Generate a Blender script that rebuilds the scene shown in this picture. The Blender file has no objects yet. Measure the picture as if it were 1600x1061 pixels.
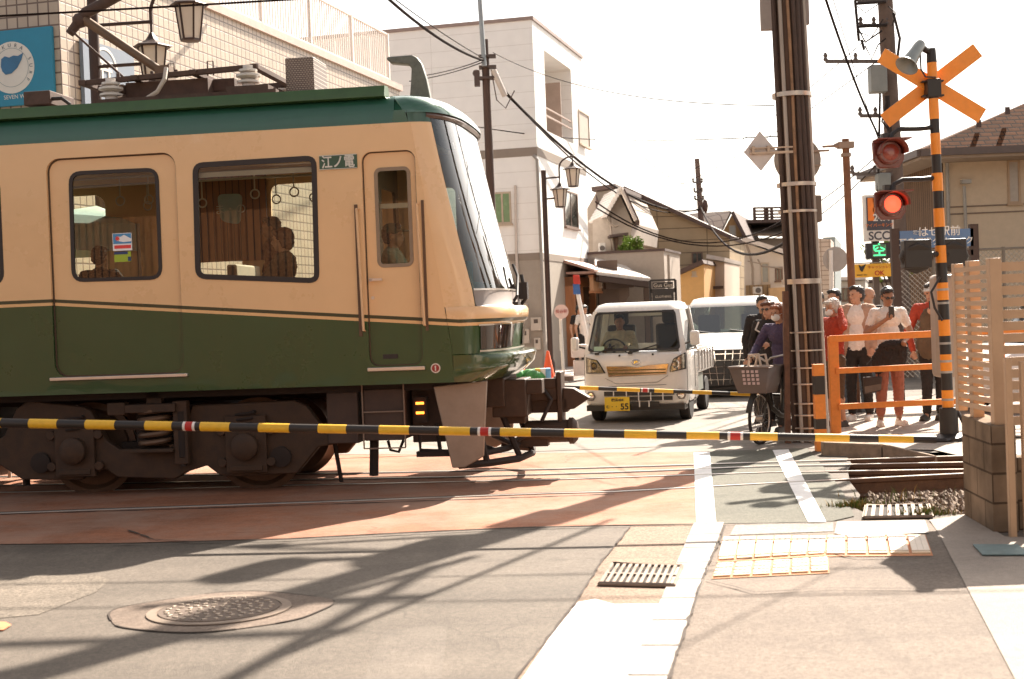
import bpy, bmesh, math, random
from mathutils import Matrix, Vector, noise as mnoise
random.seed(7)
R_ = math.radians
SC = bpy.context.scene
COL = SC.collection
# ------------------------------------------------------------------ camera
FPX = 2222.0; CH = 1.6
PITCH = math.atan((530.5-491)/FPX); ROLL = R_(2.2)
_f = Vector((0, math.cos(PITCH), -math.sin(PITCH))); _u0 = Vector((0, math.sin(PITCH), math.cos(PITCH))); _r0 = Vector((1, 0, 0))
_r = _r0*math.cos(ROLL) - _u0*math.sin(ROLL); _u = _r0*math.sin(ROLL) + _u0*math.cos(ROLL)
cd = bpy.data.cameras.new('camera'); cam = bpy.data.objects.new('camera', cd); COL.objects.link(cam)
cam.matrix_world = Matrix(((_r.x, _u.x, -_f.x, 0), (_r.y, _u.y, -_f.y, 0), (_r.z, _u.z, -_f.z, CH), (0, 0, 0, 1)))
cd.sensor_width = 36; cd.lens = FPX*36/1600; cd.clip_end = 2000; cd.clip_start = .05
cd.dof.use_dof = True; cd.dof.focus_distance = 16.5; cd.dof.aperture_fstop = 3.6
SC.camera = cam
# ------------------------------------------------------------------ light
SUN_EL = R_(40); SUN_DIR = Vector((.496*math.cos(SUN_EL), .868*math.cos(SUN_EL), math.sin(SUN_EL))).normalized()
w = bpy.data.worlds.new('World'); SC.world = w; w.use_nodes = True
nt = w.node_tree; nt.nodes.clear()
sky = nt.nodes.new('ShaderNodeTexSky'); sky.sky_type = 'NISHITA'; sky.sun_disc = False
sky.sun_elevation = SUN_EL; sky.sun_rotation = math.atan2(SUN_DIR.x, SUN_DIR.y); sky.dust_density = 3.0; sky.air_density = 1.0; sky.ozone_density = .6
hs = nt.nodes.new('ShaderNodeHueSaturation'); hs.inputs['Saturation'].default_value = .35
tint = nt.nodes.new('ShaderNodeMix'); tint.data_type = 'RGBA'; tint.blend_type = 'MULTIPLY'; tint.inputs[0].default_value = 1; tint.inputs[7].default_value = (1.0, .96, .91, 1)
bg = nt.nodes.new('ShaderNodeBackground'); bg.inputs[1].default_value = .080
wo = nt.nodes.new('ShaderNodeOutputWorld')
nt.links.new(sky.outputs[0], hs.inputs['Color']); nt.links.new(hs.outputs[0], tint.inputs[6]); nt.links.new(tint.outputs[2], bg.inputs[0]); nt.links.new(bg.outputs[0], wo.inputs[0])
sd = bpy.data.lights.new('sun', 'SUN'); sd.energy = 5.0; sd.angle = R_(.55); sd.color = (1, .90, .78)
so = bpy.data.objects.new('sun', sd); COL.objects.link(so); so.rotation_euler = SUN_DIR.to_track_quat('Z', 'Y').to_euler(); so.location = SUN_DIR*60
SC.view_settings.view_transform = 'Standard'; SC.view_settings.look = 'None'; SC.view_settings.exposure = 1.65; SC.view_settings.gamma = 1
SC.cycles.use_denoising = True; SC.cycles.max_bounces = 8; SC.cycles.transparent_max_bounces = 16
# ------------------------------------------------------------------ pixel helpers: photo pixel -> point of the place
def ray(px, py): return _f + _r*((px-800)/FPX) + _u*((530.5-py)/FPX)
def G(px, py, z=0.0):
    d = ray(px, py); t = (z-CH)/d.z; return Vector((d.x*t, d.y*t, z))
def at(px, py, Y):
    d = ray(px, py); t = Y/d.y; return Vector((d.x*t, Y, CH+d.z*t))
# ------------------------------------------------------------------ mesh builder
class B:
    def __init__(s, M=None): s.v = []; s.f = []; s.M = M or Matrix(); s.mi = []; s.cur = 0
    def add(s, vs, fs, M=None):
        o = len(s.v); T = s.M if M is None else s.M @ M
        s.v += [T @ Vector(p) for p in vs]; s.f += [tuple(i+o for i in f) for f in fs]; s.mi += [s.cur]*len(fs); return s
    def box(s, x0, x1, y0, y1, z0, z1, M=None):
        return s.add([(x0,y0,z0),(x1,y0,z0),(x1,y1,z0),(x0,y1,z0),(x0,y0,z1),(x1,y0,z1),(x1,y1,z1),(x0,y1,z1)],
                     [(0,3,2,1),(4,5,6,7),(0,1,5,4),(1,2,6,5),(2,3,7,6),(3,0,4,7)], M)
    def bar(s, p0, p1, wx, wz, up=(0,0,1)):
        p0 = Vector(p0); p1 = Vector(p1); d = (p1-p0); L = d.length; d.normalize(); up = Vector(up)
        a = d.cross(up)
        if a.length < 1e-4: a = d.cross(Vector((1,0,0)))
        a.normalize(); b = a.cross(d); T = Matrix(((a.x,d.x,b.x,p0.x),(a.y,d.y,b.y,p0.y),(a.z,d.z,b.z,p0.z),(0,0,0,1)))
        return s.box(-wx/2, wx/2, 0, L, -wz/2, wz/2, T)
    def tube(s, pts, r, n=8, cap=True):
        pts = [Vector(p) for p in pts]; rs = r if isinstance(r, (list, tuple)) else [r]*len(pts)
        vs = []; fs = []; pa = None
        for i, p in enumerate(pts):
            d = (pts[min(i+1, len(pts)-1)] - pts[max(i-1, 0)]).normalized()
            if pa is None:
                a = d.cross(Vector((0,0,1)))
                if a.length < .05: a = d.cross(Vector((1,0,0)))
            else: a = pa - d*pa.dot(d)
            a.normalize(); pa = a; b = d.cross(a)
            for k in range(n):
                t = 2*math.pi*k/n; vs.append(p + (a*math.cos(t)+b*math.sin(t))*rs[i])
        for i in range(len(pts)-1):
            for k in range(n):
                k2 = (k+1) % n; fs.append((i*n+k, i*n+k2, (i+1)*n+k2, (i+1)*n+k))
        if cap: fs.append(tuple(range(n-1, -1, -1))); fs.append(tuple((len(pts)-1)*n+k for k in range(n)))
        return s.add(vs, fs)
    def lathe(s, prof, T=None, n=20):
        vs = []; fs = []
        for r, z in prof:
            for k in range(n): t = 2*math.pi*k/n; vs.append((r*math.cos(t), r*math.sin(t), z))
        for i in range(len(prof)-1):
            for k in range(n): k2 = (k+1) % n; fs.append((i*n+k, i*n+k2, (i+1)*n+k2, (i+1)*n+k))
        fs.append(tuple(range(n-1, -1, -1))); fs.append(tuple((len(prof)-1)*n+k for k in range(n)))
        return s.add(vs, fs, T)
    def prism(s, poly, d0, d1, T=None):      # poly in XY, extruded z d0..d1
        n = len(poly); vs = [(x, y, d0) for x, y in poly] + [(x, y, d1) for x, y in poly]
        fs = [tuple(range(n-1, -1, -1)), tuple(range(n, 2*n))] + [(i, (i+1) % n, n+(i+1) % n, n+i) for i in range(n)]
        return s.add(vs, fs, T)
    def ball(s, c, r, n=12, T=None):
        r = (r, r, r) if not isinstance(r, (list, tuple)) else r; m = max(4, n//2); vs = []; fs = []
        for i in range(1, m):
            a = math.pi*i/m
            for k in range(n): t = 2*math.pi*k/n; vs.append((c[0]+r[0]*math.sin(a)*math.cos(t), c[1]+r[1]*math.sin(a)*math.sin(t), c[2]+r[2]*math.cos(a)))
        top = len(vs); vs.append((c[0], c[1], c[2]+r[2])); vs.append((c[0], c[1], c[2]-r[2]))
        for i in range(m-2):
            for k in range(n): k2 = (k+1) % n; fs.append((i*n+k, (i+1)*n+k, (i+1)*n+k2, i*n+k2))
        for k in range(n): k2 = (k+1) % n; fs.append((top, k, k2)); fs.append((top+1, (m-2)*n+k2, (m-2)*n+k))
        return s.add(vs, fs, T)
    def face(s, pts, M=None): return s.add(pts, [tuple(range(len(pts)))], M)
    def quad4(s, a, b, c, d, t):              # a slab on the quad a b c d, thickness t away along the normal
        a, b, c, d = map(Vector, (a, b, c, d)); nn = (b-a).cross(d-a).normalized()*t
        return s.add([a, b, c, d, a+nn, b+nn, c+nn, d+nn], [(0,3,2,1),(4,5,6,7),(0,1,5,4),(1,2,6,5),(2,3,7,6),(3,0,4,7)])
    def out(s, name, mat, parent=None, bevel=0, ang=38, world=True, smooth=True, label=None, recalc=True, mods=None, keep0=False):
        me = bpy.data.meshes.new(name); o = bpy.data.objects.new(name, me); COL.objects.link(o)
        vs = s.v
        if parent is not None:
            o.parent = parent
            if world: Wi = WM[parent.name].inverted(); vs = [Wi @ p for p in vs]
            WM[o.name] = WM[parent.name] if world else WM[parent.name].copy()
        elif not keep0 and vs:
            c = Vector((sum(p.x for p in vs)/len(vs), sum(p.y for p in vs)/len(vs), min(p.z for p in vs)))
            vs = [p-c for p in vs]; o.location = c; WM[o.name] = Matrix.Translation(c)
        else: WM[o.name] = Matrix()
        me.from_pydata([tuple(p) for p in vs], [], s.f)
        mats = mat if isinstance(mat, (list, tuple)) else [mat]
        for m in mats: me.materials.append(m)
        if len(mats) > 1:
            for p, mi in zip(me.polygons, s.mi): p.material_index = mi
        bm = bmesh.new(); bm.from_mesh(me)
        if recalc: bmesh.ops.recalc_face_normals(bm, faces=bm.faces)
        for e in bm.edges:
            if len(e.link_faces) == 2: e.smooth = e.calc_face_angle(0) < R_(ang)
        for f_ in bm.faces: f_.smooth = smooth
        bm.to_mesh(me); bm.free()
        if bevel:
            mo = o.modifiers.new('bevel', 'BEVEL'); mo.width = bevel; mo.segments = 2; mo.limit_method = 'ANGLE'; mo.angle_limit = R_(40); mo.harden_normals = False
        if label: o['label'] = label
        return o
WM = {}
def tag(o, label, cat, group=None):
    o['label'] = label; o['category'] = cat
    if group: o['group'] = group
    return o
def thing(name, label, cat, loc=(0,0,0), rotz=0, group=None):
    o = bpy.data.objects.new(name, None); COL.objects.link(o); o.location = loc; o.rotation_euler = (0, 0, rotz); o.empty_display_size = .1
    WM[o.name] = Matrix.Translation(Vector(loc)) @ Matrix.Rotation(rotz, 4, 'Z')
    return tag(o, label, cat, group)
def copy_tree(o, parent=None):
    c = o.copy(); COL.objects.link(c); c.parent = parent
    WM[c.name] = WM.get(o.name, Matrix())
    for ch in list(o.children): copy_tree(ch, c)
    return c
def struct(o, kind='structure'):
    o['kind'] = kind; return o
# ------------------------------------------------------------------ materials
def L(h):   # sRGB 0-255 -> linear
    return tuple(((c/255)/12.92 if c/255 <= .04045 else ((c/255+.055)/1.055)**2.4) for c in h)
MC = {}
def M(name, col, rough=.6, metal=0, var=.12, vs=6, bump=0, bs=80, coat=0, spec=.5, emit=None, estr=0, streak=False):
    if name in MC: return MC[name]
    m = bpy.data.materials.new(name); m.use_nodes = True; t = m.node_tree; p = t.nodes['Principled BSDF']; N = t.nodes.new; K = t.links.new
    p.inputs['Roughness'].default_value = rough; p.inputs['Metallic'].default_value = metal; p.inputs['Coat Weight'].default_value = coat; p.inputs['Specular IOR Level'].default_value = spec
    tc = N('ShaderNodeTexCoord')
    src = tc.outputs['Object']
    if streak:
        mp = N('ShaderNodeMapping'); mp.inputs['Scale'].default_value = (1, 1, .12); K(src, mp.inputs[0]); src = mp.outputs[0]
    n1 = N('ShaderNodeTexNoise'); n1.inputs['Scale'].default_value = vs; n1.inputs['Detail'].default_value = 6; n1.inputs['Roughness'].default_value = .65; K(src, n1.inputs[0])
    mr = N('ShaderNodeMapRange'); mr.inputs[1].default_value = .3; mr.inputs[2].default_value = .7; mr.inputs[3].default_value = 1-var; mr.inputs[4].default_value = 1+var*.6; K(n1.outputs[0], mr.inputs[0])
    mx = N('ShaderNodeMix'); mx.data_type = 'RGBA'; mx.blend_type = 'MULTIPLY'; mx.inputs[0].default_value = 1; mx.inputs[6].default_value = (*col[:3], 1); K(mr.outputs[0], mx.inputs[7])
    K(mx.outputs[2], p.inputs['Base Color'])
    r2 = N('ShaderNodeMapRange'); r2.inputs[3].default_value = max(0, rough-.08); r2.inputs[4].default_value = min(1, rough+.1); K(n1.outputs[0], r2.inputs[0]); K(r2.outputs[0], p.inputs['Roughness'])
    if bump:
        n2 = N('ShaderNodeTexNoise'); n2.inputs['Scale'].default_value = bs; n2.inputs['Detail'].default_value = 4; K(tc.outputs['Object'], n2.inputs[0])
        b = N('ShaderNodeBump'); b.inputs['Strength'].default_value = bump; b.inputs['Distance'].default_value = .01; K(n2.outputs[0], b.inputs['Height']); K(b.outputs[0], p.inputs['Normal'])
    if emit: p.inputs['Emission Color'].default_value = (*emit, 1); p.inputs['Emission Strength'].default_value = estr
    MC[name] = m; return m
def glass(name, tint=(.9,.95,.93), refl=1.0, ior=1.5, rough=0.0):
    if name in MC: return MC[name]
    m = bpy.data.materials.new(name); m.use_nodes = True; t = m.node_tree; t.nodes.clear(); N = t.nodes.new; K = t.links.new
    tr = N('ShaderNodeBsdfTransparent'); tr.inputs[0].default_value = (*tint, 1); gl = N('ShaderNodeBsdfGlossy'); gl.inputs['Roughness'].default_value = rough
    fr = N('ShaderNodeFresnel'); fr.inputs[0].default_value = ior; mul = N('ShaderNodeMath'); mul.operation = 'MULTIPLY'; mul.inputs[1].default_value = refl; mul.use_clamp = True
    mx = N('ShaderNodeMixShader'); o = N('ShaderNodeOutputMaterial'); K(fr.outputs[0], mul.inputs[0]); K(mul.outputs[0], mx.inputs[0]); K(tr.outputs[0], mx.inputs[1]); K(gl.outputs[0], mx.inputs[2]); K(mx.outputs[0], o.inputs[0])
    MC[name] = m; return m
def tiles(name, c1, c2, cm, sx, sz, mortar=.02, rough=.5, offset=0., var=.1, axis='XZ', bumps=.4):
    """tiled / slatted surface: brick texture in object space (x along the wall, z up)"""
    if name in MC: return MC[name]
    m = bpy.data.materials.new(name); m.use_nodes = True; t = m.node_tree; p = t.nodes['Principled BSDF']; N = t.nodes.new; K = t.links.new
    tc = N('ShaderNodeTexCoord'); sp = N('ShaderNodeSeparateXYZ'); K(tc.outputs['Object'], sp.inputs[0]); cb = N('ShaderNodeCombineXYZ')
    K(sp.outputs['XYZ'.index(axis[0])], cb.inputs[0]); K(sp.outputs['XYZ'.index(axis[1])], cb.inputs[1])
    b = N('ShaderNodeTexBrick'); b.offset = offset; b.squash = 1; b.inputs['Scale'].default_value = 1; b.inputs['Brick Width'].default_value = sx; b.inputs['Row Height'].default_value = sz
    b.inputs['Mortar Size'].default_value = mortar; b.inputs['Mortar Smooth'].default_value = .2; b.inputs['Color1'].default_value = (*c1, 1); b.inputs['Color2'].default_value = (*c2, 1); b.inputs['Mortar'].default_value = (*cm, 1)
    K(cb.outputs[0], b.inputs['Vector'])
    n1 = N('ShaderNodeTexNoise'); n1.inputs['Scale'].default_value = 3; n1.inputs['Detail'].default_value = 6; K(tc.outputs['Object'], n1.inputs[0])
    mr = N('ShaderNodeMapRange'); mr.inputs[1].default_value = .3; mr.inputs[2].default_value = .7; mr.inputs[3].default_value = 1-var; mr.inputs[4].default_value = 1+var*.5; K(n1.outputs[0], mr.inputs[0])
    mx = N('ShaderNodeMix'); mx.data_type = 'RGBA'; mx.blend_type = 'MULTIPLY'; mx.inputs[0].default_value = 1; K(b.outputs[0], mx.inputs[6]); K(mr.outputs[0], mx.inputs[7]); K(mx.outputs[2], p.inputs['Base Color'])
    bp = N('ShaderNodeBump'); bp.inputs['Strength'].default_value = bumps; bp.inputs['Distance'].default_value = .01; bp.invert = True; K(b.outputs['Fac'], bp.inputs['Height']); K(bp.outputs[0], p.inputs['Normal'])
    p.inputs['Roughness'].default_value = rough; p.inputs['Specular IOR Level'].default_value = .5 if rough < .7 else .1; MC[name] = m; return m
def asphalt(name, c, c2=None, fine=.5, big=.18, rough=.85, worn=None):
    if name in MC: return MC[name]
    c2 = c2 or tuple(x*.6 for x in c)
    m = bpy.data.materials.new(name); m.use_nodes = True; t = m.node_tree; p = t.nodes['Principled BSDF']; N = t.nodes.new; K = t.links.new
    g = N('ShaderNodeNewGeometry'); P_ = g.outputs['Position']
    def nz(sc, det=5, ro=.6):
        n = N('ShaderNodeTexNoise'); n.inputs['Scale'].default_value = sc; n.inputs['Detail'].default_value = det; n.inputs['Roughness'].default_value = ro; K(P_, n.inputs[0]); return n.outputs[0]
    def rng(x, a, b, lo, hi):
        r = N('ShaderNodeMapRange'); r.inputs[1].default_value = a; r.inputs[2].default_value = b; r.inputs[3].default_value = lo; r.inputs[4].default_value = hi; K(x, r.inputs[0]); return r.outputs[0]
    def mul(a, b):
        n = N('ShaderNodeMath'); n.operation = 'MULTIPLY'; K(a, n.inputs[0]); K(b, n.inputs[1]); return n.outputs[0]
    v = N('ShaderNodeTexVoronoi'); v.inputs['Scale'].default_value = 70; K(P_, v.inputs[0])
    mp = N('ShaderNodeMapping'); mp.inputs['Scale'].default_value = (.5, 2.2, 1); K(P_, mp.inputs[0])
    st = N('ShaderNodeTexNoise'); st.inputs['Scale'].default_value = 1.1; st.inputs['Detail'].default_value = 5; K(mp.outputs[0], st.inputs[0])
    spd = N('ShaderNodeTexVoronoi'); spd.inputs['Scale'].default_value = 42; K(P_, spd.inputs[0]); fl = rng(spd.outputs['Distance'], .0, .22, 1+fine*.55, 1)
    f = mul(mul(mul(fl, rng(nz(.7), .3, .7, 1-big, 1+big)), rng(v.outputs['Color'], 0, 1, 1-fine*.5, 1+fine*.45)), mul(rng(nz(14, 6, .7), .3, .7, 1-big*.6, 1+big*.6), rng(st.outputs[0], .35, .65, 1-big*.5, 1+big*.5)))
    mx = N('ShaderNodeMix'); mx.data_type = 'RGBA'; mx.blend_type = 'MULTIPLY'; mx.inputs[0].default_value = 1; mx.inputs[6].default_value = (*c, 1); K(f, mx.inputs[7])
    def mixc(fac, a, col):
        n = N('ShaderNodeMix'); n.data_type = 'RGBA'; K(fac, n.inputs[0]); K(a, n.inputs[6]); n.inputs[7].default_value = (*col, 1); return n.outputs[2]
    base = mixc(rng(nz(1.7, 6, .7), .58, .72, 0, .45), mx.outputs[2], tuple(x*.45 for x in c))          # oil and damp stains
    mt = N('ShaderNodeMapping'); mt.inputs['Scale'].default_value = (3.2, .22, 1); mt.inputs['Rotation'].default_value = (0, 0, R_(15)); K(P_, mt.inputs[0])
    tn = N('ShaderNodeTexNoise'); tn.inputs['Scale'].default_value = 1.0; tn.inputs['Detail'].default_value = 3; K(mt.outputs[0], tn.inputs[0])
    base = mixc(rng(tn.outputs[0], .56, .70, 0, .30), base, tuple(x*.55 for x in c))                  # tyre darkened tracks
    if worn: base = mixc(rng(nz(.55, 7, .75), .42, .62, 0, .75), base, worn)
    # hairline cracks
    cv = N('ShaderNodeTexVoronoi'); cv.feature = 'DISTANCE_TO_EDGE'; cv.inputs['Scale'].default_value = .42
    wn = N('ShaderNodeTexNoise'); wn.inputs['Scale'].default_value = 3.5; K(P_, wn.inputs[0]); va = N('ShaderNodeVectorMath'); va.operation = 'MULTIPLY_ADD'; va.inputs[1].default_value = (.25, .25, .25); K(wn.outputs[1], va.inputs[0]); K(P_, va.inputs[2]); K(va.outputs[0], cv.inputs[0])
    cr = rng(cv.outputs[0], 0, .006, 1, 0)
    ck = N('ShaderNodeMath'); ck.operation = 'MULTIPLY'; K(cr, ck.inputs[0]); K(rng(nz(.9), .5, .6, 0, .7), ck.inputs[1])
    m2 = N('ShaderNodeMix'); m2.data_type = 'RGBA'; K(ck.outputs[0], m2.inputs[0]); K(base, m2.inputs[6]); m2.inputs[7].default_value = (*c2, 1)
    K(m2.outputs[2], p.inputs['Base Color']); p.inputs['Roughness'].default_value = rough; p.inputs['Specular IOR Level'].default_value = .35
    b = N('ShaderNodeBump'); b.inputs['Strength'].default_value = .7; b.inputs['Distance'].default_value = .008; K(nz(120, 3), b.inputs['Height']); K(b.outputs[0], p.inputs['Normal'])
    MC[name] = m; return m
def mesh_from(o):
    dg = bpy.context.evaluated_depsgraph_get(); me = bpy.data.meshes.new_from_object(o.evaluated_get(dg)); return me
def plate(name, outer, holes, T, thick, mat, parent=None, bevel=0, world=False, label=None):
    """flat plate with holes: outlines in XY, thickness +-thick/2 in z, placed by T"""
    cu = bpy.data.curves.new('tmp', 'CURVE'); cu.dimensions = '2D'; cu.fill_mode = 'BOTH'; cu.extrude = thick/2
    for pl in [outer]+list(holes):
        sp = cu.splines.new('POLY'); sp.points.add(len(pl)-1); sp.use_cyclic_u = True
        for i, q in enumerate(pl): sp.points[i].co = (q[0], q[1], 0, 1)
    o = bpy.data.objects.new('tmp', cu); COL.objects.link(o); bpy.context.view_layer.update(); me = mesh_from(o)
    b = B(); b.add([tuple(v.co) for v in me.vertices], [tuple(p.vertices) for p in me.polygons], T)
    bpy.data.objects.remove(o); bpy.data.curves.remove(cu); bpy.data.meshes.remove(me)
    return b.out(name, mat, parent, bevel=bevel, world=world, recalc=False, label=label, ang=50)
def rr(x0, x1, y0, y1, r, n=6):
    pts = []
    for cx, cy, a in ((x1-r, y1-r, 0), (x0+r, y1-r, 90), (x0+r, y0+r, 180), (x1-r, y0+r, 270)):
        for i in range(n+1): t = R_(a+90*i/n); pts.append((cx+r*math.cos(t), cy+r*math.sin(t)))
    return pts
def rquad(c, r, n=5):   # rounded quad from 4 corners
    pts = []; k = len(c)
    for i in range(k):
        p = Vector(c[i]); a = (Vector(c[i-1])-p).normalized(); b = (Vector(c[(i+1) % k])-p).normalized()
        for j in range(n+1):
            t = j/n; q0 = p+a*r; q1 = p+b*r; pts.append(tuple(q0*(1-t)**2 + p*2*t*(1-t) + q1*t*t))
    return pts
XZ = Matrix(((1,0,0,0),(0,0,1,0),(0,1,0,0),(0,0,0,1)))      # (x,y,z)->(x,z,y)
def text(name, s, size, T, mat, parent=None, extrude=.002, align='CENTER', label=None, sx=1, bold=0):
    cu = bpy.data.curves.new(name, 'FONT'); cu.body = s; cu.size = size; cu.align_x = align; cu.align_y = 'CENTER'; cu.extrude = extrude; cu.offset = bold
    o = bpy.data.objects.new('tmp', cu); COL.objects.link(o); bpy.context.view_layer.update(); me = mesh_from(o)
    b = B(); b.add([(v.co.x*sx, v.co.y, v.co.z) for v in me.vertices], [tuple(p.vertices) for p in me.polygons], T)
    bpy.data.objects.remove(o); bpy.data.curves.remove(cu); bpy.data.meshes.remove(me)
    return b.out(name, mat, parent, world=True, recalc=False, label=label)
def face_T(p, right, up=(0,0,1)):   # matrix: local x->right, y->up, z->toward viewer
    x = Vector(right).normalized(); y = Vector(up).normalized(); z = x.cross(y); p = Vector(p)
    return Matrix(((x.x,y.x,z.x,p.x),(x.y,y.y,z.y,p.y),(x.z,y.z,z.z,p.z),(0,0,0,1)))
# ================================================================== GROUND
def sheet(name, pts, z, mat, kind='structure', label=None, cat=None, px=True, group=None):
    P = [G(*q, z) if px else Vector((q[0], q[1], z)) for q in pts]
    b = B(); b.face(P); bm_ = b.out(name, mat, None, smooth=False, recalc=False)
    me = bm_.data
    if me.polygons[0].normal.z < 0:
        me.flip_normals()
    if kind: bm_['kind'] = kind
    if label: tag(bm_, label, cat, group)
    return bm_
m_asph = asphalt('asphalt', (.132, .108, .086))
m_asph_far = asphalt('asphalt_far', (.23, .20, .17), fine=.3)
m_asph_g = asphalt('asphalt_green_grey', (.105, .10, .075), fine=.6)
m_orange = asphalt('orange_paving', (.30, .12, .062), c2=(.16, .07, .04), fine=.35, big=.22, worn=(.34, .215, .155))
m_conc = asphalt('concrete_paving', (.30, .245, .20), fine=.2, big=.1, rough=.8)
m_walk = asphalt('walk_asphalt', (.165, .128, .10), fine=.55)
m_gut = asphalt('gutter_aggregate', (.24, .165, .115), fine=.8, big=.12)
m_dirt = asphalt('dirt', (.11, .075, .05), fine=.7)
m_white = asphalt('white_marking', (.78, .75, .72), c2=(.3, .28, .26), fine=.12, big=.10, rough=.7)
m_curb = asphalt('curb_stone', (.43, .385, .345), fine=.2, big=.1)
TR = -.20
sheet('ground', [(-500, -60), (500, -60), (500, 700), (-500, 700)], TR, m_dirt, px=False)
# main asphalt sheet with the ballast trench cut out on the right
sheet('road', [(-70, -14), (5.2, -14), (40, -14), (40, 10.45), (3.0, 10.45), (2.62, 10.62), (2.6, 11.0), (2.82, 11.7), (2.95, 12.6), (3.12, 13.4), (3.3, 14.0), (3.42, 14.72), (60, 14.72), (60, 330), (-70, 330)], 0, m_asph, px=False)
# paler road beyond the tracks
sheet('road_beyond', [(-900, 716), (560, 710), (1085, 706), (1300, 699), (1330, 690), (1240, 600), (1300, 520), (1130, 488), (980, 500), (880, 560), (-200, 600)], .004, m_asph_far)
sheet('crossing_paving', [(-900, 880), (-300, 858), (0, 850), (200, 848), (450, 841), (640, 831), (820, 823), (960, 820), (1088, 818), (1084, 706), (700, 709), (400, 712), (-300, 730)], .008, m_orange)
sheet('crossing_asphalt', [(1117, 818), (1263, 816), (1300, 814), (1335, 806), (1318, 770), (1300, 745), (1262, 700), (1108, 705)], .008, m_asph_g)
sheet('white_line', [(1084, 707), (1109, 706), (1119, 817.5), (1088, 818)], .013, m_white)
sheet('white_edge_line', [(1207, 703), (1232, 702), (1291, 815), (1263, 816)], .013, m_white)
sheet('gutter_paving', [(985, 822), (1084, 819.5), (1031, 943), (980, 1061), (788, 1500), (480, 1500), (895, 945), (922, 905), (937, 880), (962, 850)], .006, m_gut)
sheet('white_band_marking', [(903, 941), (930, 936), (960, 944), (1031, 943), (980, 1061), (788, 1500), (520, 1500), (860, 995)], .010, m_white)
# flush kerb of pale stone blocks
def lerp(a, b, t): return a+(b-a)*t
ka0, ka1, kb0, kb1 = (1084, 820), (980, 1061), (1131, 819), (1043, 1061)
b = B(); A0 = G(*ka0); A1 = G(*ka1); B0 = G(*kb0); B1 = G(*kb1)
for i in range(22):
    t0 = i*.125; t1 = t0+.121
    q = [A0.lerp(A1, t0), B0.lerp(B1, t0), B0.lerp(B1, t1), A0.lerp(A1, t1)]
    b.add([(p.x, p.y, -.05) for p in q]+[(p.x, p.y, .016) for p in q], [(4,5,6,7)[::-1], (0,1,5,4), (1,2,6,5), (2,3,7,6), (3,0,4,7)])
struct(b.out('kerb', m_curb, bevel=.004))
# right hand walk and pavement of pale concrete
sheet('pavement', [(1128, 819), (1300, 815), (1330, 812), (1448, 812), (1470, 832), (1590, 1061), (1800, 1500), (700, 1500), (1045, 1061), (1131, 821)], .004, m_walk)
sheet('sidewalk', [(1452, 812), (1512, 803), (1570, 838), (2400, 870), (3200, 1500), (1830, 1500), (1586, 1061), (1466, 832)], .009, m_conc)
sheet('concrete_slab', [(1308, 815), (1445, 812), (1452, 832), (1330, 838), (1304, 833)], .014, m_curb)
sheet('asphalt_patch', [(1150, 819), (1302, 816), (1302, 830), (1140, 836)], .008, asphalt('patch', (.28, .25, .22), fine=.5))
# cracks and seams in the asphalt
def seam(px, wdt=.010, z=.0165, nm='asphalt_seam'):
    pts = [G(*q, z) for q in px]; P = []
    for a, c in zip(pts, pts[1:]):
        n = max(1, int((c-a).length/.08))
        for i in range(n): P.append(a.lerp(c, i/n)+Vector((random.uniform(-1,1), random.uniform(-1,1), 0))*.005)
    P.append(pts[-1]); b = B(); 
    L_ = []; R2 = []
    for i, p in enumerate(P):
        d = (P[min(i+1, len(P)-1)]-P[max(0, i-1)]).normalized(); s_ = Vector((-d.y, d.x, 0))*wdt*random.uniform(.25, .75); L_.append(p+s_); R2.append(p-s_)
    for i in range(len(P)-1): b.face([L_[i], R2[i], R2[i+1], L_[i+1]])
    return struct(b.out(nm, M('crack_black', (.055, .038, .028), .95), smooth=False))
seam([(0, 851), (200, 849), (450, 842), (640, 832), (820, 823.5), (960, 820.5), (1086, 818.5)], .02)
seam([(1088, 818.5), (1200, 817), (1300, 815)], .012)
seam([(985, 822), (962, 850), (937, 880), (922, 905), (897, 943), (860, 990), (805, 1061)], .013)
seam([(1133, 820), (1122, 850), (1105, 885), (1085, 940), (1045, 1061)], .014)
seam([(1100, 882), (1165, 872), (1210, 867), (1290, 862), (1340, 871), (1460, 869)], .012)
seam([(1105, 905), (1180, 925), (1300, 918), (1500, 920)], .01)
seam([(0, 803.5), (300, 794), (600, 784.5), (960, 771.5)], .03, z=.0125)
seam([(200, 828), (240, 842), (300, 846)], .02)
sheet('asphalt_patch', [(-200, 905), (150, 898), (172, 905), (150, 925), (60, 960), (-200, 985)], .003, asphalt('patch_coarse', (.165, .135, .105), fine=.95))
sheet('asphalt_patch', [(600, 985), (700, 975), (690, 1061), (560, 1075)], .003, asphalt('patch_plain', (.145, .12, .097), fine=.4))
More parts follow.
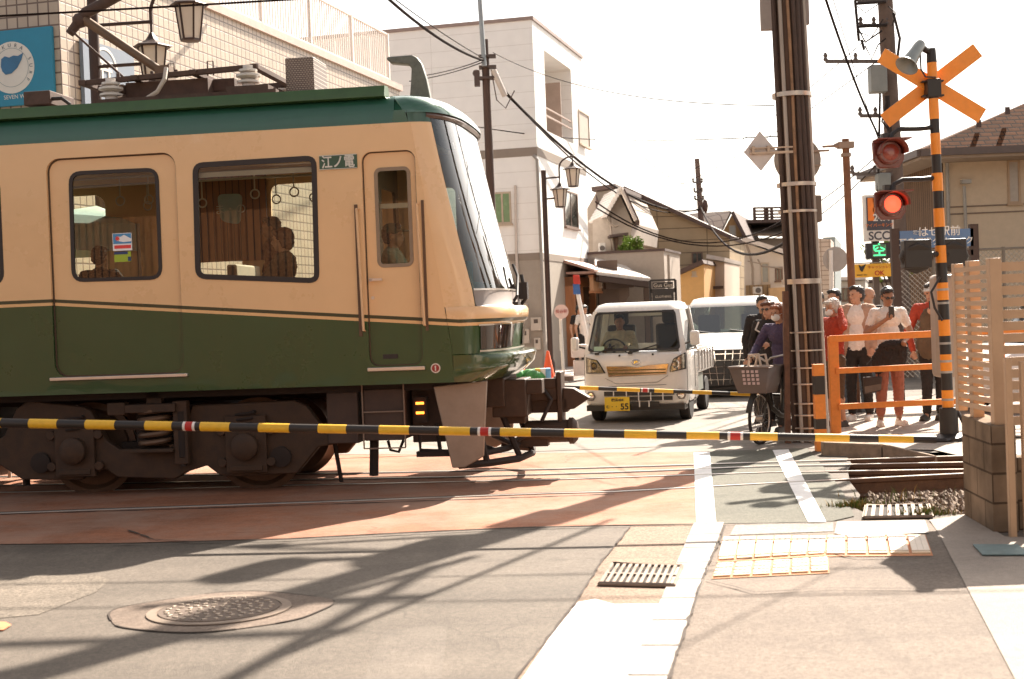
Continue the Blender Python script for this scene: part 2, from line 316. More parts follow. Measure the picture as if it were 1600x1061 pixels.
# low mounded grass tufts by the trench
def grass(name, px, n, h, r, label):
    c = G(*px); b = B()
    for i in range(n):
        a = random.uniform(0, 6.28); q = abs(random.gauss(0, r)); x = c.x+q*math.cos(a)*1.5; y = c.y+q*math.sin(a)*.6; hh = h*random.uniform(.4, 1.1); l = random.uniform(-.6, .6)*hh; l2 = random.uniform(-.6, .6)*hh; ww = random.uniform(.003, .007); ta = random.uniform(0, 3.14)
        dx, dy = ww*math.cos(ta), ww*math.sin(ta); b.cur = 0 if random.random() < .6 else 1
        b.add([(x-dx, y-dy, -.05), (x+dx, y+dy, -.05), (x+dx*.7+l*.4, y+dy*.7+l2*.4, hh*.6-.02), (x-dx*.7+l*.4, y-dy*.7+l2*.4, hh*.6-.02), (x+l, y+l2, hh-.02)], [(0,1,2,3), (3,2,4)])
    o = b.out(name, [M('grass_green', (.10, .14, .02), .7, var=.3, vs=20), M('grass_dry', (.30, .19, .06), .8, var=.3, vs=20)], recalc=False); o['kind'] = 'stuff'; tag(o, label, 'grass')
grass('grass', (1334, 792), 420, .085, .10, 'dry grass tuft at the edge of the crossing asphalt')
grass('weeds', (1447, 806), 260, .10, .09, 'green weeds beside the drain grate')
grass('weeds', (1398, 774), 26, .10, .35, 'sparse weeds on the ballast beside the rails')
# ballast
b = B()
def stone(x, y, z, r):
    vs = []
    for p in ((1,0,0),(-1,0,0),(0,1,0),(0,-1,0),(0,0,.7),(0,0,-.7)): vs.append((x+p[0]*r*random.uniform(.6,1.2), y+p[1]*r*random.uniform(.6,1.2), z+p[2]*r*random.uniform(.6,1.2)))
    b.cur = random.randrange(3); b.add(vs, [(0,2,4),(2,1,4),(1,3,4),(3,0,4),(2,0,5),(1,2,5),(3,1,5),(0,3,5)], None)
for i in range(7500):
    y = random.uniform(10.55, 14.7); x = random.uniform(2.7+(y-10.5)*.17, 6.2)
    stone(x, y, TR+random.uniform(.0, .07)+(.05 if 11.0 < y < 12.4 else 0), random.uniform(.018, .045))
o = b.out('ballast', [M('ballast_a', (.20, .14, .10), .9, var=.3, vs=20), M('ballast_b', (.30, .23, .17), .9, var=.3, vs=20), M('ballast_c', (.12, .08, .055), .9, var=.3, vs=20)], smooth=False, recalc=False); o['kind'] = 'stuff'; tag(o, 'brown stone ballast in the trench around the rails', 'ballast')
# ------------------------------------------------------------------ rails
m_rtop = M('rail_polished', (.50, .43, .37), .35, .5, var=.1); m_rside = M('rail_rust', (.13, .065, .035), .8, var=.35, vs=12, bump=.3)
m_groove = M('groove_black', (.03, .022, .018), .95)
def rail(px, label, groove=1, far=7.5):
    pts = [G(*q) for q in px]; d = (pts[-1]-pts[-2]).normalized(); pts.append(pts[-1]+d*far)
    d0 = (pts[0]-pts[1]).normalized(); pts.insert(0, pts[0]+d0*6)
    t = thing('rail', label, 'rail', (pts[1].x, pts[1].y, 0), 0, 'steel rails of the crossing')
    prof = [(-.026, .012), (-.022, .016), (.022, .016), (.026, .012), (.026, -.02), (.009, -.035), (.009, -.12), (.06, -.14), (.06, -.15), (-.06, -.15), (-.06, -.14), (-.009, -.12), (-.009, -.035), (-.026, -.02)]
    sm = []
    for i, p in enumerate(pts):
        dd = (pts[min(i+1, len(pts)-1)]-pts[max(0, i-1)]).normalized(); sm.append((p, Vector((-dd.y, dd.x, 0))))
    b = B(); n = len(prof); vs = []
    for p, nn in sm: vs += [p+nn*q[0]+Vector((0, 0, q[1])) for q in prof]
    fs = [(i*n+k, i*n+(k+1) % n, (i+1)*n+(k+1) % n, (i+1)*n+k) for i in range(len(sm)-1) for k in range(n)]
    b.add(vs, fs); b.mi = [0 if (f[0] % n) in (0, 1, 2) else 1 for f in fs]
    b.out('rail_bar', [m_rtop, m_rside], t)
    if groove:
        b = B()
        for i in range(len(sm)-2):
            (p, n1), (q, n2) = sm[i], sm[i+1]; z = Vector((0, 0, .0125))
            if groove == 1: b.face([p+n1*.034+z, p+n1*.085+z, q+n2*.085+z, q+n2*.034+z])
            else: b.face([p-n1*.034+z, p-n1*.085+z, q-n2*.085+z, q-n2*.034+z])
        b.out('flange_groove', m_groove, t, smooth=False)
rail([(0, 804), (540, 785), (860, 773), (960, 770.5), (1200, 757), (1320, 751)], 'nearest of the four rails, closest to the tactile paving')
rail([(-200, 776), (165, 768), (437, 761), (860, 751.5), (1200, 740), (1360, 737.5)], 'second nearest rail, under the near wheels of the train')
rail([(430, 752), (700, 747), (960, 739.5), (1200, 730), (1330, 727.5)], 'third nearest rail, crossing between the two tracks', -1)
rail([(-200, 747), (165, 745), (540, 741), (860, 734.5), (1200, 724), (1322, 720)], 'farthest of the four rails, beside the far kerb', -1)
# sleepers
for i in range(5):
    x = 3.45+i*.62; b = B().box(x-.1, x+.1, 11.3, 14.55, TR-.03, TR+.045)
    tag(b.out('sleeper', M('sleeper_wood', (.10, .07, .05), .9, var=.3, streak=False), bevel=.01), 'dark sleeper under the rails, '+['nearest the road', 'second from the road', 'third from the road', 'fourth from the road', 'farthest right beside the block wall'][i], 'sleeper', 'sleepers under the rails')
# far kerb stones by the orange fence
b = B(); K0 = G(1288, 712); K1 = G(1378, 714); K2 = G(1465, 716)
def kerbstone(p, q, h0, h1, lab):
    b = B(); y = Vector((0, .16, 0)); b.add([p, q, q+y, p+y, p+Vector((0,0,h0)), q+Vector((0,0,h1)), q+y+Vector((0,0,h1)), p+y+Vector((0,0,h0))], [(0,3,2,1),(4,5,6,7),(0,1,5,4),(1,2,6,5),(2,3,7,6),(3,0,4,7)])
    for i, v in enumerate(b.v):
        if i < 4: v.z = TR
    tag(b.out('kerbstone', M('kerb_dirty', (.30, .22, .155), .9, var=.4, vs=9, bump=.4), bevel=.012), lab, 'kerbstone')
kerbstone(K0, K1, .14, .13, 'long kerbstone under the orange railing beside the rails')
kerbstone(K1+Vector((.012, 0, 0)), K2, .13, .02, 'sloping kerbstone running down towards the black signal base')
# raised far pavement behind the orange fence (crossing waiting area)
sheet('sidewalk_beyond', [(1292, 699), (1460, 703), (1500, 712), (1900, 715), (1900, 640), (1600, 600), (1240, 640), (1262, 690)], .012, m_conc)
# ------------------------------------------------------------------ tactile paving
def tactile(name, quad, nx, ny, studs, label):
    m1 = M('tactile_yellow', (.62, .44, .27), .6, var=.15, vs=12); q = [G(*p, .010) for p in quad]
    t = thing(name, label, 'tactile paving', q[0], 0); b = B(); s = B(); g_ = B(); g_.face([p+Vector((0, 0, -.001)) for p in q]); g_.out('joint_bed', M('tactile_joint', (.50, .20, .08), .8, var=.2), t, smooth=False, recalc=False)
    def P(u, v): return q[0].lerp(q[1], u).lerp(q[3].lerp(q[2], u), v)
    for i in range(nx):
        for j in range(ny):
            g = .075; u0, u1, v0, v1 = (i+g)/nx, (i+1-g)/nx, (j+g)/ny, (j+1-g)/ny
            c = [P(u0, v0), P(u1, v0), P(u1, v1), P(u0, v1)]; dz = random.uniform(0, .003); b.add([p+Vector((0,0,dz-.004)) for p in c]+[p+Vector((0,0,.008+dz)) for p in c], [(0,1,5,4), (1,2,6,5), (2,3,7,6), (3,0,4,7), (7,6,5,4)])
            if studs == 'bar':
                for k in range(3):
                    a = P(lerp(u0, u1, (k+.5)/3), lerp(v0, v1, .08)); c2 = P(lerp(u0, u1, (k+.5)/3), lerp(v0, v1, .92)); s.bar(a+Vector((0,0,.01+dz)), c2+Vector((0,0,.01+dz)), .035, .008)
            else:
                for k in range(4):
                    for l in range(4): p = P(lerp(u0, u1, (k+.5)/4), lerp(v0, v1, (l+.5)/4)); s.lathe([(.017, .006+dz), (.011, .013+dz)], Matrix.Translation(p), 6)
    b.out('base_tiles', m1, t); s.out('studs', M('tactile_worn', (.74, .62, .50), .6, var=.1), t, smooth=False)
tactile('tactile_paving', [(1120, 879), (1289, 868), (1292, 836), (1130, 838)], 6, 1, 'bar', 'yellow bar tile strip next to the flush white kerb')
tactile('tactile_paving', [(1289, 869), (1458, 868), (1446, 835), (1292, 836)], 5, 1, 'bar', 'yellow bar tile strip reaching the concrete pavement')
tactile('tactile_paving', [(1112, 904), (1296, 895), (1294, 870), (1120, 880.5)], 6, 1, 'dot', 'shorter yellow tile row on the camera side of the longer strips')
# ------------------------------------------------------------------ grates, cover, manhole
def grate(quad, n, m, label, wide=.5, z=.02):
    q = [G(*p, z) for p in quad]; t = thing('drain_grate', label, 'drain grate', q[0]); mm = M('grate_iron', (.26, .195, .15), .7, .4, var=.3)
    def P(u, v, dz=0): return q[0].lerp(q[1], u).lerp(q[3].lerp(q[2], u), v)+Vector((0, 0, dz))
    b = B(); b.face([P(-.01, -.02, -.009), P(1.01, -.02, -.009), P(1.01, 1.02, -.009), P(-.01, 1.02, -.009)]); b.out('drain_hole', m_groove, t, smooth=False)
    b = B(); W = (q[1]-q[0]).length
    for i in range(n+1): b.bar(P(i/n, 0), P(i/n, 1), W/n*wide, .012)
    for j in range(m+1): b.bar(P(0, j/m, -.001), P(1, j/m, -.001), .022 if j in (0, m) else .03, .012)
    b.out('grate_bars', mm, t); fb = B(); fb.tube([P(0, 0, .0), P(1, 0), P(1, 1), P(0, 1), P(0, 0)], .014, 4); fb.out('grate_frame', mm, t)
grate([(937, 912), (1053, 915), (1066, 884), (957, 881)], 11, 2, 'rusty slotted drain grate in the gutter beside the white kerb')
grate([(1350, 809), (1456, 807), (1450, 788), (1354, 790)], 8, 1, 'pale slotted drain grate between ballast and tactile strip', .45)
q = [G(*p, .014) for p in [(1535, 868), (1612, 868), (1590, 852), (1520, 852)]]
tag(B().quad4(q[0], q[1], q[2], q[3], .008).out('access_cover', M('cover_blue', (.14, .20, .20), .6, .3, var=.25, vs=15), bevel=.002), 'small blue grey metal access cover in the concrete pavement', 'cover')
mc = G(343, 955); t = thing('manhole_cover', 'round patterned manhole cover in its ring of patched asphalt', 'manhole cover', mc)
b = B(Matrix.Translation(mc)); b.lathe([(.40, .008), (.40, .013), (.345, .015), (.345, .009)], n=48); b.out('cover_frame', M('iron_frame', (.26, .20, .155), .7, .5, var=.2), t)
b = B(Matrix.Translation(mc)); b.lathe([(.335, .006), (.335, .017)], n=48); b.out('cover_plate', M('iron_plate', (.15, .11, .085), .7, .4, var=.2), t)
b = B(Matrix.Translation(mc))
for r_, k in ((.05, 6), (.11, 12), (.17, 17), (.23, 22), (.29, 28)):
    for i in range(k):
        a = 6.283*i/k+r_*9; x, y = r_*math.cos(a), r_*math.sin(a); b.box(-.016, .016, -.009, .009, .015, .023, Matrix.Translation((x, y, 0)) @ Matrix.Rotation(a*2.3+i, 4, 'Z'))
b.out('raised_pattern', M('iron_pattern', (.42, .34, .27), .5, .5, var=.15), t, bevel=.002)
ring = [(mc.x+(.62+.03*math.sin(5*a))*math.cos(a)+.0, mc.y+(.52+.03*math.cos(4*a))*math.sin(a)) for a in [6.283*i/60 for i in range(60)]]
o = sheet('manhole_patch', ring, .005, asphalt('ring_asphalt', (.17, .125, .095), fine=.6), px=False)
b = B()
for i in range(60):
    if i % 15 in (3, 4, 5): continue
    p, q_ = Vector((*ring[i], .0075)), Vector((*ring[(i+1) % 60], .0075)); nn = (p-Vector((mc.x, mc.y, .0075))).normalized()*.006; b.face([p-nn, p+nn, q_+nn, q_-nn])
struct(b.out('patch_seam', MC['crack_black'], smooth=False))
# orange dash at the left edge
sheet('orange_marking', [(-120, 972), (8, 971), (18, 976), (6, 984), (-120, 988)], .009, asphalt('orange_paint', (.80, .26, .12), fine=.2))
# ================================================================== TRAIN (local frame: x forward, y away from camera, z up)
TA = R_(-8); TH = Vector((math.cos(TA), math.sin(TA), 0)); TN = Vector((-math.sin(TA), math.cos(TA), 0)); TO = Vector((-4.88, 13.56, 0))+TN*1.2
train = thing('train', 'green and cream railcar crossing the road, front end to the right', 'train', TO, TA)
def TP(s, y, z): return (s, y, z)
def tout(b, name, mat, parent=None, **k): return b.out(name, mat, parent or train, world=False, **k)
# livery: cream above, green below a sloping pair of lines
def livery():
    m = M('train_paint', (.5, .5, .5), .28, coat=.5, var=.04, vs=2); t = m.node_tree; p = t.nodes['Principled BSDF']; N = t.nodes.new; K = t.links.new
    old = p.inputs['Base Color'].links[0].from_node; tc = N('ShaderNodeTexCoord'); sp = N('ShaderNodeSeparateXYZ'); K(tc.outputs['Object'], sp.inputs[0])
    def mth(op, a, b=None, c=None):
        n = N('ShaderNodeMath'); n.operation = op
        for i, x in enumerate((a, b, c)):
            if x is None: continue
            if isinstance(x, (int, float)): n.inputs[i].default_value = x
            else: K(x, n.inputs[i])
        return n.outputs[0]
    ss = mth('MINIMUM', mth('MAXIMUM', sp.outputs[0], .54), 4.45)
    d = mth('SUBTRACT', sp.outputs[2], mth('MULTIPLY_ADD', mth('SUBTRACT', ss, .54), -.0865, 1.895))   # height over the line
    rp = N('ShaderNodeValToRGB'); rp.color_ramp.interpolation = 'CONSTANT'; K(mth('MULTIPLY_ADD', d, 5, .5), rp.inputs[0])
    green = (.024, .066, .018, 1); cream = (.80, .51, .265, 1); dk = (.03, .04, .014, 1); pale = (.80, .48, .22, 1)
    e = rp.color_ramp.elements; e[0].position = 0; e[0].color = green; e[1].position = .5-.047*5; e[1].color = pale
    for pos, c in ((.5-.018*5, dk), (.5+.014*5, cream)): x = e.new(pos); x.color = c
    top = mth('GREATER_THAN', sp.outputs[2], 3.388); mx = N('ShaderNodeMix'); mx.data_type = 'RGBA'; K(top, mx.inputs[0]); K(rp.outputs[0], mx.inputs[6]); mx.inputs[7].default_value = (.030, .085, .050, 1)
    K(mx.outputs[2], old.inputs[6])
    nz = N('ShaderNodeTexNoise'); nz.inputs['Scale'].default_value = 1.6; nz.inputs['Detail'].default_value = 2; K(tc.outputs['Object'], nz.inputs[0]); bp = N('ShaderNodeBump'); bp.inputs['Strength'].default_value = .35; bp.inputs['Distance'].default_value = .02; K(nz.outputs[0], bp.inputs['Height']); K(bp.outputs[0], p.inputs['Normal']); K(bp.outputs[0], p.inputs['Coat Normal'])
    return m
m_tp = livery(); m_cream = M('door_cream', (.80, .51, .265), .32, coat=.3, var=.05, vs=3); m_green = M('roof_green', (.022, .095, .058), .3, coat=.4, var=.12, vs=3)
m_rub = M('rubber_black', (.03, .02, .016), .55, var=.1); m_tg = glass('train_glass', (.76, .76, .66), 2.0, 1.5); m_steel = M('steel_bright', (.70, .62, .54), .32, .9, var=.08)
m_bog = M('bogie_brown', (.052, .025, .011), .7, var=.35, vs=8, bump=.2); m_dark = M('underframe_dark', (.022, .012, .008), .8, var=.3, vs=8)
m_int = M('interior_wall', (.16, .095, .045), .6, var=.05); m_seat = M('seat_fabric', (.11, .09, .075), .85, var=.1, vs=40); m_roofg = M('roof_grey', (.20, .165, .14), .8, var=.2, vs=5)
S0 = -7.7; ZB = 1.0
def se(z): return 4.38 if z < 1.25 else 4.38-(z-1.25)*.145
door_o = rr(.54, 1.82, 1.165, 3.235, .13); door_o2 = rr(-1.42, .0, 1.165, 3.235, .13)
wins = {'dw': rquad([(.735, 2.065), (1.63, 2.055), (1.635, 3.10), (.75, 3.107)], .12), 'big': rquad([(1.972, 2.045), (3.155, 1.955), (3.175, 3.128), (1.99, 3.12)], .10), 'cab': rr(3.705, 4.04, 2.075, 2.987, .06), 'dl': rr(-1.02, .07, 2.06, 3.105, .12), 'l2': rr(-3.6, -1.35, 2.04, 3.12, .1), 'l3': rr(-6.4, -4.1, 2.04, 3.12, .1)}
cabdoor = rr(3.598, 4.10, 1.17, 3.135, .09)
outer = [(S0, ZB), (se(1), ZB), (se(1.3), 1.3), (se(3.39), 3.39), (S0, 3.39)]
def side(y, name, near=True):
    return plate(name, outer, [wins['dl'], door_o, wins['big'], cabdoor, wins['l2'], wins['l3']] if near else [wins['dl'], wins['dw'], wins['big'], wins['cab'], wins['l2'], wins['l3']], Matrix.Translation((0, y, 0)) @ XZ, .03, m_tp, train, bevel=.011 if near else 0)
side(-1.185, 'side_wall'); side(1.185, 'side_wall', False)
# passenger door, cab door (recessed leaves)
for nm, ol, hole, yy in (('passenger_door', door_o, wins['dw'], -1.150), ('cab_door', cabdoor, wins['cab'], -1.150)):
    d = plate(nm, [(x, z) for x, z in ol], [hole], Matrix.Translation((0, yy, 0)) @ XZ, .02, m_tp, train)
    WM[d.name] = Matrix()
def ring(pts, g):   # offset polygon outwards by g
    c = Vector((sum(p[0] for p in pts)/len(pts), sum(p[1] for p in pts)/len(pts))); o = []
    n = len(pts)
    for i in range(n):
        a = Vector(pts[i-1]); b_ = Vector(pts[(i+1) % n]); t = (b_-a).normalized(); nn = Vector((t.y, -t.x)); p = Vector(pts[i])
        if nn.dot(p-c) < 0: nn = -nn
        o.append(tuple(p+nn*g))
    return o
def fit(b, name, mat, par, **k): return b.out(name, mat, par, world=False, **k)
doors = {o.name: o for o in train.children}
for nm, par, yy, g in (('dw', doors['passenger_door'], -1.157, .016), ('big', train, -1.196, .030), ('cab', doors['cab_door'], -1.155, .014), ('dl', train, -1.192, .02), ('l2', train, -1.196, .03), ('l3', train, -1.196, .03)):
    fr = plate('window_frame', ring(wins[nm], .003), [ring(wins[nm], -g-.016)], Matrix.Translation((0, yy, 0)) @ XZ, .022, m_rub if nm != 'cab' else M('frame_dull', (.30, .22, .15), .5, .5), par)
    WM[fr.name] = Matrix()
    b = B(); b.face([(x, yy+.004, z) for x, z in wins[nm]]); fit(b, 'window_glass', m_tg, par, smooth=False)
for nm in ('dw', 'big', 'cab', 'dl', 'l2', 'l3'):
    b = B(); b.face([(x, 1.17, z) for x, z in wins[nm]]); fit(b, 'far_window_glass', glass('far_glass', (.85, .9, .86), .6), train, smooth=False)
# door grooves, sills and grab rails
for ol, w_ in ((door_o, .014), (cabdoor, .01)):
    fr = plate('door_seal', ring(ol, .004), [ring(ol, -w_)], Matrix.Translation((0, -1.163, 0)) @ XZ, .008, M('seal_brown', (.10, .06, .035), .7), train)
b = B(); b.box(.50, 1.86, -1.235, -1.19, 1.135, 1.165); fit(b, 'door_sill', m_steel, train, bevel=.004)
b = B(); b.box(3.585, 4.12, -1.235, -1.19, 1.125, 1.158); fit(b, 'door_sill', m_steel, train, bevel=.004)
for s0, s1, z0, z1 in ((3.545, 3.566, 2.62, 1.50), (4.105, 4.135, 2.64, 1.53)):
    b = B(); b.tube([(s0, -1.19, z0), (s0, -1.245, z0), (s1, -1.245, z1), (s1, -1.19, z1)], .013, 8); fit(b, 'grab_rail', M('rail_cream', (.72, .45, .24), .35), train)
b = B(); b.box(3.515, 3.545, -1.21, -1.19, 1.45, 2.66); b.box(4.14, 4.165, -1.21, -1.19, 1.48, 2.67); fit(b, 'rail_recess', M('recess_brown', (.14, .075, .04), .7), train)
b = B(); b.box(3.63, 3.75, -1.225, -1.20, 1.955, 1.975); b.box(3.63, 3.655, -1.225, -1.15, 1.95, 1.98); fit(b, 'door_handle', m_steel, doors['cab_door'])
b = B(); b.box(3.72, 3.86, -1.166, -1.15, 1.235, 1.275); fit(b, 'step_slot', m_rub, doors['cab_door'])
b = B(); b.lathe([(.016, -.012), (.016, .0)], Matrix.Translation((3.645, -1.166, 1.80)) @ Matrix.Rotation(R_(90), 4, 'X'), 10); fit(b, 'key_lock', m_steel, doors['cab_door'])
b = B(); b.lathe([(.045, 0), (.045, .008)], Matrix.Translation((4.215, -1.199, 1.135)) @ Matrix.Rotation(R_(90), 4, 'X'), 20); e_ = fit(b, 'emergency_disc', M('disc_white', (.7, .62, .52), .5), train)
b = B(); b.lathe([(.034, 0), (.034, .011)], Matrix.Translation((4.215, -1.199, 1.135)) @ Matrix.Rotation(R_(90), 4, 'X'), 20); fit(b, 'disc_mark', M('disc_red', (.30, .03, .02), .5), e_)
b = B(); b.box(4.209, 4.221, -1.214, -1.205, 1.112, 1.158); fit(b, 'disc_bar', MC['disc_white'], e_)
# name plate
pl = B(); pl.box(3.205, 3.56, -1.215, -1.198, 2.993, 3.123); pl = fit(pl, 'name_plate', M('plate_green', (.05, .10, .06), .5), train, bevel=.003)
pm = fit(B().box(3.205, 3.56, -1.2165, -1.2155, 2.993, 2.998).box(3.205, 3.56, -1.2165, -1.2155, 3.118, 3.123), 'plate_edge', M('plate_white', (.7, .66, .58), .5), train)
def ttext(name, s, size, s_, z_, mat, sx=1, par=None, y=-1.218, bold=0):
    WM[train.name] = Matrix.Translation(TO) @ Matrix.Rotation(TA, 4, 'Z'); T = WM[train.name] @ face_T((s_, y, z_), (1, 0, 0))
    return text(name, s, size, T, mat, par or train, .001, sx=sx, bold=bold)
WM[train.name] = Matrix.Translation(TO) @ Matrix.Rotation(TA, 4, 'Z')
ttext('plate_lettering', '江ノ電', .125, 3.383, 3.052, MC['plate_white'], sx=.84, bold=.0022)
# stickers on the door glass
b = B(); b.box(1.155, 1.345, -1.161, -1.159, 2.34, 2.505); st = fit(b, 'door_sticker', M('sticker_white', (.85, .82, .8), .5, var=0), train)
b = B(); b.box(1.16, 1.34, -1.1625, -1.1615, 2.405, 2.50); fit(b, 'sticker_panel', M('sticker_blue', (.08, .27, .5), .5, var=0), st)
b = B(); b.box(1.17, 1.335, -1.1625, -1.1615, 2.36, 2.392); fit(b, 'sticker_band', M('sticker_red', (.75, .06, .05), .5, var=0), st)
b = B(); b.prism([(1.20, 2.475), (1.235, 2.47), (1.27, 2.488), (1.34, 2.45), (1.34, 2.425), (1.26, 2.42), (1.20, 2.435), (1.225, 2.452)], 1.164, 1.1635, XZ @ Matrix.Scale(-1, 4, (0, 0, 1))); fit(b, 'sticker_hand', MC['sticker_white'], st)
b = B(); b.prism([(1.205+.028*math.cos(a)*(1 if i % 2 else .55), 2.455+.028*math.sin(a)*(1 if i % 2 else .55)) for i, a in enumerate([6.283*k/16 for k in range(16)])], 1.165, 1.1645, XZ @ Matrix.Scale(-1, 4, (0, 0, 1))); fit(b, 'sticker_burst', MC['sticker_red'], st)
b = B(); b.box(1.165, 1.33, -1.161, -1.159, 2.235, 2.33); st = fit(b, 'door_sticker', M('sticker_green', (.35, .45, .03), .5, var=0), train)
b = B(); b.box(1.165, 1.30, -1.1625, -1.1615, 2.305, 2.33); b.box(1.30, 1.33, -1.1625, -1.1615, 2.24, 2.28); fit(b, 'sticker_panel', M('sticker_navy', (.03, .05, .14), .5, var=0), st)
# roof shell
sec = [(-1.2, 3.39), (-1.198, 3.50), (-1.175, 3.585), (-1.12, 3.635), (-.8, 3.675), (0, 3.70), (.8, 3.675), (1.12, 3.635), (1.175, 3.585), (1.198, 3.50), (1.2, 3.39)]
b = B(); xs = [S0, 3.92]
b.add([(x, y, z) for x in xs for y, z in sec], [(k, k+1, 11+k+1, 11+k) for k in range(10)]); fit(b, 'roof', m_green, train, ang=60)
b = B()
for sg in (-1, 1): b.add([(x, sg*y, z) for x in (S0, 3.84) for y, z in ((1.15, 3.625), (1.215, 3.635), (1.215, 3.655), (1.19, 3.735), (1.05, 3.745), (1.0, 3.66))], [(k, (k+1) % 6, 6+(k+1) % 6, 6+k) for k in range(6)]+[(0,1,2,3,4,5), (11,10,9,8,7,6)])
fit(b, 'roof_gutter', M('gutter_green', (.045, .10, .03), .35, var=.15), train, ang=25)
b = B(); b.box(S0, 3.8, -1.02, 1.02, 3.66, 3.735); fit(b, 'roof_deck', m_roofg, train)
b = B(); b.box(S0, S0+.04, -1.18, 1.18, 1.0, 3.6); fit(b, 'rear_wall', m_tp, train)
# front shell: rows (z, corner start, centre, half width)
def sup(u, se_, sc, hw, p=2.9):
    y = hw*math.copysign(abs(u)**.8, u) if False else hw*u
    q = max(0.0, 1-abs(u)**p)**(1/p); return (se_+(sc-se_)*q, y)
NU = 36
us = [math.sin(math.pi/2*(-1+2*i/NU)) for i in range(NU+1)]
def patch(rows, u0, u1, name, mat, par=None, ang=45, label=None, off=0, lipz=None):
    uu = [u for u in us if u0 <= u <= u1]
    if uu[0] > u0: uu.insert(0, u0)
    if uu[-1] < u1: uu.append(u1)
    b = B(); vs = []
    for z, a, c, hw in rows:
        for u in uu: x, y = sup(u, a, c, hw); vs.append((x+off, y, z))
    n = len(uu); b.add(vs, [(r*n+i, r*n+i+1, (r+1)*n+i+1, (r+1)*n+i) for r in range(len(rows)-1) for i in range(n-1)]); return fit(b, name, mat, par or train, ang=ang, label=label)
low = [(1.0, 4.30, 4.76, 1.19), (1.06, 4.36, 4.86, 1.2), (1.13, 4.38, 4.93, 1.2), (1.225, 4.38, 4.955, 1.2), (1.245, 4.375, 4.94, 1.2), (1.255, 4.37, 4.80, 1.19)]
patch(low, -1, 1, 'front_bumper', M('bumper_green', (.035, .068, .018), .2, coat=.8, var=.06))
mid = [(1.255, 4.375, 4.80, 1.2), (1.30, 4.375, 4.80, 1.2), (1.52, 4.345, 4.83, 1.2), (1.545, 4.34, 4.87, 1.2), (1.60, 4.335, 4.885, 1.2), (1.655, 4.33, 4.885, 1.2), (1.685, 4.325, 4.86, 1.195)]
patch(mid, -1, 1, 'front_panel', m_tp)
HU = -.93
patch([(1.29, 4.382, 4.815, 1.204), (1.505, 4.355, 4.845, 1.204)], HU, -.30, 'headlight_cover', M('headlight_dark', (.035, .02, .013), .06, coat=1, var=.2, vs=14), label='dark glossy headlight cover at the near front corner')
patch([(1.29, 4.382, 4.815, 1.204), (1.505, 4.355, 4.845, 1.204)], .30, .93, 'headlight_cover', MC['headlight_dark'])
for z_ in (1.275, 1.512): patch([(z_-.008, 4.385, 4.822, 1.205), (z_+.008, 4.385, 4.825, 1.205)], HU-.01, .94, 'front_trim', m_steel)
# headlamps behind the cover edge (light reflectors)
# sill (grey) and glass, visor, dome
UW = -.925
sill = [(1.685, 4.30, 4.83, 1.185), (1.70, 4.29, 4.81, 1.18), (1.83, 4.275, 4.79, 1.18)]
patch(sill, UW, -UW, 'windscreen_sill', M('sill_grey', (.26, .21, .18), .45, var=.08))
gl = [(1.84, 4.27, 4.785, 1.18)]+[(z, 4.27-(z-1.84)*.17, 4.785-(z-1.84)*.235-.02*math.sin(math.pi*(z-1.84)/1.6), 1.18) for z in (2.1, 2.4, 2.7, 3.0, 3.3, 3.44)]
patch(gl, UW, -UW, 'windscreen', glass('screen_glass', (.55, .68, .60), 1.9, 1.5), ang=80)
patch([(1.832, 4.28, 4.797, 1.185), (1.85, 4.279, 4.795, 1.185)], UW, -UW, 'windscreen_trim', m_steel)
# corner pillars: paint from side wall edge round to the glass
def pillar(sg):
    rows = [(1.685, se(1.685), 4.30, 4.80)]+[(z, se(z), a, c) for z, a, c, h in gl]+[(3.5, se(3.5), 3.99, 4.41)]
    b = B(); vs = []; us2 = [-1, -.985, -.965, -.945, UW-.002]
    for z, s_, a, c in rows:
        vs.append((s_-.02, -1.2*sg, z))
        for u in us2[:]:
            x, y = sup(u, a, c, 1.195); 
            if u == UW-.002: x, y = sup(u, a, c, 1.19)
            vs.append((max(x, s_), y*sg, z))
    n = 6; b.add(vs, [(r*n+i, r*n+i+1, (r+1)*n+i+1, (r+1)*n+i) for r in range(len(rows)-1) for i in range(n-1)]); fit(b, 'corner_pillar', m_tp, train, ang=60)
pillar(1); pillar(-1)
vis = [(3.425, 4.0, 4.42, 1.185), (3.45, 4.0, 4.45, 1.19), (3.475, 4.0, 4.43, 1.188)]
patch(vis, -.96, .96, 'windscreen_visor', M('visor_dark', (.10, .055, .04), .35, coat=.4))
dome = [(3.475, 4.0, 4.45, 1.2), (3.50, 4.0, 4.45, 1.2), (3.56, 3.97, 4.42, 1.19), (3.61, 3.93, 4.36, 1.16), (3.65, 3.88, 4.27, 1.08), (3.675, 3.83, 4.15, .9), (3.69, 3.78, 4.0, .6), (3.70, 3.7, 3.75, .1)]
patch(dome, -1, 1, 'front_dome', M('dome_green', (.03, .11, .065), .16, coat=1, var=.05), ang=70)
b = B(); b.add([(x, sg*1.2, z) for sg in (-1,) for x, z in ((3.9, 3.39), (4.05, 3.39), (4.02, 3.50), (3.92, 3.50))], [(0,1,2,3)]); b.add([(x, sg*yy, z) for sg in (1, -1) for x, z, yy in ((3.9, 3.498, 1.199), (4.0, 3.498, 1.2), (3.97, 3.56, 1.19), (3.93, 3.61, 1.16), (3.88, 3.65, 1.08), (3.83, 3.675, .9), (3.7, 3.68, .8), (3.9, 3.6, 1.15))], [(0,1,2,3,4,5,6,7), (8,9,10,11,12,13,14,15)])
b.add([(x, 1.2, z) for x, z in ((3.9, 3.39), (4.05, 3.39), (4.02, 3.50), (3.92, 3.50))], [(0,1,2,3)]); fit(b, 'dome_side', MC['dome_green'], train, ang=60)
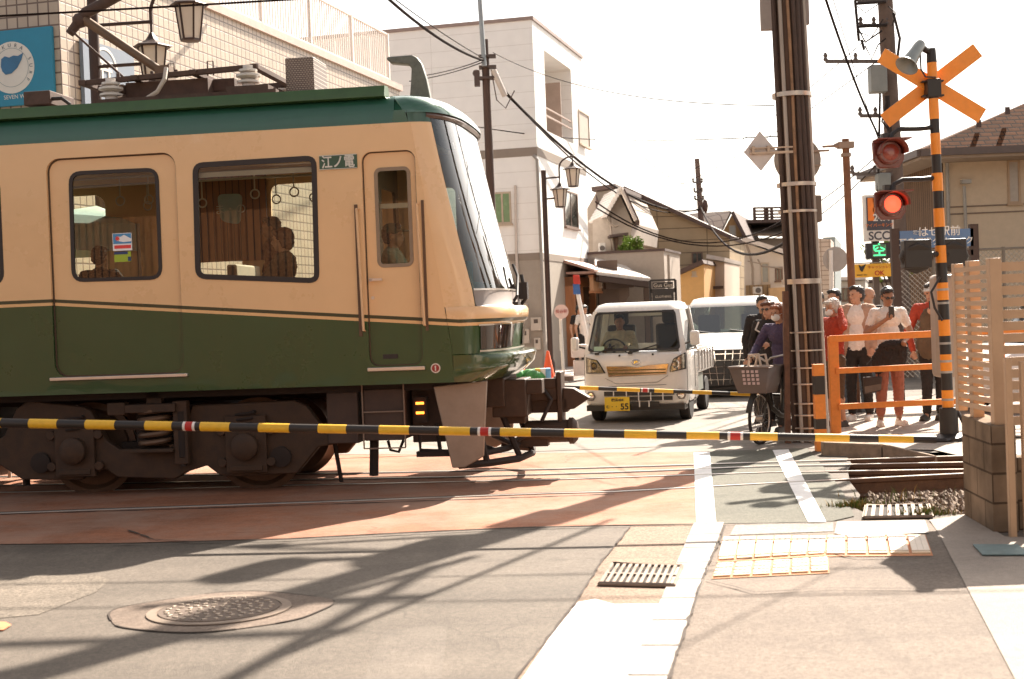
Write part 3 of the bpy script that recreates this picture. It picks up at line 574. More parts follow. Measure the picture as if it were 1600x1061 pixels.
# wiper on the far part of the nose
b = B(); b.tube([(4.79, -.1, 1.70), (4.84, -.1, 1.78), (4.82, .15, 1.98), (4.77, .2, 2.1)], .016, 6); b.box(4.76, 4.86, -.2, .0, 1.66, 1.72); fit(b, 'wiper', m_rub, train)
b = B(); b.tube([(4.8, .45, 1.69), (4.86, .45, 1.76), (4.81, .5, 2.0)], .02, 6); b.box(4.78, 4.88, .38, .5, 1.75, 1.92); fit(b, 'wiper', m_rub, train)
# interior
b = B(); b.box(S0+.05, 4.3, -1.16, 1.16, 1.05, 1.12); fit(b, 'floor_panel', M('floor_brown', (.16, .11, .07), .7), train)
b = B(); b.box(S0+.05, 4.0, -1.15, 1.15, 3.34, 3.37); fit(b, 'ceiling_panel', M('ceiling_panel', (.40, .30, .20), .7), train)
plate('cab_bulkhead', [(-1.14, 1.12), (1.14, 1.12), (1.14, 3.33), (-1.14, 3.33)], [rr(-.95, -.3, 2.0, 2.95, .06), rr(.35, 1.0, 2.0, 2.95, .06)], Matrix(((0,0,1,3.40),(1,0,0,0),(0,1,0,0),(0,0,0,1))), .03, m_int, train)
def tseat(x, y, face, hi=.78):
    b = B(); b.box(x-.22, x+.22, y-.42, y+.42, 1.42, 1.54); bx = x-.24*face; b.box(bx-.05, bx+.05, y-.42, y+.42, 1.44, 1.44+hi); b.box(x-.16, x+.16, y-.36, y+.36, 1.12, 1.42); s_ = fit(b, 'seat', m_seat, train, bevel=.04)
    b = B(); b.box(bx-.055, bx+.055, y-.40, y+.40, 1.44+hi-.16, 1.44+hi+.01); fit(b, 'headrest_cover', M('headrest', (.45, .38, .30), .8), s_, bevel=.02)
tseat(2.98, -.68, -1, .86); tseat(2.98, .68, -1); tseat(2.05, .68, 1); tseat(-2, .6, 1); tseat(-3, .6, 1); tseat(-3, -.6, 1); tseat(-2, -.6, -1)
b = B()
for s_ in (0.9, 1.2, 1.5, 2.3, 2.7, -.5, -.8, -1.4):
    for y in (-.35, .35): b.tube([(s_, y, 3.12), (s_, y, 2.93)], .008, 5); b.tube([(s_+.045*math.cos(a), y, 2.885+.045*math.sin(a)) for a in [6.283*k/12 for k in range(13)]], .008, 5)
for y in (-.35, .35): b.tube([(-6, y, 3.12), (3.3, y, 3.12)], .014, 6)
fit(b, 'hand_straps', M('strap_white', (.62, .55, .45), .5), train)
b = B(); b.tube([(1.9, -.95, 1.12), (1.9, -.95, 3.33)], .016, 8); b.tube([(.5, -.95, 1.12), (.5, -.95, 3.33)], .016, 8); b.tube([(2.55, .9, 3.0), (2.95, .6, 2.5)], .016, 8); fit(b, 'grab_poles', m_steel, train)
b = B(); b.box(1.0, 1.95, 1.10, 1.14, 2.30, 3.26); fit(b, 'reflected_slats', tiles('reflection_slats', (.34, .14, .05), (.28, .11, .04), (.05, .02, .01), .075, 9, .006, .5, var=.2), train)  # added panel imitating the brown slatted wall reflected in the wide window
b = B(); b.prism(rquad([(1.44, 2.74), (1.66, 2.69), (1.70, 3.03), (1.41, 3.035)], .07), 1.06, 1.075, XZ); ps_ = fit(b, 'blue_sign_panel', M('sign_panel_blue', (.36, .50, .52), .5, var=.1), train)  # panel added inside the car for the pale blue sign showing in the glass
ttext('sign_panel_lettering', 'ま・の', .12, 1.56, 2.86, M('sign_panel_white', (.75, .76, .74), .5), 1, ps_, 1.05)
b = B(); b.box(2.0, 3.17, -1.13, -1.10, 2.99, 3.035); fit(b, 'window_rail', M('rail_white', (.75, .68, .60), .5), train)
b = B(); b.box(2.0, 3.17, -1.12, -1.09, 3.075, 3.095); fit(b, 'blind_case', m_cream, train)
b = B(); b.box(3.70, 4.04, -1.13, -1.11, 2.615, 2.66); b.box(3.70, 3.72, -1.13, -1.11, 2.08, 2.66); b.box(4.025, 4.045, -1.13, -1.11, 2.08, 2.66); fit(b, 'sliding_sash', M('sash_pale', (.62, .58, .50), .4, .3), train)
b = B(); b.box(4.2, 4.55, -.9, .9, 1.2, 1.92); b.box(4.25, 4.4, -.8, -.3, 1.92, 2.05); b.box(4.25, 4.35, .0, .3, 1.92, 2.15); fit(b, 'driver_console', M('console_grey', (.10, .13, .10), .6), train, bevel=.02)
# ------------------------------------------------------------------ roof gear
def zt(x): return 3.735
ins = M('insulator_white', (.62, .56, .50), .25, coat=.5); m_rust = M('roof_rust', (.10, .06, .045), .75, .2, var=.3, vs=10)
pg = B()
def fz(x): return 4.045+(x-.66)*.03
for y in (-.55, .55): pg.bar((.64, y, fz(.64)), (2.46, y, fz(2.46)), .06, .05)
for x in (.66, 1.2, 1.8, 2.42): pg.bar((x, -.6, fz(x)), (x, .6, fz(x)), .07, .05)
pg.box(1.05, 1.9, -.45, .25, 3.88, 4.04); pg.box(1.9, 2.12, -.3, .12, 3.93, 4.05); pg.box(1.1, 1.75, .3, .5, 3.82, 4.0); pg.box(.78, 1.05, -.5, -.2, 3.93, 4.02)
for x in (1.0, 1.35, 1.6): pg.tube([(x, -.5, 4.05), (x, -.5, 4.13)], .018, 6)
for x in (1.55, 1.95): pg.tube([(x-.03, -.5, 4.05), (x-.03, -.5, 4.19), (x+.03, -.5, 4.19), (x+.03, -.5, 4.05)], .008, 6)
pan = fit(pg, 'pantograph', m_rust, train, bevel=.006)
b = B(); b.tube([(1.30, 0, 4.18), (.44, 0, 4.80)], [.042, .05], 10); b.box(1.22, 1.36, -.1, .1, 4.05, 4.26); fit(b, 'lower_arm', M('arm_brown', (.16, .10, .06), .5, .3, var=.2), pan)
b = B(); b.tube([(.28, 0, 4.66), (.46, 0, 4.86), (2.2, 0, 5.6)], [.045, .06, .035], 10); b.ball((.40, 0, 4.79), .08, 10); fit(b, 'upper_arm', m_rust, pan)
b = B(); b.tube([(.33, -.06, 4.68), (.92, -.06, 4.12)], .013, 6); fit(b, 'control_rod', m_rust, pan)
b = B(); b.tube([(2.2, -.8, 5.6), (2.2, .8, 5.6)], .03, 8); fit(b, 'collector_shoe', m_rust, pan)
for x in (.97, 2.37):
    for y in (-.62, .62):
        b = B(); b.lathe([(.05, 3.735), (.10, 3.75), (.10, 3.82), (.06, 3.84), (.06, 3.88), (.11, 3.89), (.11, 3.91), (.06, 3.93), (.12, 3.95), (.12, 3.97), (.06, 3.99), (.09, 4.0), (.09, 4.02), (.05, 4.03), (.05, 4.06)], Matrix.Translation((x, y, (x-.97)*.03)), 14); fit(b, 'insulator', ins, train)
b = B(); b.box(.72, 1.2, -.8, .8, 3.735, 3.80); b.box(.9, 2.7, -.82, -.72, 3.735, 3.83); b.box(2.2, 2.62, -.8, .8, 3.735, 3.88)
for x in (1.3, 1.55, 1.8): b.box(x, x+.12, -.7, .7, 3.735, 3.84)
fit(b, 'roof_frame', m_rust, train)
b = B(); b.tube([(1.56, -.66, 4.12), (1.57, -.74, 4.0), (1.5, -.76, 3.88), (1.35, -.76, 3.80)], .022, 8); fit(b, 'roof_cable', M('cable_pale', (.5, .42, .35), .5), train)
b = B(); b.box(2.63, 2.92, -.25, .25, 3.80, 4.22); rb = fit(b, 'resistor_box', tiles('mesh_grille', (.42, .34, .27), (.36, .29, .23), (.14, .10, .08), .03, .02, .006, .5, .5), train, bevel=.01)
b = B(); b.box(2.55, 3.0, -.55, .3, 3.735, 3.83); b.box(2.4, 2.6, -.55, .2, 3.735, 3.9); b.box(3.0, 3.15, -.5, .0, 3.735, 3.80); fit(b, 'box_base', m_rust, rb)
# bent fin antenna
z0 = 3.70
b = B(); b.prism([(3.82, z0-.03), (3.85, z0+.22), (3.865, z0+.38), (3.83, z0+.415), (3.655, z0+.44), (3.61, z0+.49), (3.63, z0+.505), (3.87, z0+.51), (3.925, z0+.48), (3.965, z0+.42), (4.01, z0+.26), (4.06, z0-.03)], -.06, .06, Matrix.Translation((0, 0, 0)) @ XZ); fit(b, 'roof_fin', M('fin_grey', (.16, .16, .13), .45, .4, var=.3, vs=14), train, bevel=.015)
b = B(); b.lathe([(.12, 3.665), (.12, 3.70), (.10, 3.72)], Matrix.Translation((3.94, 0, .0)), 16); fit(b, 'fin_base', m_rub, train)
b = B(); b.box(.0, .38, -.6, .1, 3.735, 3.80); b.box(.02, .30, -.55, .0, 3.86, 4.0); b.box(.1, .2, -.4, -.2, 3.78, 3.9); hb = fit(b, 'breaker_box', m_rust, train, bevel=.01)
b = B(); b.tube([(.25, -.5, 3.92), (.4, -.5, 3.92), (.48, -.5, 3.86), (.5, -.5, 3.74)], .02, 8); fit(b, 'box_cable', m_rub, hb)
# ------------------------------------------------------------------ running gear
def wheel(x, y):
    w_ = B(); T = Matrix.Translation((x, y, .43)) @ Matrix.Rotation(R_(90), 4, 'X')
    w_.lathe([(.10, -.05), (.36, -.03), (.40, -.06), (.425, -.065), (.43, .04), (.46, .055), (.46, .07), (.40, .075), (.36, .04), (.10, .05)], T, 48); fit(w_, 'wheel', M('wheel_steel', (.12, .075, .05), .5, .5, var=.25, vs=10), bogie, ang=30)
BX = [0.62, 2.33]; 
pA = Vector(TO); 
b = B(); yb = -.93; zc = .43
out_ = [(-.16, .98-.0), (-.28, .9), (-.42, .62), (-.62, .52), (-.62, .40), (-.45, .30), (-.25, .16), (.35, .14), (.42, .22), (.62, .24), (.72, .16), (1.30, .13), (1.42, .20), (1.62, .26), (1.74, .16), (1.92, .14), (2.5, .16), (2.72, .42), (2.98, .46), (2.98, .56), (2.78, .60), (2.62, .84), (2.50, .90), (1.5, .88), (1.45, .72), (1.32, .50), (1.25, .45), (.75, .45), (.62, .55), (.48, .86), (.40, .90)]
bo = [(x+.30, z*.93+.03) for x, z in out_]
bogie = fit(B().prism(bo, yb-.05, yb+.05, XZ), 'bogie_frame', m_bog, train, bevel=.012)
fit(B().prism(bo, .88, .98, XZ), 'far_frame', m_bog, bogie, bevel=.012)
b = B(); b.box(1.2, 1.75, -.9, .9, .5, .85); b.box(1.0, 1.95, -.8, .8, .35, .5); fit(b, 'bolster', m_dark, bogie)
for x in BX:
    for y in (-.56, .56): wheel(x, y) if y < 0 else None
    T = Matrix.Translation((x, .56, .43)) @ Matrix.Rotation(R_(-90), 4, 'X'); fit(B().lathe([(.10, -.05), (.40, -.06), (.43, .04), (.46, .07), (.10, .05)], T, 48), 'wheel', MC['wheel_steel'], bogie)
    fit(B().tube([(x, -.95, .43), (x, .95, .43)], .07, 12), 'axle', m_dark, bogie)
    ab = B(); ab.box(x-.20, x+.20, -1.03, -.97, .20, .74); ab.lathe([(.13, -.02), (.13, .06), (.09, .085), (.03, .09)], Matrix.Translation((x, -1.03, .45)) @ Matrix.Rotation(R_(90), 4, 'X'), 20)
    for dx in (-.24, .24):
        for dz in (.3, .6): ab.lathe([(.045, 0), (.045, .05)], Matrix.Translation((x+dx, -.985, dz)) @ Matrix.Rotation(R_(90), 4, 'X'), 10)
    ab.box(x-.16, x+.16, -1.05, -1.03, .22, .27)
    ao = fit(ab, 'axle_box', m_bog, bogie, bevel=.006)
    fit(B().tube([(x+.09*math.cos(a*.5), -1.0+.04*math.sin(a*.5), .62+a*.004) for a in range(0, 40)], .016, 6), 'axle_spring', m_dark, ao)
    fit(B().lathe([(.10, 0), (.10, .03), (.05, .04)], Matrix.Translation((x+(.33 if x > 1 else -.36), -.985, .34)) @ Matrix.Rotation(R_(90), 4, 'X'), 14), 'pad_cap', m_dark, bogie)
sp_ = B(); sp_.tube([(1.42+.15*math.cos(a*.4), -.95+.15*math.sin(a*.4), .46+a*.0047) for a in range(0, 80)], .026, 8); fit(sp_, 'coil_spring', M('spring_brown', (.13, .075, .045), .5, .3, var=.2), bogie)
b = B(); b.box(1.18, 1.68, -1.12, -.8, .80, .88); b.box(1.22, 1.64, -1.12, -.8, .42, .455); b.box(1.64, 1.78, -1.08, -.98, .30, .9); b.box(1.35, 1.5, -1.0, -.9, .8, 1.0); b.box(.98, 1.16, -1.06, -.94, .78, .9); fit(b, 'spring_seat', m_bog, bogie, bevel=.008)
b = B(); b.tube([(1.72, -1.05, .28), (1.72, -1.05, .36), (1.72, -1.05, .37), (1.72, -1.05, .80)], [.03, .03, .045, .045], 10); fit(b, 'damper', m_dark, bogie)
b = B(); b.box(3.0, 3.05, -.85, .85, .42, .56); b.box(-.42, -.36, -.85, .85, .42, .56); b.bar((3.1, -.75, .55), (3.16, -.72, .06), .06, .03); b.bar((-.1, -.6, .5), (-.1, -.6, .08), .10, .03); b.box(2.02, 2.7, -1.02, -.98, .60, .66); fit(b, 'brake_rigging', m_dark, bogie)
# underframe and boxes
b = B(); b.box(S0+.3, 4.3, -1.0, 1.0, .93, 1.02); b.box(-7, -.6, -.9, .9, .35, .93); b.box(-.5, 3.1, -.3, .3, .85, .95); fit(b, 'underframe', m_dark, train)
b = B(); b.box(3.88, 4.2, -.75, .8, .42, .95); b.box(3.12, 3.42, -1.0, -.5, .45, .93); b.box(3.48, 3.86, -1.02, -.45, .47, .95); eq = fit(b, 'equipment_box', M('equip_brown', (.06, .035, .025), .7, var=.3), train, bevel=.01)
b = B()
for x in (3.475, 3.87): b.bar((x, -1.035, .40), (x, -1.035, 1.0), .012, .012)
for z in (.40, .74, 1.0): b.bar((3.475, -1.035, z), (3.87, -1.035, z), .012, .012, (0, 1, 0))
fit(b, 'box_rails', M('rail_brown', (.22, .15, .11), .6), eq)
b = B(); b.box(3.93, 4.05, -.9, -.8, .62, .86); sl = fit(b, 'side_lamp', m_dark, train)
for z in (.70, .79): fit(B().box(3.955, 4.03, -.915, -.9, z, z+.022), 'lamp_glow', M('amber_glow', (.9, .25, .02), .4, emit=(1, .25, .03), estr=1.6), sl)
# life guard plate (grey trapezoid)
for y_ in (-1.03, .9): fit(B().prism([(4.15, .96), (4.66, 1.0), (4.60, .30), (4.42, .20), (4.30, .20)], y_, y_+.03, XZ), 'guard_plate', M('guard_grey', (.30, .235, .185), .4, .3, var=.15), train, bevel=.01)
b = B(); b.tube([(4.36, -1.0, .22), (4.62, -.85, .22), (4.86, -.5, .22), (4.92, 0, .22), (4.86, .5, .22), (4.5, .9, .22)], .035, 8); b.tube([(4.45, -.98, .3), (4.75, -.5, .32), (4.85, 0, .34)], .03, 8)
for s_, y, s2, y2 in ((4.6, -.86, 4.45, -.8), (4.86, -.5, 4.6, -.45), (4.92, 0, 4.7, 0)): b.tube([(s_, y, .24), (s2, y2, .9)], .03, 6)
fit(b, 'life_guard', m_dark, train)
b = B()
b.tube([(3.98, -.9, .52), (3.98, -.9, .36), (4.3, -.9, .34)], .02, 6); b.tube([(3.98, -.5, .48), (4.5, -.5, .48)], .022, 6); b.tube([(4.12, -.8, .6), (4.15, -.8, .34)], .02, 6); b.box(3.95, 4.5, -.95, -.85, .30, .35); b.tube([(3.65, -.8, .45), (3.67, -.8, .36), (3.75, -.8, .34), (3.8, -.8, .45)], .015, 6); b.tube([(3.52, -.8, .5), (3.50, -.8, .12)], .045, 6); b.tube([(4.0, -.4, .5), (4.6, -.3, .28)], .03, 6)
fit(b, 'brake_pipes', m_dark, train)
# coupler and drawgear
b = B(); b.box(4.62, 4.95, -.55, -.1, .62, .98); b.box(4.3, 4.75, -.6, .3, .72, 1.0); b.box(4.72, 5.22, -.14, .16, .74, .92); b.box(4.75, 5.30, -.09, .11, .62, .76); b.box(5.20, 5.25, -.17, .17, .46, 1.02); b.box(4.95, 5.2, -.15, -.08, .86, .96); b.prism([(5.25, .64), (5.25, .86), (5.36, .85), (5.52, .75), (5.36, .65)], -.09, .09, XZ); cp = fit(b, 'coupler', M('coupler_brown', (.065, .036, .022), .55, .3, var=.3, vs=12), train, bevel=.012)
b = B(); b.lathe([(.11, 0), (.11, .42), (.13, .43), (.13, .47), (.09, .51), (.03, .52)], Matrix.Translation((4.88, -.12, .44)) @ Matrix.Rotation(R_(90), 4, 'Y'), 18); b.box(4.82, 5.1, -.2, .0, .30, .38); fit(b, 'air_tank', m_bog, cp)
b = B(); b.tube([(4.55, -.3, .45), (4.75, -.25, .34), (4.95, -.2, .46)], .03, 8); b.tube([(5.0, -.1, .95), (5.15, -.2, .75), (5.05, -.2, .55)], .02, 8); fit(b, 'air_hose', m_rub, cp)
b = B(); b.box(4.72, 4.92, -.45, -.2, .55, .80); b.box(4.78, 5.1, -.5, -.3, .83, .97); fit(b, 'coupler_carrier', m_bog, cp, bevel=.01)
# ================================================================== BUILDINGS AND STREET BEYOND
SD = Vector((.257, .966, 0)).normalized(); SE_ = Vector((.966, -.257, 0)).normalized(); SANG = math.atan2(SE_.y, SE_.x)
class Fac:      # a vertical facade plane: origin, direction along it, outward normal
    def __init__(s, O, d): s.O = Vector((O[0], O[1], 0)); s.d = Vector((d[0], d[1], 0)).normalized(); s.n = Vector((s.d.y, -s.d.x, 0))
    def uv(s, px, py):
        r = ray(px, py); t = s.O.dot(s.n)/Vector((r.x, r.y, 0)).dot(s.n); p = r*t; return ((Vector((p.x, p.y, 0))-s.O).dot(s.d), CH+r.z*t)
    def P(s, u, z, o=0): return s.O+s.d*u+s.n*o+Vector((0, 0, z))
    def T(s): return Matrix(((s.d.x, -s.n.x, 0, s.O.x), (s.d.y, -s.n.y, 0, s.O.y), (0, 0, 1, 0), (0, 0, 0, 1)))   # x along, y inward, z up
m_dkg = M('dark_glass', (.045, .05, .045), .08, coat=.3, var=.3, vs=2); m_fr = M('frame_brown', (.16, .09, .06), .5); m_frw = M('frame_pale', (.50, .40, .30), .5)
def window(F, x0, y0, x1, y1, par, fr=None, pane=None, sash=1, t=.045, deep=.03, sill=True):
    u0, _ = F.uv(x0, (y0+y1)/2); u1, _ = F.uv(x1, (y0+y1)/2); _, z1 = F.uv((x0+x1)/2, y0); _, z0 = F.uv((x0+x1)/2, y1)
    if u0 > u1: u0, u1 = u1, u0
    b = B(F.T()); b.box(u0, u1, -deep, .02, z1-t, z1); b.box(u0, u1, -deep, .02, z0, z0+t); b.box(u0, u0+t, -deep, .02, z0+t, z1-t); b.box(u1-t, u1, -deep, .02, z0+t, z1-t)
    for k in range(1, sash+1): um = u0+(u1-u0)*k/(sash+1); b.box(um-t/2, um+t/2, -deep*.6, .02, z0+t, z1-t)
    if sill: b.box(u0-.03, u1+.03, -deep-.05, .02, z0-.045, z0)
    w_ = b.out('window', fr or m_fr, par); b = B(F.T()); b.box(u0+t*.5, u1-t*.5, -.006, .03, z0+t*.5, z1-t*.5); b.out('pane', pane or m_dkg, w_); return w_
# ---- tiled building on the left
tb = thing('tiled_building', 'beige tiled building behind the train roof with banners and a railing on top', 'building', (-5.24, 17, 0), SANG)
m_tile = tiles('facade_tiles', (.50, .40, .31), (.46, .37, .28), (.16, .11, .085), .142, .142, .011, .45, var=.12, axis='YZ'); m_tile2 = tiles('facade_tiles_front', (.50, .40, .31), (.44, .35, .27), (.16, .11, .085), .142, .142, .011, .45, var=.12)
b = B(WM[tb.name]); b.box(-9, 0, 0, 12.3, 0, 6.2); b.cur = 0
o = b.out('wall', [m_tile, m_tile2], tb, smooth=False)
for p in o.data.polygons:
    if abs(p.normal.y) > .5: p.material_index = 1
b = B(WM[tb.name]); b.box(-9.05, .05, -.05, 12.35, 6.2, 6.32); b.out('parapet_coping', M('coping', (.55, .42, .36), .6), tb)
FS = Fac((-5.24, 17), SD)       # street face (u = away)
b = B(WM[tb.name]); 
for k in range(0, 112): y = .1+k*.107; b.box(-.16, -.14, y, y+.02, 6.4, 7.3)
for z in (6.4, 7.3): b.box(-.175, -.125, .05, 12.1, z, z+.035)
for k in range(7): b.box(-.18, -.12, .05+k*2.0, .11+k*2.0, 6.3, 7.33)
for k in range(30): x = -.2-k*.107; b.box(x-.02, x, 12.08, 12.1, 6.4, 7.3)
b.box(-3.3, -.12, 12.06, 12.1, 7.3, 7.335); b.out('roof_railing', M('railing_white', (.72, .66, .60), .5), tb)
# banners
FL = Fac((-5.24, 17), SE_)      # face towards the tracks (u to the right, negative = left)
u0, z1 = FL.uv(-95, 60); u1, _ = FL.uv(87, 110); _, z0 = FL.uv(60, 163)
b = B(FL.T()); b.box(u0, u1, -.06, -.01, z0, z1); bn = b.out('blue_banner', M('banner_blue', (.03, .24, .38), .6, var=.06), tb)
def disc(F, u, z, r, o, name, mat, par, r0=0, n=40):
    b = B(F.T()); c = Matrix.Translation((u, -o, z)) @ Matrix.Rotation(R_(90), 4, 'X')
    if r0: b.add([(r*math.cos(6.2832*k/n), r*math.sin(6.2832*k/n), 0) for k in range(n)]+[(r0*math.cos(6.2832*k/n), r0*math.sin(6.2832*k/n), 0) for k in range(n)], [(k, (k+1) % n, n+(k+1) % n, n+k) for k in range(n)], c)
    else: b.lathe([(r, 0), (r, .004)], c, n)
    return b.out(name, mat, par, smooth=False)
uc, zc_ = FL.uv(23, 107); ru = abs(FL.uv(55, 107)[0]-uc)*1.0
em = disc(FL, uc, zc_, .31, .062, 'emblem_disc', M('emblem_white', (.72, .68, .62), .6, var=.05), bn); disc(FL, uc, zc_, .235, .068, 'emblem_ring', M('emblem_grey', (.35, .38, .38), .6), bn, .228)
b = B(FL.T()); wv = [(-.16, .0), (-.15, .09), (-.10, .12), (-.04, .10), (.02, .12), (.08, .11), (.15, .14), (.12, .06), (.06, -.03), (-.02, -.09), (-.10, -.10), (-.14, -.06)]; b.prism([(uc+.02+x, zc_+.02+z) for x, z in wv], .068, .075, Matrix(((1,0,0,0),(0,0,-1,0),(0,1,0,0),(0,0,0,1)))); b.out('emblem_wave', M('emblem_blue', (.05, .17, .32), .6, var=.2), bn)
def arc_text(s, F, u, z, r, a0, a1, size, mat, par):
    for i, ch in enumerate(s):
        a = R_(a0+(a1-a0)*i/(len(s)-1)); p = F.P(u+r*math.cos(a), z+r*math.sin(a), .068)
        if ch == ' ': continue
        up = F.d*math.cos(a)+Vector((0, 0, math.sin(a))); rt = F.d*math.sin(a)-Vector((0, 0, math.cos(a))); text('emblem_letter', ch, size, face_T(p, rt, up), mat, par, .001)
arc_text('KAMAKURA SURF', FL, uc, zc_, .265, 185, -35, .062, M('letter_dark', (.08, .12, .14), .6), bn)
text('banner_lettering', 'SEVEN WAVES', .07, face_T(FL.P(uc+.1, z0+.10, .064), SE_), MC['emblem_white'], bn, .001)
u0, z1 = FS.uv(122, 60); u1, _ = FS.uv(203, 100); _, z0 = FS.uv(125, 163)
b = B(FS.T()); b.box(u0, u1, -.06, -.01, z0, z1); bn = b.out('grey_banner', M('banner_grey', (.20, .24, .30), .6, var=.06), tb)
uc, zc_ = FS.uv(158, 112); o_ = disc(FS, uc, zc_, .30, .064, 'emblem_ring', MC['emblem_white'], bn, .262)
b = B(FS.T()); b.box(uc-.17, uc+.17, -.07, -.062, zc_+.09, zc_+.13); b.box(uc-.15, uc+.15, -.07, -.062, zc_+.0, zc_+.035); b.box(uc-.10, uc-.06, -.07, -.062, zc_-.17, zc_+.09); b.box(uc+.06, uc+.10, -.07, -.062, zc_-.17, zc_+.09); b.out('gate_emblem', MC['emblem_white'], bn)
# ---- white three-storey building
WB = Vector((.81, 36, 0)); wb = thing('white_building', 'tall white sided building with grey bands, recessed balcony and a shop at street level', 'building', WB, SANG)
m_sid = tiles('white_siding', (.86, .84, .81), (.85, .83, .80), (.70, .67, .63), 2.7, .40, .008, .6, var=.04); m_sid2 = tiles('white_siding_street', (.86, .84, .81), (.85, .83, .80), (.70, .67, .63), 2.7, .40, .008, .6, var=.06, axis='YZ')
m_gr = M('grey_render', (.36, .31, .26), .8, var=.08, bump=.3, bs=150); m_band = M('band_grey', (.27, .22, .18), .7, var=.06)
FW = Fac(WB, SE_); FX = Fac(WB, SD)
by0, _ = FX.uv(851, 170); by1, _ = FX.uv(894, 170); bz0 = FX.uv(870, 212)[1]; bz1 = FX.uv(870, 150)[1]; bz1 = bz0+2.1; LN = 6.0
b = B(WM[wb.name])
def wbx(x0, x1, y0, y1, z0, z1): b.box(x0, x1, y0, y1, z0, z1)
wbx(-9, 0, 0, LN, 3.13, 5.58); wbx(-9, 0, 0, LN, 5.8, bz0); wbx(-9, 0, 0, LN, bz1, 9.0); wbx(-9, -1.3, 0, LN, bz0, bz1); wbx(-1.3, 0, 0, by0+.15, bz0, bz1); wbx(-1.3, 0, by1, LN, bz0, bz1)
o = b.out('wall', [m_sid, m_sid2], wb, smooth=False)
for p in o.data.polygons:
    if abs(p.normal.x) > .5: p.material_index = 1
b = B(WM[wb.name]); wbx(-9.01, .012, -.012, LN+.01, 5.58, 5.8); wbx(-9.01, .012, -.012, LN+.01, 2.95, 3.13); b.out('band', m_band, wb)
b = B(WM[wb.name]); wbx(-9, 0, 0, LN, 0, 2.95); b.out('lower_wall', m_gr, wb)
b = B(WM[wb.name]); wbx(-9.03, .04, -.04, LN+.04, 9.0, 9.09); b.out('roof_coping', M('coping_dark', (.30, .22, .19), .5), wb)
b = B(WM[wb.name]); 
for z in (.75, .95): b.box(-.06, -.02, by0+.1, by1, bz0+z-.35, bz0+z-.31)
b.box(-.9, -.1, by1-1.0, by1-.95, bz0, bz0+1.6); b.out('balcony_rail', M('railing_brown', (.35, .25, .2), .5), wb)
b = B(WM[wb.name]); b.box(-1.29, -1.25, by0+.3, by0+1.4, bz0+.05, bz0+1.7); b.out('balcony_door', m_dkg, wb)
window(FW, 771, 300, 799, 350, wb, m_frw, M('frosted_green', (.16, .27, .13), .25, var=.15))
window(FX, 904, 176, 920, 228, wb, m_frw, M('shutter_slats', (.45, .38, .32), .6), 0); window(FX, 881, 300, 902, 356, wb, m_fr, m_dkg)
def wpipe(F, px, name, mat, r=.035):
    b = B(); b.tube([F.P(*F.uv(*p), .06) for p in px], r, 8); b.out(name, mat, wb)
wpipe(FW, [(834, 243), (840, 250), (844, 340), (848, 440), (853, 575)], 'drain_pipe', M('pipe_grey', (.30, .27, .24), .5), .04)
wpipe(FW, [(806, 290), (808, 400), (811, 462), (800, 462)], 'vent_pipe', M('pipe_white', (.60, .52, .46), .5), .035)
for q in ((815, 474, 826, 492), (831, 496, 848, 516), (815, 514, 829, 536), (836, 528, 846, 546)):
    u0, z1 = FW.uv(q[0], q[1]); u1, z0 = FW.uv(q[2], q[3]); b = B(FW.T()); b.box(u0, u1, -.14, 0, z0, z1); mb = b.out('meter_box', M('meter_pale', (.52, .45, .38), .5), wb, bevel=.01); b = B(FW.T()); b.box(u0+(u1-u0)*.3, u1-(u1-u0)*.3, -.15, -.14, z0+(z1-z0)*.55, z0+(z1-z0)*.85); b.out('meter_dial', M('dial_dark', (.08, .06, .05), .4), mb)
# shop front on the street face
m_wood = M('shop_wood', (.42, .17, .07), .6, var=.25, streak=True, vs=12)
f0 = FX.uv(882, 430)[0]; f1 = 5.6
b = B(FX.T()); b.box(f0, f0+.15, -.25, 0, 0, 2.55); b.box(f1-.15, f1, -.25, 0, 0, 2.55); b.box(f0, f1, -.25, 0, 2.3, 2.55); b.box(f0+1.3, f0+1.42, -.2, 0, 0, 2.3); b.box(f0+.15, f0+1.3, -.1, 0, 0, .7); b.out('shop_front', m_wood, wb)
b = B(FX.T()); b.box(f0+.15, f1-.15, -.08, -.04, .1, 2.3); b.out('shop_glass', m_dkg, wb)
b = B(FX.T()); b.add([(f0-.1, 0, 3.02), (f1+.15, 0, 3.02), (f1+.15, -.85, 2.72), (f0-.1, -.85, 2.72), (f0-.1, 0, 2.94), (f1+.15, 0, 2.94), (f1+.15, -.85, 2.66), (f0-.1, -.85, 2.66)], [(0,1,2,3), (7,6,5,4), (0,3,7,4), (3,2,6,7), (2,1,5,6)])
for k in range(24): u = f0+k*(f1-f0)/23; b.box(u-.03, u+.03, -.8, -.05, 2.62, 2.68)
b.out('shop_awning', M('awning_copper', (.38, .22, .17), .5, var=.2), wb)
b = B(FX.T()); b.box(f0+.3, f1-.3, -.72, -.62, 2.12, 2.58); sb_ = b.out('shop_board', M('board_wood', (.50, .27, .14), .6, var=.2, vs=14, streak=True), wb)
text('board_lettering', '力餅家', .34, face_T(FX.P((f0+f1)/2, 2.35, .735), -FX.d*-1), M('letter_pale', (.75, .62, .5), .6), sb_, .004)
b = B(FX.T())
for z in (2.12, 2.55): b.box(f0+.27, f1-.27, -.74, -.60, z-.03, z+.03)
b.out('board_frame', m_wood, sb_)
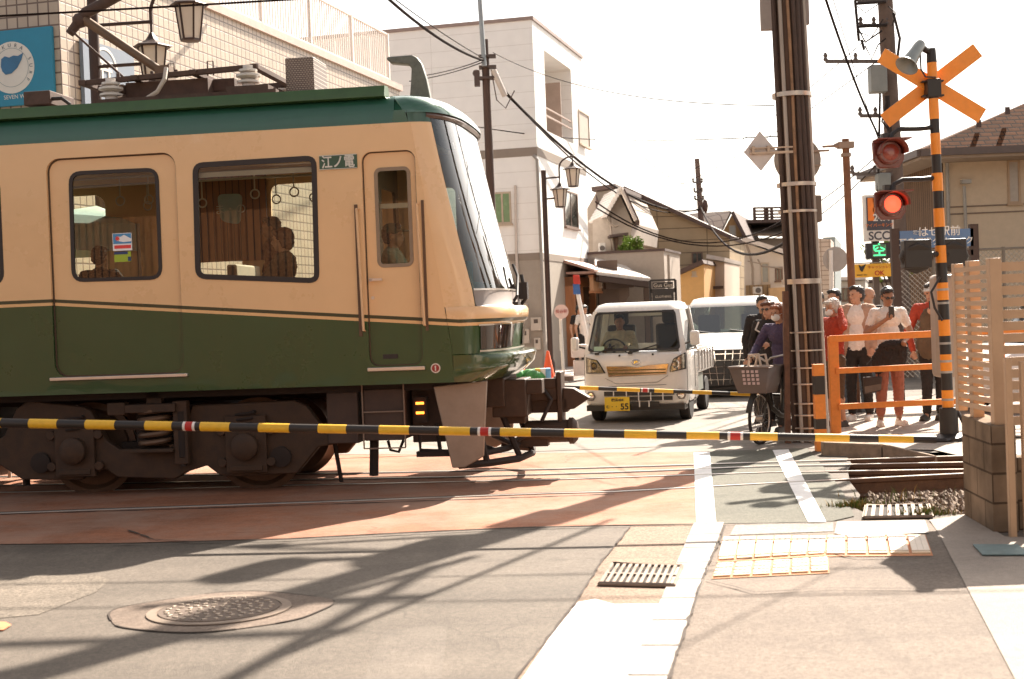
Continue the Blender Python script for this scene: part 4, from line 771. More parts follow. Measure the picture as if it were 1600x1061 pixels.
# slanted red and blue banner pole, planter, cone, bus stop, bags, kerb
bp0 = at(902, 440, 33.5); bp1 = at(917, 528, 33.5)
t = thing('shop_banner', 'white pole with red and blue cloth leaning by the shop door', 'banner', (bp1.x, bp1.y, 0))
B().tube([at(899, 440, 33.5), bp1, Vector((bp1.x, bp1.y, .1))], .05, 8).out('banner_pole', M('pole_white', (.75, .68, .62), .5), t)
b = B()
for (y0, y1, nm, c) in ((430, 444, 'red_cloth', (.55, .05, .03)), (444, 460, 'blue_cloth', (.06, .14, .35))):
    b = B(); pa, pb_ = at(895, y0, 33.5), at(905, y0, 33.5); pc, pd = at(907, y1, 33.45), at(896, y1, 33.45); b.quad4(pd, pc, pb_, pa, .05); b.out(nm, M(nm, c, .8, var=.2), t, bevel=.01)
def lathe_at(name, label, cat, p, prof, mat, n=16, **k):
    b = B(Matrix.Translation(p)); b.lathe(prof, n=n); o = b.out(name, mat, **k); return tag(o, label, cat)
pp = at(906, 547, 33); pp.z = .12
pm_ = B(Matrix.Translation(pp)); pm_.box(-.16, .16, -.16, .16, 0, .35); pm_.box(-.03, .03, -.03, .03, .35, .42); pm_.box(-.2, .2, -.2, .2, .42, .72); tag(pm_.out('planter', M('planter_white', (.62, .56, .50), .6), bevel=.02), 'white box planter on a foot in front of the shop', 'planter')
# traffic cones
for px, lab in ((857, 'orange traffic cone beside the dark lamp post'), (813, 'orange traffic cone just right of the train nose')):
    p = at(px, 580, 31.5); p.z = .13; t = thing('traffic_cone', lab, 'traffic cone', p, 0, 'traffic cones on the far pavement')
    b = B(Matrix.Translation(p)); b.lathe([(.15, .03), (.14, .06), (.03, .62), (.02, .63)], n=16); b.out('cone_body', M('cone_orange', (.75, .10, .02), .5), t)
    b = B(Matrix.Translation(p)); b.box(-.19, .19, -.19, .19, 0, .035); b.out('cone_base', MC['cone_orange'], t, bevel=.01)
# bus stop
p = at(880, 575, 30.5); p.z = .13; t = thing('bus_stop_sign', 'round topped bus stop sign on a weighted base outside the grey wall', 'sign', p)
hh = at(877, 488, 30.5).z
b = B(Matrix.Translation(p)); b.lathe([(.22, 0), (.22, .10), (.16, .14)], n=20); b.out('sign_base', M('base_brown', (.13, .08, .06), .8), t)
b = B(Matrix.Translation(p)); b.tube([(0, 0, .1), (-.02, 0, hh-p.z)], .035, 10); b.box(-.06, .0, -.05, -.04, .65, 1.0); b.out('sign_post', MC['pole_white'], t)
q = at(877, 487, 30.45); b = B(Matrix.Translation(q) @ Matrix.Rotation(R_(90), 4, 'X')); b.lathe([(.155, 0), (.155, .02)], n=24); pl_ = b.out('sign_plate', M('plate_pink', (.72, .5, .44), .5), t)
text('sign_lettering', '長谷駅', .085, face_T(q+Vector((0, -.03, 0)), (1, 0, 0)), M('letter_red', (.45, .08, .06), .5), pl_, .001)
# far left pavement
def kb(name, pts, z0, z1, mat):
    b = B(); P = [Vector((x, y, 0)) for x, y in pts]; n = len(P); b.add([p+Vector((0,0,z0)) for p in P]+[p+Vector((0,0,z1)) for p in P], [tuple(range(n, 2*n))]+[(i, (i+1) % n, n+(i+1) % n, n+i) for i in range(n)]); return struct(b.out(name, mat, smooth=False))
def strline(x36, Y): return x36+.266*(Y-36)
kb('pavement_beyond', [(strline(-.1, 18), 18), (strline(.85+.95, 28.3), 28.3), (strline(.85+1.35, 36), 36), (strline(.85+1.35, 90), 90), (strline(-12, 90), 90), (strline(-14, 18), 18)], 0, .12, asphalt('pave_far', (.50, .44, .40), fine=.2))
b = B()
for i in range(60): y = 18.3+i*1.1; x = strline(.85+1.12 if y > 28.3 else -.1, y); b.box(-.16, .0, 0, 1.07, .0, .16, Matrix.Translation((x if y > 28.3 else strline(.15+.17*(y-18), y), y, 0)) @ Matrix.Rotation(-.26, 4, 'Z'))
struct(b.out('kerb_beyond', m_curb, bevel=.01))
# bundle of green netting and striped crates on the pavement edge
p = at(824, 600, 29.5); p.z = .12; b = B(Matrix.Translation(p))
for i in range(9): b.ball((random.uniform(-.25, .25), random.uniform(-.15, .2), .12+random.uniform(0, .12)), (.18, .15, .16), 10)
o = tag(b.out('green_net_bundle', M('net_green', (.06, .25, .06), .6, var=.6, vs=10, bump=.6, bs=14)), 'crumpled green net bundle on the pavement by the train nose', 'net bundle')
for k, (px, c, lab) in enumerate(((841, (.75, .45, .05), 'yellow crate next to the green net bundle'), (849, (.72, .66, .58), 'white crate between the yellow and the blue one'), (857, (.15, .35, .55), 'pale blue crate at the end of the short row of crates'))):
    p = at(px, 599, 29.6); p.z = .12; b = B(Matrix.Translation(p)); b.box(-.055, .055, -.2, .2, 0, .33); b.box(-.045, .045, -.22, .22, .05, .28); tag(b.out('small_crate', M('crate%d' % k, c, .5), bevel=.01), lab, 'crate', 'crates on the far pavement')
# ---- lamp posts
m_iron = M('lamp_iron', (.055, .028, .02), .5, .3, var=.2); m_lant = M('lantern_glass', (.62, .52, .42), .4, var=.05)
def lantern(par, p, s):
    b = B(Matrix.Translation(p) @ Matrix.Scale(s, 4)); b.lathe([(.02, .30), (.05, .26), (.09, .20), (.20, .13), (.29, .10), (.30, .085), (.25, .08)], n=6); b.tube([(0, 0, .28), (0, 0, .42)], .02, 6); h_ = b.out('lantern_hood', m_iron, par, ang=20)
    b = B(Matrix.Translation(p) @ Matrix.Scale(s, 4)); b.lathe([(.20, .08), (.135, -.40)], n=6); b.out('lantern_glass', m_lant, h_, ang=20)
    b = B(Matrix.Translation(p) @ Matrix.Scale(s, 4))
    for k in range(6): a = 6.2832*k/6; b.bar((.205*math.cos(a), .205*math.sin(a), .08), (.14*math.cos(a), .14*math.sin(a), -.41), .022, .022)
    b.lathe([(.15, -.40), (.15, -.43), (.10, -.44)], n=6); b.out('lantern_frame', m_iron, h_)
def lamp_post(px, y0, Y, top, la, lb, s, label):
    base = at(px, y0, Y); base.z = 0; t = thing('street_lamp', label, 'street lamp', base, 0, 'lantern street lamps along the street')
    b = B(); b.tube([base, base+Vector((0, 0, top))], [.085*s, .075*s], 10); b.lathe([(.13*s, 0), (.13*s, .4), (.09*s, .5)], Matrix.Translation(base), 10); b.out('lamp_pole', m_iron, t)
    A_ = at(*la, Y); B_ = at(*lb, Y); a0 = B_+Vector((0, 0, .42*s)); b = B(); x_ = base.x; R0 = (A_.x-B_.x)
    zt_ = A_.z+.42*s; arc = [a0, a0+Vector((0, 0, .25*s))]
    for k in range(9): th = math.pi-math.pi*.55*k/8; arc.append(Vector((A_.x+.0+R0*math.cos(th), Y, zt_-R0*.75+.0+R0*.85*math.sin(th))))
    b.tube(arc+[Vector((A_.x+R0*.25, Y, arc[-1].z-.02))], .026*s, 8); b.out('lamp_arm', m_iron, t); b = B()
    for z in (A_.z-.15*s, A_.z-.75*s+.3*s*0): b.tube([(x_, Y, z), (B_.x+.02, Y, z+.02)], .026*s, 8); b.out('lamp_bracket', m_iron, t); b = B()
    b.tube([(A_.x, Y, zt_-.02), (A_.x, Y, arc[-3].z)], .02*s, 6); b.out('lamp_hanger', m_iron, t)
    lantern(t, A_, s); lantern(t, B_, s)
lamp_post(170, 600, 16.6, 6.2, (296, 18), (238, 83), .80, 'near street lamp with two lanterns above the train roof, in front of the tiled wall')
lamp_post(861, 580, 34, 5.0, (895, 269), (875, 301), .82, 'slim dark street lamp with twin lanterns at the corner of the white building')
lamp_post(1104, 500, 66, 5.2, (1136, 373), (1121, 390), .86, 'distant twin lantern street lamp beside the bare far utility pole')
# ---- poles
m_pole = M('pole_wood', (.075, .04, .028), .7, var=.3, vs=6, streak=True); m_conc_p = M('pole_concrete', (.26, .215, .18), .75, var=.3, vs=5, streak=True); m_gal = M('galvanised', (.42, .38, .34), .45, .5, var=.15)
pb = at(778, 575, 33); t = thing('utility_pole', 'slim brown utility pole with a steel mast just right of the train windscreen', 'utility pole', (pb.x, 33, 0), 0)
tp = at(757, 62, 33)
B().tube([(pb.x, 33, 0), (tp.x, 33, tp.z)], [.115, .085], 12).out('pole_shaft', m_pole, t)
tm = at(747, -40, 33); B().tube([at(757, 105, 32.95)-Vector((0,.12,0)), tm-Vector((0, .12, 0))], .055, 8).out('steel_mast', M('mast_grey', (.30, .31, .31), .4, .5), t)
b = B(); q = at(760, 90, 33)
for dz in (.0, -.25, -.5): b.box(q.x-.18, q.x+.22, 32.85, 33.15, q.z+dz, q.z+dz+.05)
b.ball((q.x+.2, 33, q.z-.4), .08, 8); b.ball((q.x-.25, 33, q.z-.35), .09, 8); b.box(q.x-.30, q.x-.17, 32.9, 33.1, q.z-.65, q.z-.3); b.tube([(q.x+.1, 32.9, q.z-.3), (q.x+.2, 32.9, q.z-1.0), (q.x+.4, 32.9, q.z-1.2), (q.x+.62, 32.9, q.z-.8)], .015, 6)
b.out('pole_fittings', M('fitting_dark', (.08, .05, .04), .6), t)
b = B(); q = at(787, 128, 33); b.tube([at(771, 110, 32.9), at(789, 150, 32.9)], .07, 10); b.out('cable_closure', M('closure_grey', (.55, .48, .42), .5), t)
# far pole in the centre
def pole(px0, y0, px1, y1, Y, r0, r1, label, mat, arms=(), zb=0):
    a = at(px0, y0, Y); a.z = zb; c = at(px1, y1, Y); t = thing('utility_pole', label, 'utility pole', a); B().tube([a, c], [r0, r1], 12).out('pole_shaft', mat, t)
    for (x0, x1, y) in arms:
        p, q = at(x0, y, Y-.12), at(x1, y, Y-.12); b = B(); b.bar(p, q, .07, .07); n = max(2, int((q-p).length/.5))
        for k in range(n+1): c_ = p.lerp(q, k/n); b.lathe([(.03, 0), (.05, .04), (.03, .08), (.05, .12), (.02, .18)], Matrix.Translation(c_), 8)
        b.out('crossarm', M('arm_dark', (.12, .09, .075), .6), t)
    return t
pole(1108, 520, 1089, 248, 58, .17, .10, 'bare far utility pole standing over the parked white van', M('pole_far', (.17, .11, .085), .8, var=.2), ((1083, 1097, 285), (1085, 1097, 300), (1086, 1099, 312)))
b = B(); q = at(1102, 322, 57.8); b.ball(q, (.12, .12, .3), 8)
tag(b.out('cable_joint', M('joint_brown', (.10, .05, .035), .6)), 'dark cable joint hanging beside the bare far utility pole', 'cable joint')
rp = pole(1412, 520, 1380, -60, 29, .20, .15, 'cluttered concrete utility pole behind the crossing sign', M('pole_right', (.15, .10, .075), .8, var=.3, vs=5), ((1290, 1384, 96), (1340, 1386, 2), (1345, 1386, 40), (1344, 1392, 181), (1332, 1402, 272)))
def rbx(x0, y0, x1, y1, Y, d, name, mat, par):
    a, c = at(x0, y1, Y), at(x1, y0, Y); return B().box(a.x, c.x, Y, Y+d, a.z, c.z).out(name, mat, par, bevel=.02)
rbx(1362, 100, 1386, 144, 28.6, .3, 'switch_box', M('box_grey', (.22, .22, .20), .5), rp); rbx(1373, 270, 1392, 297, 28.6, .3, 'switch_box', MC['box_grey'], rp)
b = B(); b.tube([at(1336, 0, 28.8), at(1342, 64, 28.8)], .03, 6); b.tube([at(1336, 6, 28.8), at(1384, 3, 28.8)], .03, 6); b.tube([at(1341, 42, 28.8), at(1386, 39, 28.8)], .03, 6); b.tube([at(1341, 44, 28.7), at(1352, 66, 28.6), at(1378, 48, 28.7)], .02, 5); b.tube([at(1352, 72, 28.7), at(1362, 92, 28.6), at(1372, 70, 28.7), at(1384, 60, 28.7)], .016, 5); b.tube([at(1396, 20, 28.7), at(1406, 60, 28.6), at(1400, 110, 28.7)], .03, 5); b.tube([at(1388, 150, 28.7), at(1378, 190, 28.6), at(1390, 205, 28.7)], .02, 5); b.tube([at(1375, 146, 28.7), at(1372, 300, 28.7), at(1372, 420, 28.7)], .025, 6); b.tube([at(1386, 150, 28.7), at(1392, 235, 28.7)], .05, 6); b.tube([at(1340, 10, 28.8), at(1352, 20, 28.6), at(1375, 5, 28.7)], .012, 5); b.tube([at(1342, 50, 28.8), at(1362, 58, 28.6), at(1380, 30, 28.7)], .012, 5); b.tube([at(1346, 62, 28.8), at(1350, 78, 28.8)], .03, 5); b.tube([at(1388, 10, 28.7), at(1400, 20, 28.5), at(1394, 40, 28.7)], .012, 5); b.out('pole_cables', m_dark, rp)
for (x0, y0, x1, y1, F_, lab) in ((928, 380, 940, 402, FX, 'outdoor unit'),):
    pass
# ---- houses down the street
def poly_bld(name, label, Y, px, depth, mat, roofs=(), rmat=None, cat='house', rt=.14, ov=.35):
    P = [at(x, y, Y) for x, y in px]; base = Vector((sum(p.x for p in P)/len(P), Y, 0)); t = thing(name, label, cat, base)
    q = [(p.x, -.1 if yy_ >= 540 else p.z) for p, (xx_, yy_) in zip(P, px)]; b = B(); T = Matrix.Translation((0, Y, 0)) @ Matrix(((1,0,0,0),(0,0,1,0),(0,1,0,0),(0,0,0,1))); sh = Matrix(((1, .266, 0, -.266*Y), (0, 1, 0, 0), (0, 0, 1, 0), (0, 0, 0, 1))); b.M = sh; b.prism(q, 0, depth, T); b.out('wall', mat, t, smooth=False)
    for (x0, y0, x1, y1) in roofs:
        a, c = at(x0, y0, Y), at(x1, y1, Y); d = (c-a).normalized(); u = Vector((-d.z, 0, d.x)); u = -u if u.z < 0 else u
        b = B(); b.M = sh; a2 = a; b.add([a2-Vector((0,ov,0)), c-Vector((0,ov,0)), c+Vector((0,depth+ov,0)), a2+Vector((0,depth+ov,0))]+[v+u*rt for v in (a2-Vector((0,ov,0)), c-Vector((0,ov,0)), c+Vector((0,depth+ov,0)), a2+Vector((0,depth+ov,0)))], [(0,1,2,3),(7,6,5,4),(0,4,5,1),(1,5,6,2),(2,6,7,3),(3,7,4,0)]); b.out('roof', rmat, t, smooth=False)
    return t, Fac((P[0].x, Y), (1, 0))
m_rf_dark = M('roof_dark', (.09, .055, .045), .7, var=.25); m_rf_pale = M('roof_pale', (.60, .53, .48), .35, var=.1)
m_bei = tiles('beige_siding', (.42, .32, .21), (.39, .30, .20), (.20, .15, .10), 1.8, .45, .02, .7, var=.08)
t, F = poly_bld('beige_house', 'large beige sided house with a long sloping roof edge', 52, [(945, 540), (945, 312), (976, 298), (1140, 372), (1140, 540)], 9, m_bei, ((975, 297, 1142, 374), (946, 313, 975, 297)), m_rf_dark)
window(F, 980, 328, 993, 352, t); window(F, 1081, 394, 1098, 417, t)
b = B()
for px in (975, 983): q = at(px, 306, 51.95); b.ball(q, (.12, .05, .12), 10)
b.out('vent_caps', M('vent_pale', (.4, .33, .26), .6), t)
m_strk = tiles('roof_ridges', (.62, .56, .52), (.60, .54, .50), (.10, .07, .06), .30, 40, .05, .45, var=.15, axis='XY', bumps=1)
# tile roofed small house behind the white building
t, F = poly_bld('tiled_gable_house', 'small pale house with striped tile gable roof next to the white building', 44, [(926, 540), (926, 345), (946, 335), (968, 303), (988, 348), (985, 378), (975, 380), (975, 540)], 5, M('pale_render', (.44, .37, .31), .8), (), m_rf_pale)
b = B(); a, c, d_ = at(945, 340, 43.8), at(969, 299, 43.8), at(992, 349, 43.6)
dv = Vector((.3, 3, 0))
for k in range(9): p = c.lerp(a, k/8); b.tube([p+Vector((0,-.3,.05)), p+Vector((-.3, 2.5, .05))], .07, 6)
b.quad4(a-Vector((0,.3,0)), c-Vector((0,.3,0)), c+Vector((-.3,2.5,0)), a+Vector((-.3,2.5,0)), .06); b.out('roof', M('tile_white', (.68, .62, .57), .4, var=.2), t, recalc=True)
b = B(); b.quad4(c-Vector((0,.4,0)), d_-Vector((0,.4,0)), d_+dv, c+dv, .12); b.out('roof', m_rf_dark, t)
b = B(); b.tube([c+Vector((0,-.4,.05)), d_+Vector((0,-.4,.05))], .06, 6); b.out('verge', M('verge_pale', (.5, .42, .36), .6), t)
t, F = poly_bld('dark_roof_house', 'house roof with a dark triangular gable tucked behind the white building', 47, [(915, 540), (915, 330), (932, 300), (962, 296), (962, 540)], 5, M('drab_render', (.36, .30, .25), .8), ((928, 300, 965, 295),), m_rf_dark)  # wall in one even grey brown render
b = B(); b.prism([(at(931, 303, 46.9).x, at(931, 303, 46.9).z), (at(944, 338, 46.9).x, at(944, 338, 46.9).z), (at(931, 338, 46.9).x, at(931, 338, 46.9).z)], 46.8, 46.95, XZ); b.out('gable_window', m_rf_dark, t)
# block with parapet
q = at(1037, 392, 41); lb = thing('low_grey_block', 'low flat roofed grey block in front of the beige house', 'building', (q.x, 41, 0), SANG)
b = B(WM[lb.name]); b.box(-5, 0, 0, 3.2, 0, q.z); b.out('wall', M('block_render', (.40, .335, .28), .8, var=.1), lb, smooth=False); b = B(WM[lb.name]); b.box(-5.04, .04, -.04, 3.24, q.z, q.z+.07); b.out('roof_coping', m_rf_dark, lb)
# traditional gate roof
t = thing('temple_style_roof', 'low traditional tiled roof with wooden eaves right of the shop', 'house', at(970, 560, 40)*1); t.location.z = 0; WM[t.name] = Matrix.Translation(t.location)
a, c = at(932, 400, 41.5), at(1014, 434, 38.5); b = B(); dn = Vector((-.6, -3.2, -.75)) 
rp0 = at(930, 401, 42); rp1 = at(962, 408, 42); e0 = at(934, 427, 38.6); e1 = at(1015, 437, 39.5)
for k in range(19):
    p = rp0.lerp(rp1, k/18); q = e0.lerp(e1, k/18); b.tube([p, p.lerp(q, .5)-Vector((0, 0, .06)), q], .055, 6)
b.quad4(e0, e1, rp1, rp0, -.05); b.out('roof', MC['tile_white'], t)
b = B(); b.bar(e0-Vector((0,0,.14)), e1-Vector((0,0,.14)), .1, .14)
for k in range(24): q = e0.lerp(e1, k/23); b.box(q.x-.04, q.x+.04, q.y, q.y+.8, q.z-.22, q.z-.1)
b.bar(at(945, 445, 39.2), at(988, 442, 39.5), .15, .25); b.out('eaves', M('eaves_dark', (.06, .035, .025), .7), t)
b = B(); q0 = at(952, 470, 40); b.box(q0.x-.3, q0.x+.25, 39.8, 40.3, 0, 3.0); q0 = at(1012, 470, 40.6); b.box(q0.x-.1, q0.x+.1, 40.5, 40.7, 0, 2.5); b.ball((at(962, 455, 40).x, 40, at(962, 455, 40).z), (.4, .2, .45), 10); b.out('gate_posts', M('post_brown', (.12, .08, .06), .8), t)
# hanging black cafe sign board
t = thing('cafe_sign', 'black framed scrollwork sign board rising above the truck roof', 'sign', at(1038, 470, 36)); t.location.z = 0; WM[t.name] = Matrix.Translation(t.location)
a, c = at(1020, 560, 36), at(1055, 437, 36); b = B(); m_blk = M('sign_black', (.03, .022, .018), .5)
zb_ = at(1038, 468, 36).z-.4
for x in (a.x, c.x): b.box(x-.03, x+.03, 35.97, 36.03, 0, c.z)
for z in (c.z, c.z-.24, c.z-.29, zb_): b.box(a.x, c.x, 35.97, 36.03, z-.025, z+.025)
b.box(a.x+.06, c.x-.06, 35.99, 36.01, c.z-.20, c.z-.05); b.out('sign_frame', m_blk, t)
b = B(); b.box(a.x+.05, c.x-.05, 35.985, 36.015, c.z-.54, c.z-.31); b.out('sign_panel', m_blk, t)
text('sign_lettering', 'Gus Gus', .14, face_T(((a.x+c.x)/2, 35.965, c.z-.13), (1, 0, 0)), M('letter_cream', (.6, .5, .4), .6), t, .002); text('sign_lettering', 'CLOTHING', .08, face_T(((a.x+c.x)/2, 35.965, c.z-.42), (1, 0, 0)), MC['letter_cream'], t, .002)
# orange gable house, yellow block, pale block
t, F = poly_bld('yellow_house', 'yellow rendered low house with a sloping brown roof edge', 47, [(1062, 540), (1062, 430), (1100, 413), (1100, 540)], 5, M('yellow_render', (.66, .40, .16), .8, var=.08), ((1060, 431, 1102, 412),), m_rf_dark)
window(F, 1081, 424, 1088, 431, t, m_frw, M('vent_glass', (.5, .42, .33), .5), 0)
t, F = poly_bld('pale_block', 'pale pink rendered block between the yellow house and the tan gable', 50, [(1106, 540), (1106, 405), (1132, 410), (1132, 540)], 5, M('pink_render', (.56, .45, .37), .8, var=.06), ((1105, 404, 1133, 409),), m_rf_pale)
t, F = poly_bld('tan_gable_house', 'tan gabled house with a brick trimmed corner and grey roof', 58, [(1124, 560), (1124, 372), (1143, 336), (1164, 376), (1164, 560)], 6, M('tan_render', (.48, .29, .13), .8, var=.1), ((1143, 333, 1166, 378),), m_rf_dark)
window(F, 1140, 388, 1152, 421, t, m_fr, m_dkg); window(F, 1139, 352, 1150, 374, t, m_frw, M('arch_glass', (.42, .40, .36), .3), 0)
b = B(); a, c, r0_ = at(1078, 337, 64), at(1143, 333, 58), at(1126, 368, 57.5); l0 = at(1078, 366, 60); b.quad4(l0, r0_, c, a, .1); b.out('roof', tiles('roof_shingle', (.26, .21, .18), (.23, .18, .15), (.12, .09, .08), .3, .3, .02, .7), t)
b = B(); 
for k in range(10): z = .3+k*.33; q = at(1163, 450, 57.9); b.box(q.x-.25-(.12 if k % 2 else 0), q.x+.05, 57.88, 58.0, z, z+.28)
b.out('brick_quoins', M('quoin_brick', (.42, .30, .22), .8, var=.3, vs=20), t)
t, F = poly_bld('white_low_house', 'white walled house with sloping pale roof and brown fence below', 46, [(1163, 560), (1163, 380), (1240, 404), (1240, 560)], 6, M('white_render', (.60, .53, .46), .8, var=.06), ((1161, 377, 1242, 402),), m_rf_pale)
window(F, 1189, 410, 1202, 443, t, m_frw, M('grey_glass', (.30, .30, .27), .3), 0); window(F, 1211, 417, 1223, 439, t)
q0, q1 = at(1165, 446, 45.5), at(1203, 446, 45.5); B().box(q0.x, q1.x, 45.4, 45.5, 0, q0.z).out('wood_wall', tiles('brown_boards', (.30, .20, .11), (.27, .18, .10), (.12, .08, .05), .14, 9, .012, .7), t)
q0, q1 = at(1200, 450, 45.3), at(1235, 450, 45.3); B().box(q0.x, q1.x, 45.1, 45.3, 0, q0.z).out('tan_wall', M('tan_wall', (.48, .30, .15), .8), t)
t, F = poly_bld('brown_roof_house', 'house with mossy brown roof and a timber roof deck left of the big pole', 62, [(1150, 560), (1150, 372), (1240, 372), (1240, 560)], 8, M('dark_wall', (.20, .16, .13), .8), ((1150, 350, 1240, 347),), m_rf_dark)  # wall in one even dark brown
b = B(); l0, r0_ = at(1152, 368, 61.5), at(1240, 370, 61.5); a, c = at(1160, 349, 66), at(1240, 346, 66); b.quad4(l0, r0_, c, a, .1); b.out('roof', M('roof_moss', (.20, .14, .10), .85, var=.35, vs=4), t)
b = B(); 
for px in (1179, 1196, 1199, 1206, 1222, 1240): a, c = at(px, 347, 64), at(px, 324, 64); b.box(a.x-.06, a.x+.06, 63.9, 64.05, a.z, c.z)
for y in (325, 330, 335, 340, 345): a, c = at(1178, y, 63.85), at(1242, y-1, 63.85); b.bar(a, c, .04, .08)
b.out('roof_deck', M('deck_brown', (.12, .07, .05), .7), t)
# houses seen right of the big pole
t, F = poly_bld('blue_grey_block', 'narrow blue grey block glimpsed right of the big pole', 48, [(1286, 560), (1286, 371), (1305, 370), (1305, 560)], 6, M('blue_render', (.26, .30, .30), .8), (), m_rf_pale, 'building')
t, F = poly_bld('white_tiled_block', 'white tiled wall strip beside the big pole behind the waiting crowd', 36, [(1272, 560), (1272, 372), (1298, 374), (1298, 560)], 2, tiles('white_tiles', (.62, .53, .46), (.6, .5, .44), (.35, .27, .22), .22, .12, .012, .5), (), m_rf_pale, 'building')
t, F = poly_bld('pale_far_block', 'pale far block behind the parking sign', 60, [(1300, 560), (1300, 440), (1352, 438), (1352, 560)], 8, M('far_render', (.50, .47, .43), .8, var=.05), ((1299, 439, 1353, 437),), m_rf_pale, 'building')
window(F, 1310, 450, 1325, 470, t); window(F, 1332, 450, 1346, 470, t)
t, F = poly_bld('low_far_house', 'low far house with white walls behind the heads of the waiting people', 70, [(1120, 560), (1120, 452), (1420, 440), (1420, 560)], 8, M('far_wall', (.42, .36, .31), .8, var=.1), ((1118, 452, 1422, 439),), m_rf_dark)
# far end of the street so no bare horizon shows
for k, (x0, x1, yt, Y, c, lab) in enumerate(((760, 905, 420, 95, (.40, .35, .30), 'distant grey house at the end of the street, behind the white building'), (1395, 1470, 402, 75, (.45, .39, .33), 'distant pale house behind the blue clinic sign'), (-60, 140, 420, 60, (.38, .32, .27), 'grey house seen under and through the train at far left'), (140, 330, 410, 66, (.45, .40, .35), 'cream house seen through the train windows'), (330, 600, 400, 62, (.50, .44, .38), 'pale house seen through the wide train window'))):
    t, F = poly_bld('distant_house', lab, Y, [(x0, 560), (x0, yt), (x1, yt-6), (x1, 560)], 9, M('dist%d' % k, c, .8, var=.1), ((x0-3, yt, x1+3, yt-6),), m_rf_dark)
    for q in range(3): xx = x0+(x1-x0)*(.2+.27*q); window(F, xx, yt+12, xx+(x1-x0)*.1, yt+28, t)
# small tree by the low block
def tree(px, py, Y, hgt, cr, label, n=420, leaf=.09, col=(.12, .20, .03), name='small_tree'):
    p = at(px, py, Y); base = Vector((p.x, Y, 0)); t = thing(name, label, 'tree', base); b = B(); top = base+Vector((0, 0, hgt)); b.tube([base, base+Vector((.1, 0, hgt*.5)), top-Vector((0, 0, cr*.3))], [.09, .06, .03], 7); cs = []
    for k in range(9):
        a = random.uniform(0, 6.28); c = top+Vector((cr*.6*math.cos(a), cr*.6*math.sin(a), random.uniform(-.6, .3)*cr)); cs.append(c); b.tube([base+Vector((.05, 0, hgt*random.uniform(.4, .7))), c], [.03, .012], 5)
    b.out('trunk', M('bark', (.10, .065, .045), .9, var=.3), t); b = B()
    for i in range(n):
        c = random.choice(cs); d = Vector((random.gauss(0, 1), random.gauss(0, 1), random.gauss(0, 1))).normalized()*cr*.45*random.random()**.5; q = c+d; u = Vector((random.gauss(0,1), random.gauss(0,1), random.gauss(0,1))).normalized(); v = u.cross(Vector((.3,.5,1))).normalized(); s_ = leaf*random.uniform(.6, 1.4)
        b.face([q-u*s_, q+v*s_*.5, q+u*s_, q-v*s_*.5])
    b.out('crown', M('leaf_'+name, col, .6, var=.5, vs=3), t, recalc=False, smooth=False)
tree(985, 392, 42.8, 3.55, .42, 'bright green bush top showing above the low grey block', 1500, .05, (.20, .30, .05))
tree(1400, 440, 30, 2.6, .7, 'sparse green shrub beside the parking sign post', 300, .07)
# ---- right hand house with hip roof
HY = 31; RH = at(1478, 400, HY); rh = thing('hip_roof_house', 'beige house with brown shingle hip roof behind the crossing sign', 'house', (RH.x, HY, 0), 0)
ez = at(1478, 243, HY).z
b = B(); b.box(RH.x, RH.x+13, HY, HY+3.2, 0, ez); b.out('wall', M('house_beige', (.56, .43, .30), .8, var=.08, bump=.2, bs=90), rh, smooth=False)
b = B(); b.box(RH.x-.03, RH.x, HY+.0, HY+3.2, 0, ez); b.out('side_boards', tiles('brown_cladding', (.20, .12, .07), (.16, .10, .06), (.05, .03, .02), .16, 9, .02, .7, axis='YZ'), rh)
E0 = at(1439, 243, HY-1.0); X0, X1, Y0_, Y1_ = E0.x, RH.x+14, HY-1.0, HY+4.2; rz = ez+4.2; ez2 = E0.z
m_sh = tiles('shingles', (.120, .042, .014), (.080, .028, .009), (.02, .008, .004), .26, .10, .014, .95, offset=.5, var=.25, axis='XZ', bumps=.25)
b = B(); ap = at(1690, 122, 33); rx = ap.x; rz = ap.z; b.add([(X0, Y0_, ez2+.12), (X1, Y0_, ez2+.12), (X1, Y1_, ez2+.12), (X0, Y1_, ez2+.12), (rx, HY+1.6, rz), (X1+4, HY+1.6, rz)], [(0,1,5,4), (1,2,5), (2,3,4,5), (3,0,4)]); b.out('roof', m_sh, rh, smooth=False)
b = B(); b.box(X0, X1, Y0_, Y1_, ez2-.08, ez2+.0); b.out('soffit', M('soffit_beige', (.35, .26, .19), .8), rh, smooth=False)
b = B(); b.box(X0-.03, X1, Y0_-.10, Y0_, ez2-.02, ez2+.13); b.box(X0-.10, X0-.0, Y0_-.05, Y1_, ez2-.02, ez2+.13); b.out('roof_gutter', M('gutter_brown', (.11, .075, .06), .5), rh)
b = B()
for k in range(9): b.box(X0+1.9+k*.72+(k % 2)*.1, X0+2.0+k*.72+(k % 2)*.1, Y0_+1.0-.05, Y0_+1.05, ez2+.12+.78, ez2+.12+.86) if False else b.box(X0+1.4+k*.75, X0+1.5+k*.75, Y0_+.62+.35*(k % 2), Y0_+.66+.35*(k % 2), ez2+.62+.3*(k % 2), ez2+.78+.3*(k % 2))
b.out('snow_guards', m_rf_dark, rh)
FR = Fac((RH.x, HY), (1, 0)); window(FR, 1574, 250, 1594, 318, rh, M('frame_tan', (.42, .28, .17), .5), M('curtain_pane', (.42, .35, .28), .3), 0)
